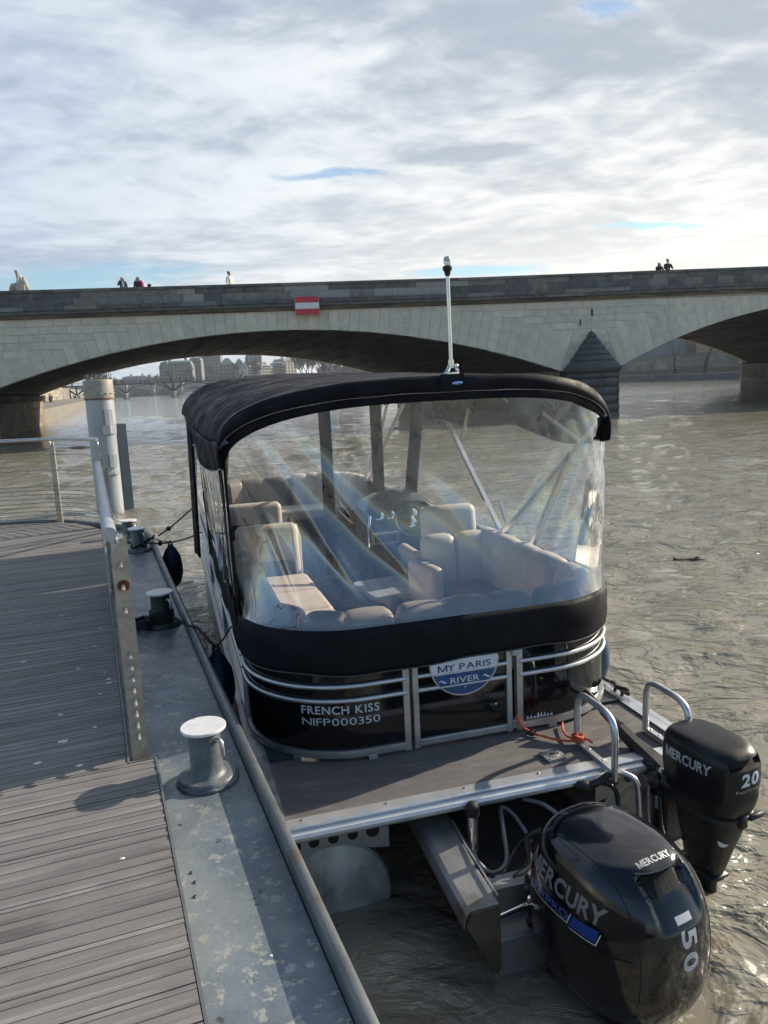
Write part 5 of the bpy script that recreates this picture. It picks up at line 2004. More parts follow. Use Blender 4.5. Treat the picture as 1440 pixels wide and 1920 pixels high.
# light mast
mast = sub('light_mast')
b = MB()
mx, my = 0.03, 0.66
b.box((mx, my, 2.726), (0.075, 0.055, 0.014), None, 0.004); b.tube([(mx - 0.03, my - 0.01, 2.73), (mx - 0.01, my, 2.765), (mx + 0.01, my, 2.78)], 0.010, 8); b.tube([(mx + 0.035, my - .02, 2.735), (mx + 0.02, my, 2.765)], 0.008, 8); b.sphere((mx + .028, my - .01, 2.765), 0.013, 8, 6)
b.build('mast_hinge', CHROME, mast)
b = MB(); b.tube([(mx, my, 2.755), (mx - 0.004, my, 3.275)], 0.0105, 14); b.tube([(mx, my, 2.755), (mx, my, 2.80)], 0.016, 14); b.build('mast_tube', mat('polished mast', (0.62, 0.60, 0.55), 0.22, 0.9), mast, 50)
b = MB(); b.lathe([(0.011, 3.245), (0.015, 3.255), (0.018, 3.27), (0.025, 3.278), (0.026, 3.294), (0.021, 3.30)], 20, Matrix.Translation((mx - .004, my, 0))); b.build('lamp_base', BLACKP, mast, 40)
LENS = bpy.data.materials.new('clear lamp lens'); LENS.use_nodes = True
n = NT(LENS.node_tree); p = n.add('ShaderNodeBsdfPrincipled'); o = n.add('ShaderNodeOutputMaterial'); n.put(o.inputs[0], p.outputs[0])
p.inputs['Base Color'].default_value = (0.85, 0.86, 0.88, 1); p.inputs['Transmission Weight'].default_value = 0.55; p.inputs['Roughness'].default_value = 0.15
b = MB(); b.lathe([(0.018, 3.30), (0.020, 3.307), (0.020, 3.336), (0.015, 3.347), (0.004, 3.351)], 20, Matrix.Translation((mx - .004, my, 0))); b.build('lamp_lens', LENS, mast, 40)

# ---- clear vinyl
VIN = bpy.data.materials.new('clear vinyl film')
VIN.use_nodes = True
n = NT(VIN.node_tree)
o = n.add('ShaderNodeOutputMaterial')
tr = n.add('ShaderNodeBsdfTransparent'); n.put(tr.inputs[0], (0.92, 0.93, 0.94))
gl = n.add('ShaderNodeBsdfGlossy'); gl.inputs['Roughness'].default_value = 0.015; n.put(gl.inputs[0], (0.95, 0.97, 1.0))
df = n.add('ShaderNodeBsdfTranslucent'); n.put(df.inputs[0], (0.75, 0.78, 0.8))
fr = n.add('ShaderNodeFresnel'); fr.inputs['IOR'].default_value = 1.55
t = n.add('ShaderNodeTexCoord')
bn = n.bump(n.noise(n.mapping(t.outputs['Object'], (3, 3, 0.8)), 3.0, 3, 0.5), 0.06, 0.02)
n.put(gl.inputs['Normal'], bn); n.put(fr.inputs['Normal'], bn)
m1 = n.add('ShaderNodeMixShader'); n.put(m1.inputs[0], 0.015); n.put(m1.inputs[1], tr.outputs[0]); n.put(m1.inputs[2], df.outputs[0])
m2 = n.add('ShaderNodeMixShader'); n.put(m2.inputs[0], n.math('MULTIPLY', fr.outputs[0], 4.2, clamp=True)); n.put(m2.inputs[1], m1.outputs[0]); n.put(m2.inputs[2], gl.outputs[0])
n.put(o.inputs[0], m2.outputs[0])

PS0, PS1 = -1.60, 1.72             # the rear curtain along the fence line


def pane_base(u, w):
    s = PS0 + (PS1 - PS0) * u
    p0 = fp(s, 0.022, 1.362)
    # matching point on the canopy edge
    q = max(-1.0, min(1.0, s / 1.55))
    x = 1.222 * math.sin(q * PI / 2) ** 1.0 if abs(q) < 1 else 1.222 * q
    p1 = Vector((x * (0.965 if x > 0 else 1), rear_y(x) + 0.012, arch_v(x) + 0.085))
    if s > 1.55:
        p1 = Vector((1.185, rear_y(1.222) + (s - 1.55) * 1.0, 2.43))
    return p0.lerp(p1, w)


FOLDS = [  # u at bottom, w bottom, u at top, w top, amplitude, width
    (0.47, -0.03, 0.22, 0.90, 0.032, 0.020), (0.345, 0.03, 0.15, 0.95, 0.030, 0.018), (0.64, -0.05, 0.42, 0.7, 0.008, 0.02), (0.24, -0.05, 0.09, 0.8, 0.012, 0.014), (0.72, -0.02, 0.40, 0.8, -0.010, 0.028),
    (0.22, 0.0, 0.07, 0.7, -0.009, 0.016), (0.42, -0.05, 0.19, 0.95, -0.008, 0.020),
    (0.66, 0.15, 0.83, 1.0, 0.012, 0.020), (0.72, 0.15, 0.90, 1.0, -0.011, 0.018), (0.80, 0.05, 0.93, 0.95, 0.011, 0.015), (0.60, 0.35, 0.76, 1.05, -0.013, 0.024), (0.56, 0.55, 0.66, 1.05, 0.014, 0.028), (0.87, 0.1, 0.96, 0.9, 0.009, 0.012),
    (0.5, 0.60, 0.56, 1.05, -0.012, 0.03)]


def sstep(t):
    t = max(0.0, min(1.0, t))
    return t * t * (3 - 2 * t)


def pane(u, w):
    p0 = pane_base(u, w)
    du = (pane_base(min(1, u + .01), w) - pane_base(max(0, u - .01), w)).normalized()
    dv = (pane_base(u, min(1, w + .01)) - pane_base(u, max(0, w - .01))).normalized()
    nn = du.cross(dv).normalized()
    d = 0.0
    for ub, wb, ut, wt, a, wd in FOLDS:
        f = (w - wb) / (wt - wb)
        uc = ub + (ut - ub) * f
        env = max(0.0, min(1.0, f * 3.0)) * max(0.0, min(1.0, (1.15 - f) * 3))
        d += a * env * math.exp(-((u - uc) / (wd * (0.6 + 0.7 * max(0, f)))) ** 2)
    edge = min(1, 8 * min(u, 1 - u)) * min(1, 7 * min(w, 1 - w))
    d += 0.006 * noise3(u * 9, w * 3, 2.0) + 0.0035 * noise3(u * 30 + w * 8, w * 3, 5.0)
    return p0 + nn * (d * max(0.08, edge) - 0.135 * math.sin(PI * w ** 0.85) * sstep(u / 0.14) * sstep((0.86 - u) / 0.20))


b = MB(); b.grid(pane, 300, 120); b.build('rear_curtain', VIN, boat, 180, False)


def strip_on(fn, u0, u1, w0, w1, nu, nw, out, name, m):
    b = MB()

    def f(a, c):
        u, w = u0 + (u1 - u0) * a, w0 + (w1 - w0) * c
        du = (fn(min(1, u + .01), w) - fn(max(0, u - .01), w)).normalized()
        dv = (fn(u, min(1, w + .01)) - fn(u, max(0, w - .01))).normalized()
        return fn(u, w) + du.cross(dv).normalized() * out
    b.grid(f, nu, nw)
    o = b.build(name, m, boat, 180, False)
    s_ = o.modifiers.new('thick', 'SOLIDIFY'); s_.thickness = 0.004; s_.offset = 0
    return o


sgn_ = 1
strip_on(pane_base, 0.0, 0.046, 0.0, 1.0, 5, 40, 0.008, 'curtain_zip', CANV)
strip_on(pane_base, 0.0, 1.0, 0.930, 1.0, 90, 4, 0.004, 'curtain_top_hem', CANV)
# black canvas cut-out that widens at the left top corner
b = MB()
corner = []
for i in range(15):
    u = 0.20 * i / 14
    corner.append((u, 0.955 - 0.10 * math.exp(-u / 0.035)))
b.grid(lambda a, c: pane_base(0.20 * a, (0.930 - 0.16 * math.exp(-a * 0.20 / 0.028)) * (1 - c) + 0.97 * c), 24, 5)
o = b.build('curtain_corner', CANV, boat, 180, False); s_ = o.modifiers.new('thick', 'SOLIDIFY'); s_.thickness = 0.004; s_.offset = 0
b = MB()
b.grid(lambda a, c: pane_base(1 - 0.16 * a, (0.930 - 0.09 * math.exp(-a * 0.16 / 0.03)) * (1 - c) + 0.97 * c), 24, 5)
o = b.build('curtain_corner', CANV, boat, 180, False); s_ = o.modifiers.new('thick', 'SOLIDIFY'); s_.thickness = 0.004; s_.offset = 0


# left side curtain
def side_pane(u, w):
    y = 1.20 + 2.9 * u
    p0 = fp(-(1.35 + (y - 0.98)), 0.024, 1.362)
    p0.y = y
    p0.x = -1.195 if y > 1.16 else p0.x
    p1 = Vector((-1.235 - 0.05 * math.sin(PI * min(1, u)), y - 0.28 * (1 - u), 2.40))
    q = p0.lerp(p1, w)
    q.x += 0.008 * noise3(u * 16, w * 2.0) * min(1, 6 * min(w, 1 - w)) + 0.004 * noise3(u * 50, w * 2)
    return q


b = MB(); b.grid(side_pane, 120, 40); b.build('side_curtain', VIN, boat, 180, False)
b = MB(); b.grid(lambda a, c: side_pane(0.035 * a, c) + Vector((-0.014, 0, 0)), 4, 30)
o = b.build('curtain_zip', CANV, boat, 180, False); s_ = o.modifiers.new('thick', 'SOLIDIFY'); s_.thickness = 0.004
b = MB(); b.grid(lambda a, c: side_pane(0.93 + 0.07 * a, c) + Vector((-0.012, 0, 0)), 4, 30)
o = b.build('curtain_zip', CANV, boat, 180, False); s_ = o.modifiers.new('thick', 'SOLIDIFY'); s_.thickness = 0.004
# dark canvas skirt under the side curtain, cut on a slant
b = MB(); b.grid(lambda a, c: Vector((-1.205 - 0.006 * math.sin(a * 20), 1.2 + 2.95 * a, 1.12 + (0.02 * math.sin(a * 9)) + c * (0.255 + 0.22 * math.exp(-((a - 0.0) / 0.20) ** 2) * 0.0))), 40, 5)
o = b.build('side_skirt', CANV, boat, 180, False); s_ = o.modifiers.new('thick', 'SOLIDIFY'); s_.thickness = 0.004
# rolled up curtain hanging at the left fore end, its lower end free
b = MB(); b.grid(lambda a, c: Vector((-1.30 - 0.03 * math.sin(PI * a) + 0.03 * c, 4.0 + 0.62 * a + 0.05 * c, 1.12 + 1.3 * c + 0.02 * math.sin(8 * a))), 14, 20)
o = b.build('loose_curtain', CANV, boat, 180, False); s_ = o.modifiers.new('thick', 'SOLIDIFY'); s_.thickness = 0.02
# canvas straps between the fore curtains
for x0, x1, wd in ((0.10, 0.10, 0.13), (0.66, 0.66, 0.13), (1.16, 1.02, 0.14)):
    b = MB(); b.grid(lambda a, c: Vector((x0 + (x1 - x0) * (1 - c) + wd * (a - 0.5), 4.62 + 0.012 * math.sin(c * 7), 0.66 + (2.74 - 0.66) * c if x0 < 1 else 1.40 + 1.25 * c)), 4, 20)
    o = b.build('curtain_strap', CANV, boat, 180, False); s_ = o.modifiers.new('thick', 'SOLIDIFY'); s_.thickness = 0.006

# ---- bimini frame tubes
TUB = mat('bright bimini tube', (0.62, 0.63, 0.65), 0.30, 0.8, 0.05, 4)


def bar(p, q, w=0.026, name='bimini_tube', m=TUB):
    b = MB(); b.tube([p, q], w * 0.72, 4); return b.build(name, m, boat, 0)


for s in (1, -1):
    X = 1.205 * s if s < 0 else 1.165
    bar((X, 2.52, 1.37), (X, 0.93, 2.42)); bar((X, 2.58, 1.40), (X * 1.0, 3.95, 2.40)); bar((X, 1.98, 1.37), (X, 1.35, 2.16))
    bar((X, 2.36, 1.37), (X * 0.995, 2.56, 1.66), 0.02); bar((X * 1.02, 3.45, 2.14), (X * 1.0, 3.2, 2.42), 0.022); bar((X, 1.2, 2.24), (X * 1.0, 1.75, 2.42), 0.022)
    for y in (2.52, 1.98, 2.36):
        b = MB(); b.box((X, y, 1.375), (0.035, 0.07, 0.035), None, 0.006); b.build('tube_mount', ALU_M, boat, 30)
    bar((X, 7.0, 1.37), (X, 5.2, 2.44)); bar((X, 7.0, 1.37), (X, 6.2, 2.40)); bar((X, 6.55, 1.75), (X, 5.9, 2.42), 0.02)
for y, z in ((0.72, 2.66), (2.2, 2.74), (3.95, 2.72)):
    b = MB(); b.tube([(x, y + 0.25 * (abs(x) / 1.2) ** 3, arch_v(x, z - 0.03, z - 0.36, 1.25, 3.0)) for x in [-1.2 + 2.4 * i / 30 for i in range(31)]], 0.014, 8); b.build('bimini_bow', TUB, boat)

# ---- floor and furniture
b = MB()
b.box((0, 4.3, 0.612), (2.26, 7.2, 0.012)); b.build('cabin_floor', CARPET, boat, 0)


def cushion(c, s, m, name, parent=None, bev=0.05, rotz=0.0, tilt=0.0, ribs=0, axis='x'):
    """soft block; ribs are stitched channels"""
    M = Matrix.Translation(c) @ Matrix.Rotation(rotz, 4, 'Z') @ Matrix.Rotation(tilt, 4, 'X')
    b = MB()
    bb = min(bev, min(s) * 0.48)
    if ribs > 1:
        ai = 0 if axis == 'x' else 1
        L = s[ai] / ribs
        for i in range(ribs):
            off = [0, 0, 0]; off[ai] = -s[ai] / 2 + L * (i + 0.5)
            ss = list(s); ss[ai] = L * 1.03
            b.box(off, ss, M, min(bb, L * 0.42), 3)
    else:
        b.box((0, 0, 0), s, M, bb, 4)
    o = b.build(name, m, parent or boat, 180)
    return o


def back_along(name, s0, s1, parent, z0=1.0, z1=1.42, th=0.17, ribs=0, m=None, inset=0.04):
    """back rest that follows the fence line, stitched in channels"""
    b = MB()
    L = s1 - s0
    n = max(8, int(abs(L) / 0.02))
    secs = []
    prof = []
    for i in range(17):
        a = -0.15 + (PI + 0.3) * i / 16
        prof.append((0.5 - 0.5 * math.cos(a) if False else math.cos(a), math.sin(a)))
    for i in range(n + 1):
        f = i / n
        s = s0 + L * f
        rib = abs(math.sin(PI * f * ribs)) ** 0.45 if ribs else 1.0
        endr = min(1.0, math.sqrt(max(0.0, min(f, 1 - f) * abs(L) / 0.05 + 0.05)))
        t_ = th * (0.90 + 0.10 * rib) * (0.6 + 0.4 * endr)
        zt = z1 - 0.018 * (1 - rib) - 0.05 * (1 - endr)
        sec = []
        # inner face, rounded top, outer face
        for px_, pz_ in ((0.0, z0), (-0.02, z0 + 0.1), (0.0, z0 + 0.22), (0.01, zt - 0.09), (0.14, zt - 0.03), (0.32, zt - 0.004), (0.5, zt), (0.72, zt - 0.008), (0.92, zt - 0.035), (1.0, zt - 0.09), (1.0, z0)):
            dpt = inset + t_ * (1 - px_)
            if px_ > 0.95:
                dpt = inset
            p = fp(s, -dpt, pz_)
            sec.append(p)
        secs.append(sec)
    b.ring(secs)
    return b.build(name, m or LEATH, parent, 60)


# stern bench with its three back cushions, port lounge, starboard lounge
sb = sub('stern_bench')
back_along('back_cushion', -0.97, -0.36, sb, 0.98, 1.435, 0.20, 2)
back_along('back_cushion', -0.345, 0.50, sb, 0.98, 1.435, 0.20, 3)
back_along('back_cushion', 0.515, 1.62, sb, 0.98, 1.435, 0.20, 2)
cushion((0.72, 1.02, 0.99), (0.70, 0.42, 0.15), LEATH, 'seat_cushion', sb, 0.05)
cushion((0.72, 1.02, 0.78), (0.66, 0.40, 0.30), LEATH_G, 'bench_base', sb, 0.02)
pl = sub('port_lounge')
back_along('back_cushion', -3.45, -0.985, pl, 0.98, 1.45, 0.21, 7)
cushion((-0.68, 2.35, 0.99), (0.52, 1.70, 0.15), LEATH, 'seat_cushion', pl, 0.05, ribs=3, axis='y')
cushion((-0.70, 1.30, 0.99), (0.52, 0.75, 0.15), LEATH, 'seat_cushion', pl, 0.05)
cushion((-0.70, 2.0, 0.77), (0.50, 2.3, 0.29), LEATH_G, 'bench_base', pl, 0.02)
cushion((-0.70, 3.66, 1.19), (0.58, 0.20, 0.50), LEATH, 'head_rest', pl, 0.07, 0, -0.12)
cushion((-0.70, 3.56, 1.02), (0.50, 0.06, 0.20), LEATH_D, 'lumbar_pad', pl, 0.03, 0, -0.12)
b = MB(); b.tube([(-0.41, 3.64, 0.75), (-0.41, 3.64, 1.30), (-0.44, 3.66, 1.42)], 0.022, 8); b.build('rest_trim', LEATH, pl)
sl = sub('starboard_lounge')
back_along('back_cushion', 1.64, 3.02, sl, 0.98, 1.44, 0.21, 4)
cushion((0.72, 2.52, 1.20), (0.58, 0.19, 0.46), LEATH, 'head_rest', sl, 0.08, 0, -0.10, 2)
cushion((0.40, 2.36, 1.06), (0.12, 0.46, 0.36), LEATH, 'arm_rest', sl, 0.05, 0.15)
cushion((0.76, 2.12, 0.96), (0.50, 0.66, 0.15), LEATH_D, 'seat_cushion', sl, 0.05)
cushion((0.76, 1.85, 0.76), (0.48, 1.2, 0.26), LEATH_G, 'bench_base', sl, 0.02)
# port bow lounge seen from behind, and the curved bow bench
pb2 = sub('port_bow_lounge')
cushion((-0.68, 5.36, 1.18), (0.72, 0.20, 0.44), LEATH, 'head_rest', pb2, 0.07)
cushion((-0.68, 5.22, 1.00), (0.62, 0.06, 0.36), LEATH_G, 'rest_shell', pb2, 0.02)
cushion((-0.70, 6.0, 0.95), (0.6, 1.1, 0.16), LEATH, 'seat_cushion', pb2, 0.05)
cushion((-0.70, 5.9, 0.74), (0.58, 1.3, 0.24), LEATH_G, 'bench_base', pb2, 0.02)
bb_ = sub('bow_bench')
h_ = FLEN / 2
back_along('back_cushion', h_ - 0.15, h_ + 1.0, bb_, 0.94, 1.42, 0.24, 3, LEATH_D)
back_along('back_cushion', h_ - 1.75, h_ - 0.17, bb_, 0.94, 1.44, 0.26, 7)
cushion((0.05, 7.25, 0.93), (1.6, 0.55, 0.16), LEATH, 'seat_cushion', bb_, 0.05)
cushion((0.05, 7.3, 0.74), (1.6, 0.5, 0.24), LEATH_G, 'bench_base', bb_, 0.02)

# helm: console, dash, wheel, helm chair
hc = sub('helm_console')
CONS = mat('dark console gelcoat', (0.035, 0.045, 0.06), 0.3, 0, 0.1, 3)
b = MB()
b.ring([[(0.40, y, z) for y, z in ((4.0, 0.62), (4.65, 0.62), (4.72, 1.30), (4.55, 1.45), (4.20, 1.40), (3.98, 1.20))],
        [(1.08, y, z) for y, z in ((4.0, 0.62), (4.65, 0.62), (4.72, 1.30), (4.55, 1.45), (4.20, 1.40), (3.98, 1.20))]])
b.build('console_body', CONS, hc, 30)
b = MB()
b.grid(lambda a, c: Vector((0.36 + 0.76 * a, 4.12 + 0.5 * c, 1.40 + 0.17 * math.sin(PI * a) ** 0.6 * (0.45 + 0.55 * math.sin(PI * c * 0.9)))), 20, 10)
b.build('dash_hood', mat('black dash hood', (0.02, 0.024, 0.03), 0.25), hc, 180, False)
for x in (0.50, 0.62, 0.86, 0.97):
    b = MB(); b.lathe([(0.048, 0), (0.052, 0.008), (0.042, 0.014)], 18, Matrix.Translation((x, 4.09, 1.345)) @ Matrix.Rotation(R(60), 4, 'X')); b.build('gauge', CHROME, hc, 40)
b = MB()
WM = Matrix.Translation((0.80, 3.94, 1.29)) @ Matrix.Rotation(R(58), 4, 'X')
b.tube([(0.17 * math.cos(a), 0.17 * math.sin(a), 0) for a in [2 * PI * i / 32 for i in range(32)]], 0.014, 8, True, WM)
for k_ in range(3):
    a = PI / 2 + 2 * PI * k_ / 3
    b.tube([(0, 0, -0.03), (0.16 * math.cos(a), 0.16 * math.sin(a), 0)], 0.012, 6, M=WM)
b.build('steering_wheel', BLACKP, hc)
b = MB(); b.lathe([(0.06, -0.05), (0.06, -0.02), (0.03, -0.01)], 16, WM); b.build('wheel_hub', CHROME, hc, 40)
b = MB(); b.box((0.53, 3.978, 1.13), (0.30, 0.02, 0.13), None, 0.01); b.build('screen_frame', mat('pale screen frame', (0.45, 0.47, 0.5), 0.4), hc, 30)
b = MB(); b.box((0.53, 3.966, 1.13), (0.23, 0.01, 0.075)); b.build('screen', mat('blue grey screen', (0.03, 0.05, 0.08), 0.1), hc, 0)
b = MB(); b.tube([(0.40, 4.05, 1.36), (0.36, 4.0, 1.20), (0.36, 3.98, 1.05)], 0.014, 8); b.build('grab_bar', CHROME, hc)
ch = sub('helm_chair')
cushion((0.86, 3.02, 1.27), (0.52, 0.16, 0.62), LEATH, 'backrest', ch, 0.075, 0, -0.10)
cushion((0.86, 3.30, 1.00), (0.54, 0.50, 0.15), LEATH, 'seat_cushion', ch, 0.06)
cushion((0.55, 3.24, 1.13), (0.10, 0.46, 0.10), LEATH, 'arm_rest', ch, 0.04)
cushion((0.56, 3.24, 1.0), (0.09, 0.42, 0.18), LEATH_D, 'arm_pad', ch, 0.03)
cushion((1.13, 3.24, 1.13), (0.10, 0.46, 0.10), LEATH, 'arm_rest', ch, 0.04)
b = MB(); b.lathe([(0.24, 0.62), (0.24, 0.64), (0.06, 0.66), (0.06, 0.94)], 20, Matrix.Translation((0.86, 3.28, 0))); b.build('pedestal', ALU_M, ch, 40)
# table with rounded corners
tb = sub('cabin_table')


def rrect(w, h, r_, n=6):
    o = []
    for cx, cy, a0 in ((w / 2 - r_, h / 2 - r_, 0), (-w / 2 + r_, h / 2 - r_, PI / 2), (-w / 2 + r_, -h / 2 + r_, PI), (w / 2 - r_, -h / 2 + r_, 1.5 * PI)):
        for i in range(n + 1):
            a = a0 + PI / 2 * i / n
            o.append((cx + r_ * math.cos(a), cy + r_ * math.sin(a)))
    return o


TM = Matrix.Translation((0.21, 2.80, 0)) @ Matrix.Rotation(R(8), 4, 'Z')
TABM = mat('pale table top', (0.36, 0.39, 0.42), 0.35, 0, 0.05, 4)
b = MB(); b.prism(rrect(0.46, 0.62, 0.08), 0.925, 0.955, TM); b.build('table_top', TABM, tb, 30)
b = MB(); b.prism(rrect(0.47, 0.63, 0.085), 0.915, 0.932, TM); b.build('table_edge', ALU_M, tb, 30)
b = MB(); b.lathe([(0.14, 0.62), (0.14, 0.635), (0.035, 0.65), (0.035, 0.915)], 18, TM); b.build('table_leg', ALU_M, tb, 40)

# ---- stern fittings
for x, lab in ((0.585, 'hoop'), (1.035, 'hoop')):
    b = MB()
    P = smooth_path([(x, 0.285, 0.625), (x, 0.285, 0.78), (x, 0.275, 0.865), (x, 0.225, 0.918), (x, 0.10, 0.925), (x, 0.0, 0.922), (x, -0.070, 0.895), (x, -0.098, 0.83), (x, -0.098, 0.70), (x, -0.098, 0.575)], 5)
    b.tube(P, 0.0185, 12)
    b.build('boarding_hoop', ALU, boat, 60)
    b = MB(); b.box((x, 0.10, 0.620), (0.036, 0.40, 0.022), None, 0.004)
    for y in (0.02, 0.16, 0.24):
        b.sphere((x + .004, y, 0.633), (0.007, 0.007, 0.004), 8, 5)
    b.build('hoop_base', ALU, boat, 30)
    b = MB(); b.tube(smooth_path([(x + 0.03, -0.05, 0.60), (x + 0.06, -0.09, 0.60), (x + 0.11, -0.13, 0.56), (x + 0.12, -0.14, 0.42), (x + 0.12, -0.14, 0.30)], 5), 0.016, 10); b.build('ladder_tube', ALU, boat, 60)
b = MB()
HM = Matrix.Translation((0.385, 0.205, DECKZ)) @ Matrix.Rotation(R(4), 4, 'Z')
b.prism(rrect(0.118, 0.118, 0.012), 0.001, 0.016, HM); b.build('hatch_plate', ALU_M, boat, 30)
b = MB(); b.tube([(0.033 * math.cos(a), 0.033 * math.sin(a), 0.0165) for a in [2 * PI * i / 28 for i in range(28)]], 0.003, 6, True, HM); b.build('hatch_ring', STEEL, boat)
b = MB()
for sx_ in (-1, 1):
    for sy_ in (-1, 1):
        b.sphere((0.046 * sx_, 0.046 * sy_, 0.017), (0.006, 0.006, 0.003), 8, 5, HM)
b.box((0, 0, 0.018), (0.03, 0.012, 0.006), HM); b.build('hatch_screw', BLACKP, boat)
# cleat on the right edge
b = MB()
b.tube([(1.185, 0.70, 0.645), (1.185, 0.90, 0.645)], 0.012, 8); b.tube([(1.185, 0.76, 0.612), (1.185, 0.76, 0.645)], 0.012, 8); b.tube([(1.185, 0.84, 0.612), (1.185, 0.84, 0.645)], 0.012, 8); b.build('deck_cleat', BLACKP, boat)
b = MB(); b.tube([(0.37, 0.50, 0.612), (0.40, 0.47, 0.618), (0.42, 0.45, 0.612)], 0.008, 6); b.tube([(0.385 + 0.022 * math.cos(a), 0.455, 0.63 + 0.016 * math.sin(a)) for a in [2 * PI * i / 12 for i in range(12)]], 0.006, 6, True); b.build('tie_ring', BLACKP, boat)

# ---- engine pod: two arms and a cross plate below the deck
PODM = mat('engine pod aluminium', (0.36, 0.36, 0.36), 0.42, 0.55, 0.18, 3, 0.1, 30, col2=(0.24, 0.215, 0.18), thr=(0.5, 0.72))
ARX = -0.375


def arm(x, name):
    b = MB()
    # cross section: flat top with rounded left shoulder, open below
    prof = [(-0.088, 0.335), (-0.086, 0.372), (-0.074, 0.398), (-0.054, 0.412), (0.080, 0.418), (0.086, 0.41), (0.086, 0.02), (0.080, 0.02), (0.080, 0.404), (-0.050, 0.404), (-0.068, 0.392), (-0.079, 0.37), (-0.081, 0.335)]
    secs = []
    for y, dz_ in ((0.60, 0.05), (0.10, 0.03), (-0.30, 0.0), (-0.57, -0.012)):
        secs.append([(x + a, y, zz_ + (dz_ if zz_ > 0.1 else 0)) for a, zz_ in prof])
    b.ring(secs)
    b.build(name, PODM, boat, 30)
    b = MB()
    b.ring([[(x + 0.0865, y_, z_) for y_, z_ in ((-0.54, 0.42), (0.55, 0.46), (0.55, 0.468), (-0.54, 0.428))], [(x + 0.092, y_, z_) for y_, z_ in ((-0.54, 0.42), (0.55, 0.46), (0.55, 0.468), (-0.54, 0.428))]])
    b.build('arm_bead', ALU, boat, 0)
    b = MB()
    b.ring([[(x - 0.078, -0.573, 0.335), (x - 0.05, -0.573, 0.395), (x + 0.084, -0.573, 0.40), (x + 0.084, -0.573, 0.09), (x + 0.06, -0.573, 0.07)], [(x - 0.078, -0.580, 0.335), (x - 0.05, -0.58, 0.395), (x + 0.084, -0.580, 0.40), (x + 0.084, -0.580, 0.09), (x + 0.06, -0.58, 0.07)]])
    b.build('arm_end', mat('brown stained aluminium', (0.11, 0.09, 0.065), 0.5, 0.3, 0.3, 5), boat, 0)


arm(ARX, 'pod_arm')
b = MB(); b.box((0.60, 0.0, 0.10), (0.05, 1.1, 0.30)); b.build('pod_side', PODM, boat, 0)
b = MB(); b.box((0.12, -0.36, 0.12), (0.85, 0.05, 0.42)); b.box((0.12, -0.44, 0.165), (0.85, 0.16, 0.022), None, 0.008); b.box((-0.17, -0.51, 0.06), (0.25, 0.02, 0.20)); b.build('transom_plate', PODM, boat, 0)
b = MB(); b.box((0.12, 0.10, 0.20), (0.85, 0.85, 0.03)); b.build('pod_floor', mat('dark stained pod floor', (0.06, 0.06, 0.06), 0.6, 0.2, 0.3, 4), boat, 0)
b = MB(); b.box((0.12, -0.30, 0.285), (0.80, 0.10, 0.05), None, 0.01); b.build('pod_shelf', ALU_M, boat, 0)
b = MB(); b.lathe([(0.029, 0.22), (0.029, 0.545)], 18, Matrix.Translation((-0.215, -0.085, 0))); b.build('filler_pipe', CHROME, boat, 40)
b = MB(); b.lathe([(0.034, 0.540), (0.036, 0.552), (0.036, 0.585), (0.024, 0.604), (0.004, 0.608)], 18, Matrix.Translation((-0.215, -0.085, 0))); b.build('filler_cap', RUBBER, boat, 50)

HOSE = mat('black hose', (0.016, 0.017, 0.019), 0.4, 0, 0.2, 30)
HOSE_G = mat('grey cable', (0.22, 0.23, 0.24), 0.45, 0, 0.1, 30)
for pts, r_, m in (([(-0.28, 0.05, 0.44), (-0.24, -0.10, 0.36), (-0.18, -0.20, 0.29), (-0.08, -0.18, 0.31), (-0.04, -0.06, 0.42), (0.0, 0.05, 0.46), (0.06, 0.02, 0.42), (0.10, -0.10, 0.33)], 0.011, HOSE_G),
                   ([(-0.26, 0.08, 0.40), (-0.25, -0.08, 0.30), (-0.20, -0.24, 0.24), (-0.06, -0.30, 0.26), (0.02, -0.22, 0.32), (0.14, -0.24, 0.36)], 0.013, HOSE),
                   ([(-0.10, -0.32, 0.32), (0.0, -0.28, 0.34), (0.03, -0.20, 0.42), (0.09, -0.22, 0.46), (0.16, -0.30, 0.44), (0.19, -0.40, 0.40)], 0.016, HOSE),
                   ([(-0.20, -0.27, 0.31), (-0.10, -0.20, 0.28), (0.0, -0.10, 0.30), (0.09, -0.08, 0.36), (0.16, -0.12, 0.40)], 0.012, HOSE),
                   ([(0.12, 0.04, 0.49), (0.20, -0.02, 0.48), (0.26, -0.10, 0.44), (0.28, -0.20, 0.42)], 0.012, HOSE_G),
                   ([(0.45, -0.06, 0.56), (0.52, -0.10, 0.575), (0.57, -0.13, 0.54), (0.58, -0.14, 0.45), (0.54, -0.2, 0.38)], 0.013, HOSE)):
    b = MB(); b.tube(smooth_path(pts, 6), r_, 8); b.build('hose', m, boat, 60)
b = MB(); b.lathe([(0.017, 0), (0.017, 0.05)], 10, Matrix.Translation((-0.055, -0.30, 0.262)) @ Matrix.Rotation(R(75), 4, 'Y')); b.build('hose_clamp', CHROME, boat)
b = MB(); b.tube(smooth_path([(0.40, -0.02, 0.555), (0.45, -0.07, 0.56), (0.50, -0.10, 0.59), (0.56, -0.09, 0.615)], 5), [0.02] * 15 + [0.014], 8); b.sphere((0.43, -0.06, 0.555), (0.05, 0.035, 0.03), 10, 8); b.build('cable_plug', BLACKP, boat)

# ---- fenders on the boat
FEN = mat('navy fender', (0.010, 0.022, 0.055), 0.45, 0, 0.12, 6)
FEN_B = mat('slate blue fender', (0.05, 0.095, 0.15), 0.4, 0, 0.1, 6)


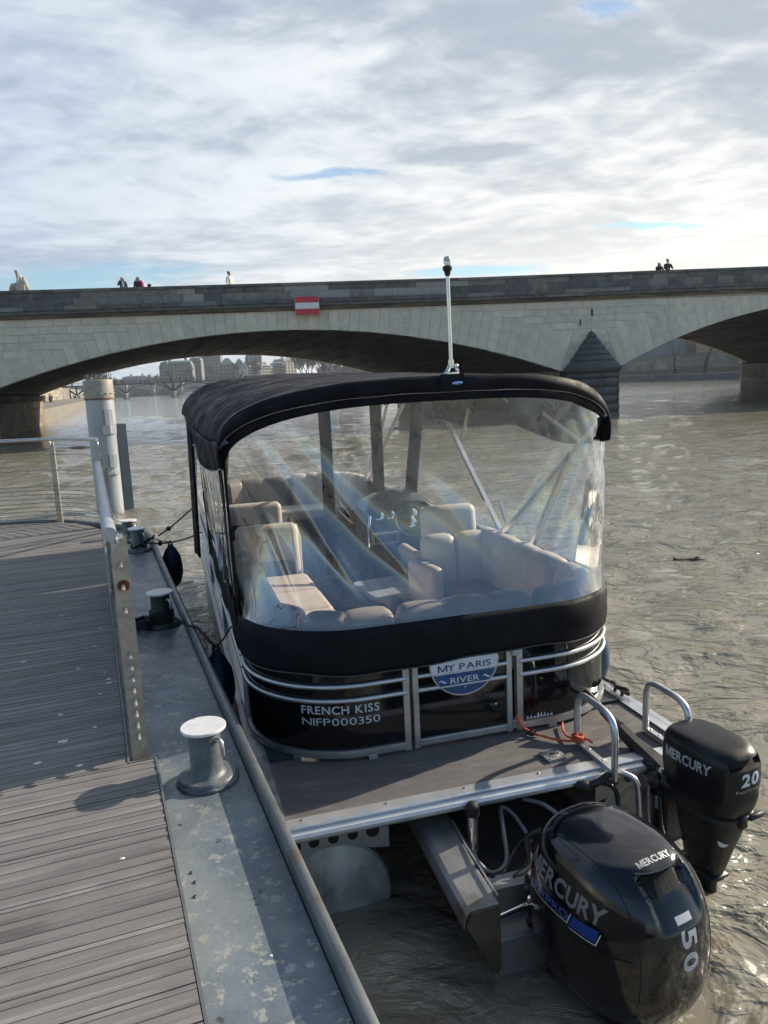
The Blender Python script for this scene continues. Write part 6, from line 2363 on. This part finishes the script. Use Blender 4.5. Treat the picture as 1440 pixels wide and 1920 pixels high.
def fender(label, base, h, r_, m, rope_to=None):
    t = thing('boat_fender', label, 'fender', base)
    b = MB(); b.lathe([(0.012, 0.0), (r_ * 0.35, h * 0.04), (r_ * 0.75, h * 0.14), (r_, h * 0.34), (r_ * 1.0, h * 0.52), (r_ * 0.88, h * 0.72), (r_ * 0.55, h * 0.88), (r_ * 0.28, h * 0.95), (r_ * 0.25, h)], 22); b.build('fender_body', m, t, 60)
    b = MB(); b.tube([(0.02 * math.cos(a), 0, h + 0.012 + 0.02 * math.sin(a)) for a in [2 * PI * i / 14 for i in range(14)]], 0.008, 6, True); b.build('fender_eye', m, t)
    if rope_to is not None:
        q = Vector(rope_to) - Vector(base)
        b = MB(); b.tube([(0, 0, h + 0.02), tuple(q * 0.5 + Vector((0, 0, h * 0.5 + 0.0))), tuple(q)], 0.006, 6); b.build('lanyard', ROPE_B, t)
    return t


fender('navy teardrop fender hanging off the dock rim by the third bollard', dw(0.72, 8.95, 0.46), 0.52, 0.115, FEN, dw(0.545, 8.98, 1.06))
fender('navy fender squeezed between the dock rim and the boat corner', Bw(-1.325, 1.66, 0.52), 0.46, 0.105, FEN, Bw(-1.21, 1.70, 1.12))
fender('slate blue fender hanging on the far right side of the boat', Bw(1.30, 1.25, 0.50), 0.42, 0.085, FEN_B, Bw(1.20, 1.25, 1.10))

# ---- ropes
b = MB()
rope1 = smooth_path([dw(0.42, 5.70, 1.06), dw(0.50, 5.45, 1.055), dw(0.555, 5.25, 1.075), dw(0.62, 5.0, 1.02), Bw(-1.30, 1.95, 0.90), Bw(-1.22, 1.75, 0.66)], 6)
b.tube(rope1, 0.010, 8)
b2 = b.build('mooring_rope', ROPE_B); tag(b2, 'black mooring rope from the middle bollard over the rim to the boat', 'rope')
b = MB()
pts = []
for i in range(150):
    a = 2 * PI * i / 22
    pts.append(dw(0.353 + (0.080 + 0.004 * math.sin(a * 3.1)) * math.cos(a), 5.755 + 0.080 * math.sin(a), 1.045 + 0.055 * (0.5 + 0.5 * math.sin(i * 0.11)) + 0.006 * math.sin(a * 5)))
b.tube(pts, 0.0105, 7)
pts = []
for i in range(120):
    a = 2 * PI * i / 19
    pts.append(dw(0.215 + (0.055 + 0.02 * math.sin(i * .31)) * math.cos(a), 5.70 + 0.075 * math.sin(a), 1.0 + 0.05 * i / 120 + 0.03 * abs(math.sin(a * 1.7))))
b.tube(pts, 0.012, 7)
b2 = b.build('rope_coil', ROPE_B); tag(b2, 'heap of black rope wound round the middle bollard', 'rope')
for lab, a, e, sag in (('lower thin bow line from the third bollard to the boat', dw(0.44, 8.66, 1.08), Bw(-1.24, 5.0, 1.19), 0.05), ('upper thin bow line meeting the lower one at a knot', dw(0.60, 8.95, 1.09), Bw(-1.24, 6.0, 1.36), 0.02)):
    b = MB()
    pts = []
    mid = dw(0.56, 8.98, 1.085)
    for i in range(25):
        f = i / 24
        p = a.lerp(e, f)
        p.z -= sag * 4 * f * (1 - f)
        pts.append(p)
    b.tube(pts, 0.0085, 6)
    if 'lower' in lab:
        b.sphere(tuple(pts[6]), 0.028, 8, 6)
        ring = [dw(0.365 + 0.080 * math.cos(q), 8.70 + 0.080 * math.sin(q), 1.05 + 0.012 * math.sin(3 * q)) for q in [2 * PI * i / 24 for i in range(24)]]
        b.tube(ring, 0.010, 6, True)
        b.tube([dw(0.365, 8.62, 1.06), dw(0.47, 8.72, 1.10), dw(0.53, 8.86, 1.09), dw(0.55, 8.98, 1.09)], 0.014, 6)
    b2 = b.build('bow_line', ROPE_B); tag(b2, lab, 'rope')
# black rope along the right side deck to the cleat
b = MB(); b.tube(smooth_path([Bw(1.21, 2.2, 0.66), Bw(1.22, 1.5, 0.63), Bw(1.20, 1.0, 0.635), Bw(1.19, 0.86, 0.66), Bw(1.17, 0.80, 0.66), Bw(1.21, 0.74, 0.655), Bw(1.19, 0.70, 0.64)], 6), 0.012, 7)
b2 = b.build('stern_line', ROPE_B); tag(b2, 'black line made fast to the cleat on the right deck edge', 'rope')
# orange cord tied round the near hoop
ORG = mat('orange cord', (0.70, 0.10, 0.035), 0.7, 0, 0.2, 60, 0.4, 200)
b = MB()
b.tube(smooth_path([Bw(0.325, 0.53, 0.72), Bw(0.34, 0.50, 0.66), Bw(0.40, 0.46, 0.625), Bw(0.46, 0.38, 0.618), Bw(0.53, 0.31, 0.62), Bw(0.585, 0.27, 0.635)], 6), 0.0065, 8)
b.tube(smooth_path([Bw(0.585, 0.27, 0.635), Bw(0.56, 0.34, 0.625), Bw(0.575, 0.43, 0.62), Bw(0.62, 0.52, 0.625)], 6), 0.0065, 8)
pts = []
for i in range(90):
    a = 2 * PI * i / 13
    pts.append(Bw(0.585 + (0.028 + 0.006 * math.sin(i * .7)) * math.cos(a), 0.275 + (0.030 + .006 * math.cos(i * .9)) * math.sin(a), 0.632 + 0.03 * (0.5 + 0.5 * math.sin(i * .17)) + .004 * math.sin(a * 2.3)))
b.tube(pts, 0.0065, 7)
b.tube(smooth_path([Bw(0.60, 0.26, 0.65), Bw(0.63, 0.24, 0.64), Bw(0.645, 0.22, 0.628)], 4), 0.0065, 7)
b2 = b.build('orange_cord', ORG); tag(b2, 'orange cord knotted round the foot of the near boarding hoop', 'cord')

# =================================================================== OUTBOARD MOTORS
COWL = mat('gloss black cowl paint', (0.0035, 0.0045, 0.0075), 0.13, 0, 0.15, 3, 0.0, 40, spec=0.5, coat=0.4, spots=[((0.02, 0.02, 0.022), 5, 0.72, 0.2), ((0.05, 0.05, 0.05), 75, 0.74)])
COWL_S = mat('satin black cowl paint', (0.0055, 0.0062, 0.008), 0.36, 0, 0.2, 3, 0.03, 60, spec=0.35, spots=[((0.03, 0.03, 0.03), 6, 0.64, 0.2), ((0.05, 0.05, 0.05), 80, 0.72)])
MATTE = mat('matt black casting', (0.007, 0.0075, 0.009), 0.5, 0, 0.25, 8, 0.1, 60)
SEAM = mat('seam shadow gap', (0.003, 0.003, 0.003), 0.8)
SILV = mat('silver lettering', (0.50, 0.51, 0.53), 0.35, 0.3, 0.05, 20)
DULLS = mat('dull silver lettering', (0.27, 0.275, 0.285), 0.35, 0.3, 0.05, 20)
BLUEG = mat('blue stripe', (0.02, 0.07, 0.32), 0.3, 0, 0.05, 10)
WORN = mat('worn white digits', (0.50, 0.52, 0.55), 0.45, 0, 0.1, 20, spots=((0.03, 0.03, 0.035), 26, 0.60))


def interp(tab, h):
    for (a, b_) in zip(tab, tab[1:]):
        if a[0] <= h <= b_[0]:
            f = (h - a[0]) / (b_[0] - a[0])
            f = f
            return [p + (q - p) * f for p, q in zip(a[1:], b_[1:])]
    return list(tab[-1][1:])


def catmull_tab(tab, n):
    P = [Vector((a[0], a[1], a[2], a[3])) for a in tab]
    out_ = []
    for i in range(len(P) - 1):
        p0, p1, p2, p3 = P[max(i - 1, 0)], P[i], P[i + 1], P[min(i + 2, len(P) - 1)]
        for j in range(n):
            t = j / n
            out_.append(0.5 * ((2 * p1) + (p2 - p0) * t + (2 * p0 - 5 * p1 + 4 * p2 - p3) * t * t + (3 * p1 - p0 - 3 * p2 + p3) * t ** 3))
    out_.append(P[-1])
    return out_


def cowl_mesh(tab, n, ex, dent=None, per=7):
    secs = []
    for q in catmull_tab(tab, per):
        h, L, Wd, yc = q
        ring = []
        for k in range(n):
            a = 2 * PI * k / n
            ca, sa = math.cos(a), math.sin(a)
            x = Wd * abs(ca) ** (2 / ex) * (1 if ca > 0 else -1)
            y = yc + L * abs(sa) ** (2 / ex) * (1 if sa > 0 else -1)
            if y < yc:                                  # narrower and rounder at the back
                x *= 1 - 0.10 * ((yc - y) / max(L, 1e-6)) ** 2
            v = Vector((x, y, h))
            if dent:
                v = dent(v)
            ring.append(v)
        secs.append(ring)
    b = MB()
    b.ring(secs)
    return b, secs


def bvh_of(secs):
    n = len(secs[0])
    vs = [v for s in secs for v in s]
    fs = []
    for i in range(len(secs) - 1):
        for j in range(n):
            k = (j + 1) % n
            fs.append((i * n + j, i * n + k, (i + 1) * n + k, (i + 1) * n + j))
    fs.append(tuple(range((len(secs) - 1) * n, len(secs) * n)))
    return BVHTree.FromPolygons(vs, fs)


def proj_fn(bv, origin, ux, uy, d, off=0.0015):
    """lays (x, y) on the body by casting from origin + x ux + y uy along d"""
    o, ux, uy, d = Vector(origin), Vector(ux), Vector(uy), Vector(d).normalized()

    def f(x, y):
        p = o + ux * x + uy * y
        h, nr_, i, ds = bv.ray_cast(p - d * 1.0, d)
        if h is None:
            h2 = bv.find_nearest(p)
            h, nr_ = h2[0], h2[1]
        return h - d * off
    return f


def seam_loop(bv, x, cz, angs, r_=0.0022, yc=0.0):
    pts = []
    for a in angs:
        d = Vector((0, math.cos(a), math.sin(a)))
        h = bv.ray_cast(Vector((x, yc, cz)) + d * 1.2, -d)
        if h[0] is not None:
            pts.append(h[0])
    b = MB()
    b.tube(pts, r_, 5)
    return b


# ---- the large one
om = thing('outboard_motor', 'large glossy black outboard with worn 150 digits on its back', 'outboard motor', Bw(0.170, -0.76, 0.095), BA + R(12))
TAB = [(0.0, 0.315, 0.240, 0.0), (0.05, 0.352, 0.275, 0.0), (0.14, 0.378, 0.300, -0.004), (0.28, 0.388, 0.310, -0.008), (0.40, 0.384, 0.304, -0.006), (0.50, 0.364, 0.284, 0.0), (0.585, 0.325, 0.248, 0.008), (0.645, 0.265, 0.200, 0.018), (0.675, 0.19, 0.142, 0.024), (0.687, 0.09, 0.068, 0.024), (0.688, 0.01, 0.008, 0.024)]


def dent150(v):
    # hooded air inlet where the top turns down to the back
    if v.y < -0.12 and abs(v.x) < 0.125 and 0.455 < v.z < 0.640:
        fx = min(1, (0.125 - abs(v.x)) / 0.022)
        top = min(1, (0.640 - v.z) / 0.016)
        low = (v.z - 0.455) / 0.185
        k = 0.052 * max(0, fx) * max(0, top) * low ** 0.9
        v = Vector((v.x, v.y + k * 0.75, v.z - k * 0.55))
    return v


b, secs = cowl_mesh(TAB, 168, 2.55, dent150, 9)
b.build('cowl', COWL, om, 50)
bv = bvh_of(secs)
for x in (-0.195, 0.165):
    seam_loop(bv, x, 0.30, [R(20) + (R(205) - R(20)) * i / 60 for i in range(61)]).build('cowl_seam', SEAM, om)
# near-black patch paints the shade inside the inlet mouth
f_ = proj_fn(bv, (0.0, -0.45, 0.90), (1, 0, 0), (0, 0.62, 0.78), (0, 0.78, -0.62), 0.003)
q_ = [bv.ray_cast(Vector((0, -1.2, z)), Vector((0, 1, 0)))[0] for z in (0.628, 0.598)]
def fm(x, y):
    z = 0.600 + y
    h = bv.ray_cast(Vector((x, -1.2, z)), Vector((0, 1, 0)))[0]
    return (h if h is not None else bv.find_nearest(Vector((x, -0.3, z)))[0]) + Vector((0, -0.003, 0.002))
decal('inlet_shade', [(-0.100, 0.030), (0.100, 0.030), (0.088, -0.030), (-0.088, -0.042)], [(0, 1, 2, 3)], fm, SEAM, om, 0.02)
b = MB(); b.tube([fm(-0.118 + 0.236 * i / 16, 0.041) for i in range(17)], 0.0045, 6); b.build('inlet_lip', COWL, om)
# lettering
f_ = proj_fn(bv, (-0.5, 0.025, 0.497), (0, -1, -0.06), (0, -0.06, 1), (1, 0, 0), 0.0015)
text_obj('lettering', 'MERCURY', 0.46, 0.074, f_, DULLS, om, 0.02, size=1.0, bold=0.030, space=1.02)
f_ = proj_fn(bv, (-0.5, 0.095, 0.412), (0, -1, 0.0), (0, 0.0, 1), (1, 0, 0), 0.0015)
text_obj('lettering', 'SEAPRO', 0.27, 0.036, f_, mat('blue lettering', (0.06, 0.13, 0.40), 0.3, 0, 0.05, 10), om, 0.02, size=1.0, bold=0.012, space=1.1)
f_ = proj_fn(bv, (-0.5, -0.115, 0.400), (0, -1, 0.0), (0, 0.0, 1), (1, 0, 0), 0.0014)
decal('blue_flash', [(-0.05, 0.030), (0.075, 0.032), (0.062, -0.020), (-0.062, -0.016)], [(0, 1, 2, 3)], f_, BLUEG, om, 0.02)
f_ = proj_fn(bv, (-0.5, 0.0, 0.388), (0, -1, 0.0), (0, 0.0, 1), (1, 0, 0), 0.0020)
for pl_ in ([(-0.235, 0.0), (0.035, 0.0), (0.053, 0.046), (0.058, 0.046), (0.041, -0.004), (-0.235, -0.003)], [(0.052, -0.012), (0.180, -0.014), (0.196, 0.034), (0.201, 0.034), (0.185, -0.019), (0.052, -0.016)]):
    decal('white_line', pl_, [tuple(range(len(pl_)))], f_, WHITE_P, om, 0.02)
f_ = proj_fn(bv, (-0.5, -0.05, 0.345), (0, -1, 0.04), (0, 0.04, 1), (1, 0, 0), 0.0014)
b = MB(); b.tube([f_(-0.24 + 0.5 * i / 20, 0) for i in range(21)], 0.0018, 4); b.build('side_crease', SEAM, om)
f_ = proj_fn(bv, (0.0, -0.208, 0.663), (1, 0, 0), (0, 0.87, 0.5), (0, 0.5, -0.87), 0.0018)
text_obj('lettering', 'MERCURY', 0.175, 0.030, f_, SILV, om, 0.02, size=1.0, bold=0.03)
f_ = proj_fn(bv, (0.005, -0.6, 0.395), (0, 0, -1), (1, 0, 0), (0, 1, 0), 0.0018)
text_obj('lettering', '150', 0.215, 0.082, f_, WORN, om, 0.02, size=1.0, bold=0.03, space=1.15)
f_ = proj_fn(bv, (0.02, -0.6, 0.075), (1, 0, 0), (0, 0, 1), (0, 1, 0), 0.0018)
text_obj('lettering', 'FOURSTROKE', 0.15, 0.010, f_, DULLS, om, 0.02, size=1.0, bold=0.01, space=1.2)
b = MB()
b.ring([[(x * 1.0, y, z) for x, y in [(w_ * abs(math.cos(a)) ** .7 * (1 if math.cos(a) > 0 else -1), y0 + l_ * abs(math.sin(a)) ** .7 * (1 if math.sin(a) > 0 else -1)) for a in [2 * PI * i / 40 for i in range(40)]]] for z, l_, w_, y0 in ((-0.16, 0.17, 0.10, 0.02), (-0.10, 0.24, 0.16, 0.0), (-0.03, 0.30, 0.215, 0), (0.012, 0.312, 0.228, 0))])
b.build('lower_cowl', MATTE, om, 50)
b = MB()
b.ring([[(w_ * math.cos(a), y0 + l_ * math.sin(a), z) for a in [2 * PI * i / 24 for i in range(24)]] for z, l_, w_, y0 in ((-0.75, 0.15, 0.04, -0.03), (-0.5, 0.16, 0.06, 0.0), (-0.14, 0.18, 0.10, 0.02))])
b.build('midsection', MATTE, om, 60)
b = MB(); b.sphere((0, -0.02, -0.86), (0.06, 0.32, 0.065), 16, 10); b.build('gearcase', MATTE, om)
for k_ in range(3):
    b = MB(); b.grid(lambda a, c: Matrix.Rotation(2 * PI * k_ / 3, 3, 'Y') @ Vector(((a - .5) * 0.14 * (0.5 + c), -0.34 + (a - .5) * 0.08, 0.05 + 0.14 * c)), 6, 6)
    o = b.build('propeller_blade', STEEL, om, 180, False); s_ = o.modifiers.new('thick', 'SOLIDIFY'); s_.thickness = 0.006
    o.location = (0, 0, -0.86)
b = MB()
b.box((0, 0.36, 0.03), (0.26, 0.10, 0.34), None, 0.02); b.box((-0.11, 0.42, 0.02), (0.05, 0.14, 0.40), None, 0.015); b.box((0.11, 0.42, 0.02), (0.05, 0.14, 0.40), None, 0.015)
b.build('clamp_bracket', MATTE, om, 30)
b = MB(); b.tube([(-0.42, 0.33, 0.20), (-0.16, 0.33, 0.20)], 0.015, 10); b.build('steering_rod', CHROME, om)
b = MB(); b.lathe([(0.03, 0), (0.03, 0.06)], 12, Matrix.Translation((-0.20, 0.33, 0.20)) @ Matrix.Rotation(PI / 2, 4, 'Y')); b.sphere((-0.19, 0.35, 0.26), 0.03, 10, 8); b.sphere((-0.22, 0.30, 0.13), 0.026, 10, 8); b.tube([(-0.19, 0.36, 0.30), (-0.19, 0.34, 0.10)], 0.014, 8); b.build('steering_link', MATTE, om)
b = MB(); b.sphere((-0.21, 0.32, 0.235), 0.017, 8, 6); b.sphere((-0.20, 0.30, 0.165), 0.013, 8, 6); b.tube([(-0.185, 0.38, 0.26), (-0.185, 0.38, 0.31)], 0.012, 8); b.build('link_nut', CHROME, om)

# ---- the small one, turned a little on its mount
PSI = R(9)
sm_ = thing('outboard_motor', 'small satin black outboard with tiller and 20 on its back', 'outboard motor', Bw(0.985, -0.34, 0.470), BA + PSI)
TAB2 = [(0.0, 0.165, 0.116, 0.0), (0.04, 0.192, 0.134, 0.0), (0.11, 0.222, 0.153, 0.0), (0.20, 0.238, 0.164, 0.0), (0.28, 0.240, 0.165, 0.0), (0.335, 0.232, 0.160, 0.004), (0.370, 0.216, 0.148, 0.010), (0.392, 0.188, 0.128, 0.018), (0.402, 0.145, 0.10, 0.022), (0.406, 0.09, 0.06, 0.022), (0.407, 0.01, 0.008, 0.022)]


def dent20(v):
    if v.y < -0.1 and abs(v.x) < 0.105 and 0.318 < v.z < 0.362:
        fx = min(1, (0.105 - abs(v.x)) / 0.012)
        fz = min(1, (v.z - 0.318) / 0.010, (0.362 - v.z) / 0.010)
        v = Vector((v.x, v.y + 0.05 * max(0, fx * fz), v.z))
    if v.y < -0.1 and abs(v.x) < 0.12 and 0.15 < v.z < 0.314:
        fx = min(1, (0.12 - abs(v.x)) / 0.015)
        fz = min(1, (v.z - 0.15) / 0.03)
        v = Vector((v.x, v.y + 0.010 * fx * fz, v.z))
    return v


b, secs = cowl_mesh(TAB2, 140, 3.1, dent20, 8)
b.build('cowl', COWL_S, sm_, 50)
bv = bvh_of(secs)
f_ = proj_fn(bv, (0, -0.5, 0.340), (1, 0, 0), (0, 0, 1), (0, 1, 0), 0.003)
decal('inlet_shade', [(-0.095, 0.015), (0.095, 0.015), (0.095, -0.015), (-0.095, -0.015)], [(0, 1, 2, 3)], f_, SEAM, sm_, 0.02)  # near-black patch laid over the slot as its painted shade
f_ = proj_fn(bv, (-0.5, 0.010, 0.300), (0, -1, 0.0), (0, 0.0, 1), (1, 0, 0), 0.0015)
text_obj('lettering', 'MERCURY', 0.29, 0.054, f_, SILV, sm_, 0.02, size=1.0, bold=0.03)
f_ = proj_fn(bv, (0.008, -0.5, 0.268), (1, 0, 0), (0.12, 0, 1), (0, 1, 0), 0.0018)
text_obj('lettering', '20', 0.115, 0.066, f_, mat('pale blue white digits', (0.62, 0.70, 0.78), 0.4, 0, 0.05, 10), sm_, 0.02, size=1.0, bold=0.035)
f_ = proj_fn(bv, (0.0, -0.5, 0.212), (1, 0, 0), (0, 0, 1), (0, 1, 0), 0.0018)
text_obj('lettering', 'FourStroke', 0.15, 0.016, f_, SILV, sm_, 0.02, size=1.0, bold=0.0, space=1.4)
seam_loop(bv, -0.145, 0.18, [R(60) + (R(205) - R(60)) * i / 40 for i in range(41)], 0.002).build('cowl_seam', SEAM, sm_)
# top lid edge
# lower cowl, tapering to the leg
b = MB()
b.ring([[(w_ * abs(math.cos(a)) ** .65 * (1 if math.cos(a) > 0 else -1), y0 + l_ * abs(math.sin(a)) ** .65 * (1 if math.sin(a) > 0 else -1), z) for a in [2 * PI * i / 36 for i in range(36)]]
        for z, l_, w_, y0 in ((-0.345, 0.100, 0.052, 0.03), (-0.30, 0.112, 0.062, 0.025), (-0.20, 0.132, 0.080, 0.015), (-0.10, 0.156, 0.102, 0.005), (-0.03, 0.172, 0.118, 0.0), (0.02, 0.172, 0.118, 0.0))])
b.build('lower_cowl', MATTE, sm_, 50)
b = MB(); b.ring([[(w_ * abs(math.cos(a)) ** .65 * (1 if math.cos(a) > 0 else -1), l_ * abs(math.sin(a)) ** .65 * (1 if math.sin(a) > 0 else -1), z) for a in [2 * PI * i / 36 for i in range(36)]] for z, l_, w_ in ((0.005, 0.165, 0.115), (0.01, 0.190, 0.133), (0.045, 0.204, 0.143), (0.055, 0.190, 0.132))])
b.box((0, -0.200, 0.03), (0.05, 0.03, 0.07), None, 0.008); b.box((0.09, -0.198, 0.035), (0.10, 0.03, 0.03), None, 0.008)
b.build('rubber_band', RUBBER, sm_, 50)
b = MB(); b.sphere((0, 0, 0), (0.042, 0.006, 0.026), 18, 8); o = b.build('oval_badge', SILV, sm_); o.location = (-0.045, -0.132, -0.10); o.rotation_euler = (R(-28), 0, 0)
b = MB()
b.ring([[(w_ * abs(math.cos(a)) ** .6 * (1 if math.cos(a) > 0 else -1), y0 + l_ * abs(math.sin(a)) ** .6 * (1 if math.sin(a) > 0 else -1), z) for a in [2 * PI * i / 28 for i in range(28)]] for z, l_, w_, y0 in ((-1.03, 0.062, 0.018, 0.0), (-0.66, 0.072, 0.024, 0.02), (-0.42, 0.080, 0.034, 0.035), (-0.34, 0.086, 0.040, 0.035))])
b.box((0, 0.03, -0.350), (0.125, 0.225, 0.022), None, 0.008); b.box((0, 0.03, -0.375), (0.095, 0.19, 0.02), None, 0.006); b.box((0, 0.125, -0.40), (0.06, 0.04, 0.16), None, 0.01)
for yy, zz_ in ((-0.06, -0.27), (0.06, -0.29), (0.10, -0.20)):
    b.lathe([(0.011, -0.004), (0.011, 0.004)], 6, Matrix.Translation((-0.078, yy, zz_)) @ Matrix.Rotation(PI / 2, 4, 'Y'))
b.box((0, -0.02, -0.72), (0.13, 0.26, 0.012), None, 0.004)
b.build('leg', MATTE, sm_, 60)
b = MB(); b.sphere((0, 0, -0.90), (0.035, 0.18, 0.038), 14, 8); b.build('gearcase', MATTE, sm_)
# tiller arm
b = MB()
secs = []
for f, w_, h_2 in ((0, 0.055, 0.06), (0.25, 0.05, 0.05), (0.5, 0.035, 0.032), (0.75, 0.030, 0.026), (0.78, 0.024, 0.022), (1.0, 0.022, 0.020)):
    c = Vector((-0.05, 0.22, 0.06)).lerp(Vector((-0.075, 0.72, 0.27)), f)
    secs.append([(c.x + w_ * i, c.y - h_2 * 0.35 * j, c.z + h_2 * j) for i, j in ((-1, -0.8), (1, -0.8), (1, 0.5), (0.6, 1), (-0.6, 1), (-1, 0.5))])
b.ring(secs); b.box((-0.05, 0.23, 0.04), (0.12, 0.12, 0.10), None, 0.02); b.box((-0.09, 0.32, 0.11), (0.05, 0.10, 0.05), None, 0.012)
b.build('tiller_arm', MATTE, sm_, 40)
b = MB(); b.tube([(-0.077, 0.70, 0.262), (-0.084, 0.87, 0.335)], [0.021, 0.024], 14); b.build('tiller_grip', RUBBER, sm_, 40)
b = MB(); b.sphere((-0.105, 0.23, 0.125), 0.018, 10, 8); b.build('pull_knob', STEEL, sm_)
# clamp bracket and its plate
b = MB(); b.box((0, 0.25, -0.16), (0.17, 0.07, 0.36), None, 0.015); b.box((0, 0.30, -0.02), (0.22, 0.12, 0.06), None, 0.015); b.box((-0.09, 0.20, 0.04), (0.07, 0.16, 0.10), None, 0.02); b.sphere((-0.11, 0.27, 0.06), 0.05, 10, 8); b.build('clamp_bracket', MATTE, sm_, 30)
b = MB(); b.box((-0.115, 0.24, -0.06), (0.006, 0.035, 0.07)); b.build('rating_label', WHITE_P, sm_, 0)
b = MB(); b.tube([(-0.125, 0.22, -0.02), (-0.13, 0.20, -0.16), (-0.12, 0.19, -0.22)], 0.010, 6); b.build('tilt_lever', MATTE, sm_)
b = MB(); b.tube(smooth_path([(-0.10, 0.25, 0.05), (-0.17, 0.30, -0.02), (-0.20, 0.28, -0.14), (-0.22, 0.34, -0.24)], 5), 0.010, 7); b.build('fuel_hose', HOSE, sm_)
b = MB()
M = Matrix.Rotation(-PSI, 4, 'Z')
b.ring([[(x, y, z) for y, z in ((0.20, -0.30), (0.31, -0.30), (0.33, 0.06), (0.24, 0.08), (0.24, -0.10))] for x in (-0.20, -0.188)], M=M)
b.ring([[(x, y, z) for x, z in ((-0.20, -0.30), (0.16, -0.30), (0.16, 0.04), (-0.20, 0.04))] for y in (0.31, 0.325)], M=M)
b.box((-0.02, 0.22, -0.305), (0.36, 0.20, 0.012), M)
b.build('motor_mount', ALU_M, sm_, 0)

# driftwood in the river
b = MB()
b.tube(smooth_path([(-0.22, 0, 0.03), (-0.05, 0.01, 0.02), (0.12, -0.01, 0.03), (0.26, 0.02, 0.015)], 4), [0.03, 0.035, 0.04, 0.036, 0.034, 0.036, 0.04, 0.042, 0.04, 0.035, 0.03, 0.025, 0.02], 8)
b.sphere((-0.21, 0, 0.06), 0.03, 8, 6); b.tube([(0.08, 0, 0.04), (0.12, -0.03, 0.09), (0.15, -0.04, 0.08)], 0.016, 6)
o = b.build('driftwood', mat('wet dark wood', (0.05, 0.045, 0.042), 0.5, 0, 0.3, 12, 0.3, 40)); o.location = (4.28, 10.6, -0.012); o.rotation_euler = (0, 0, R(-3)); o.scale = (0.9, 1.0, 0.72)
tag(o, 'dark piece of driftwood floating on the brown water at the right', 'driftwood')
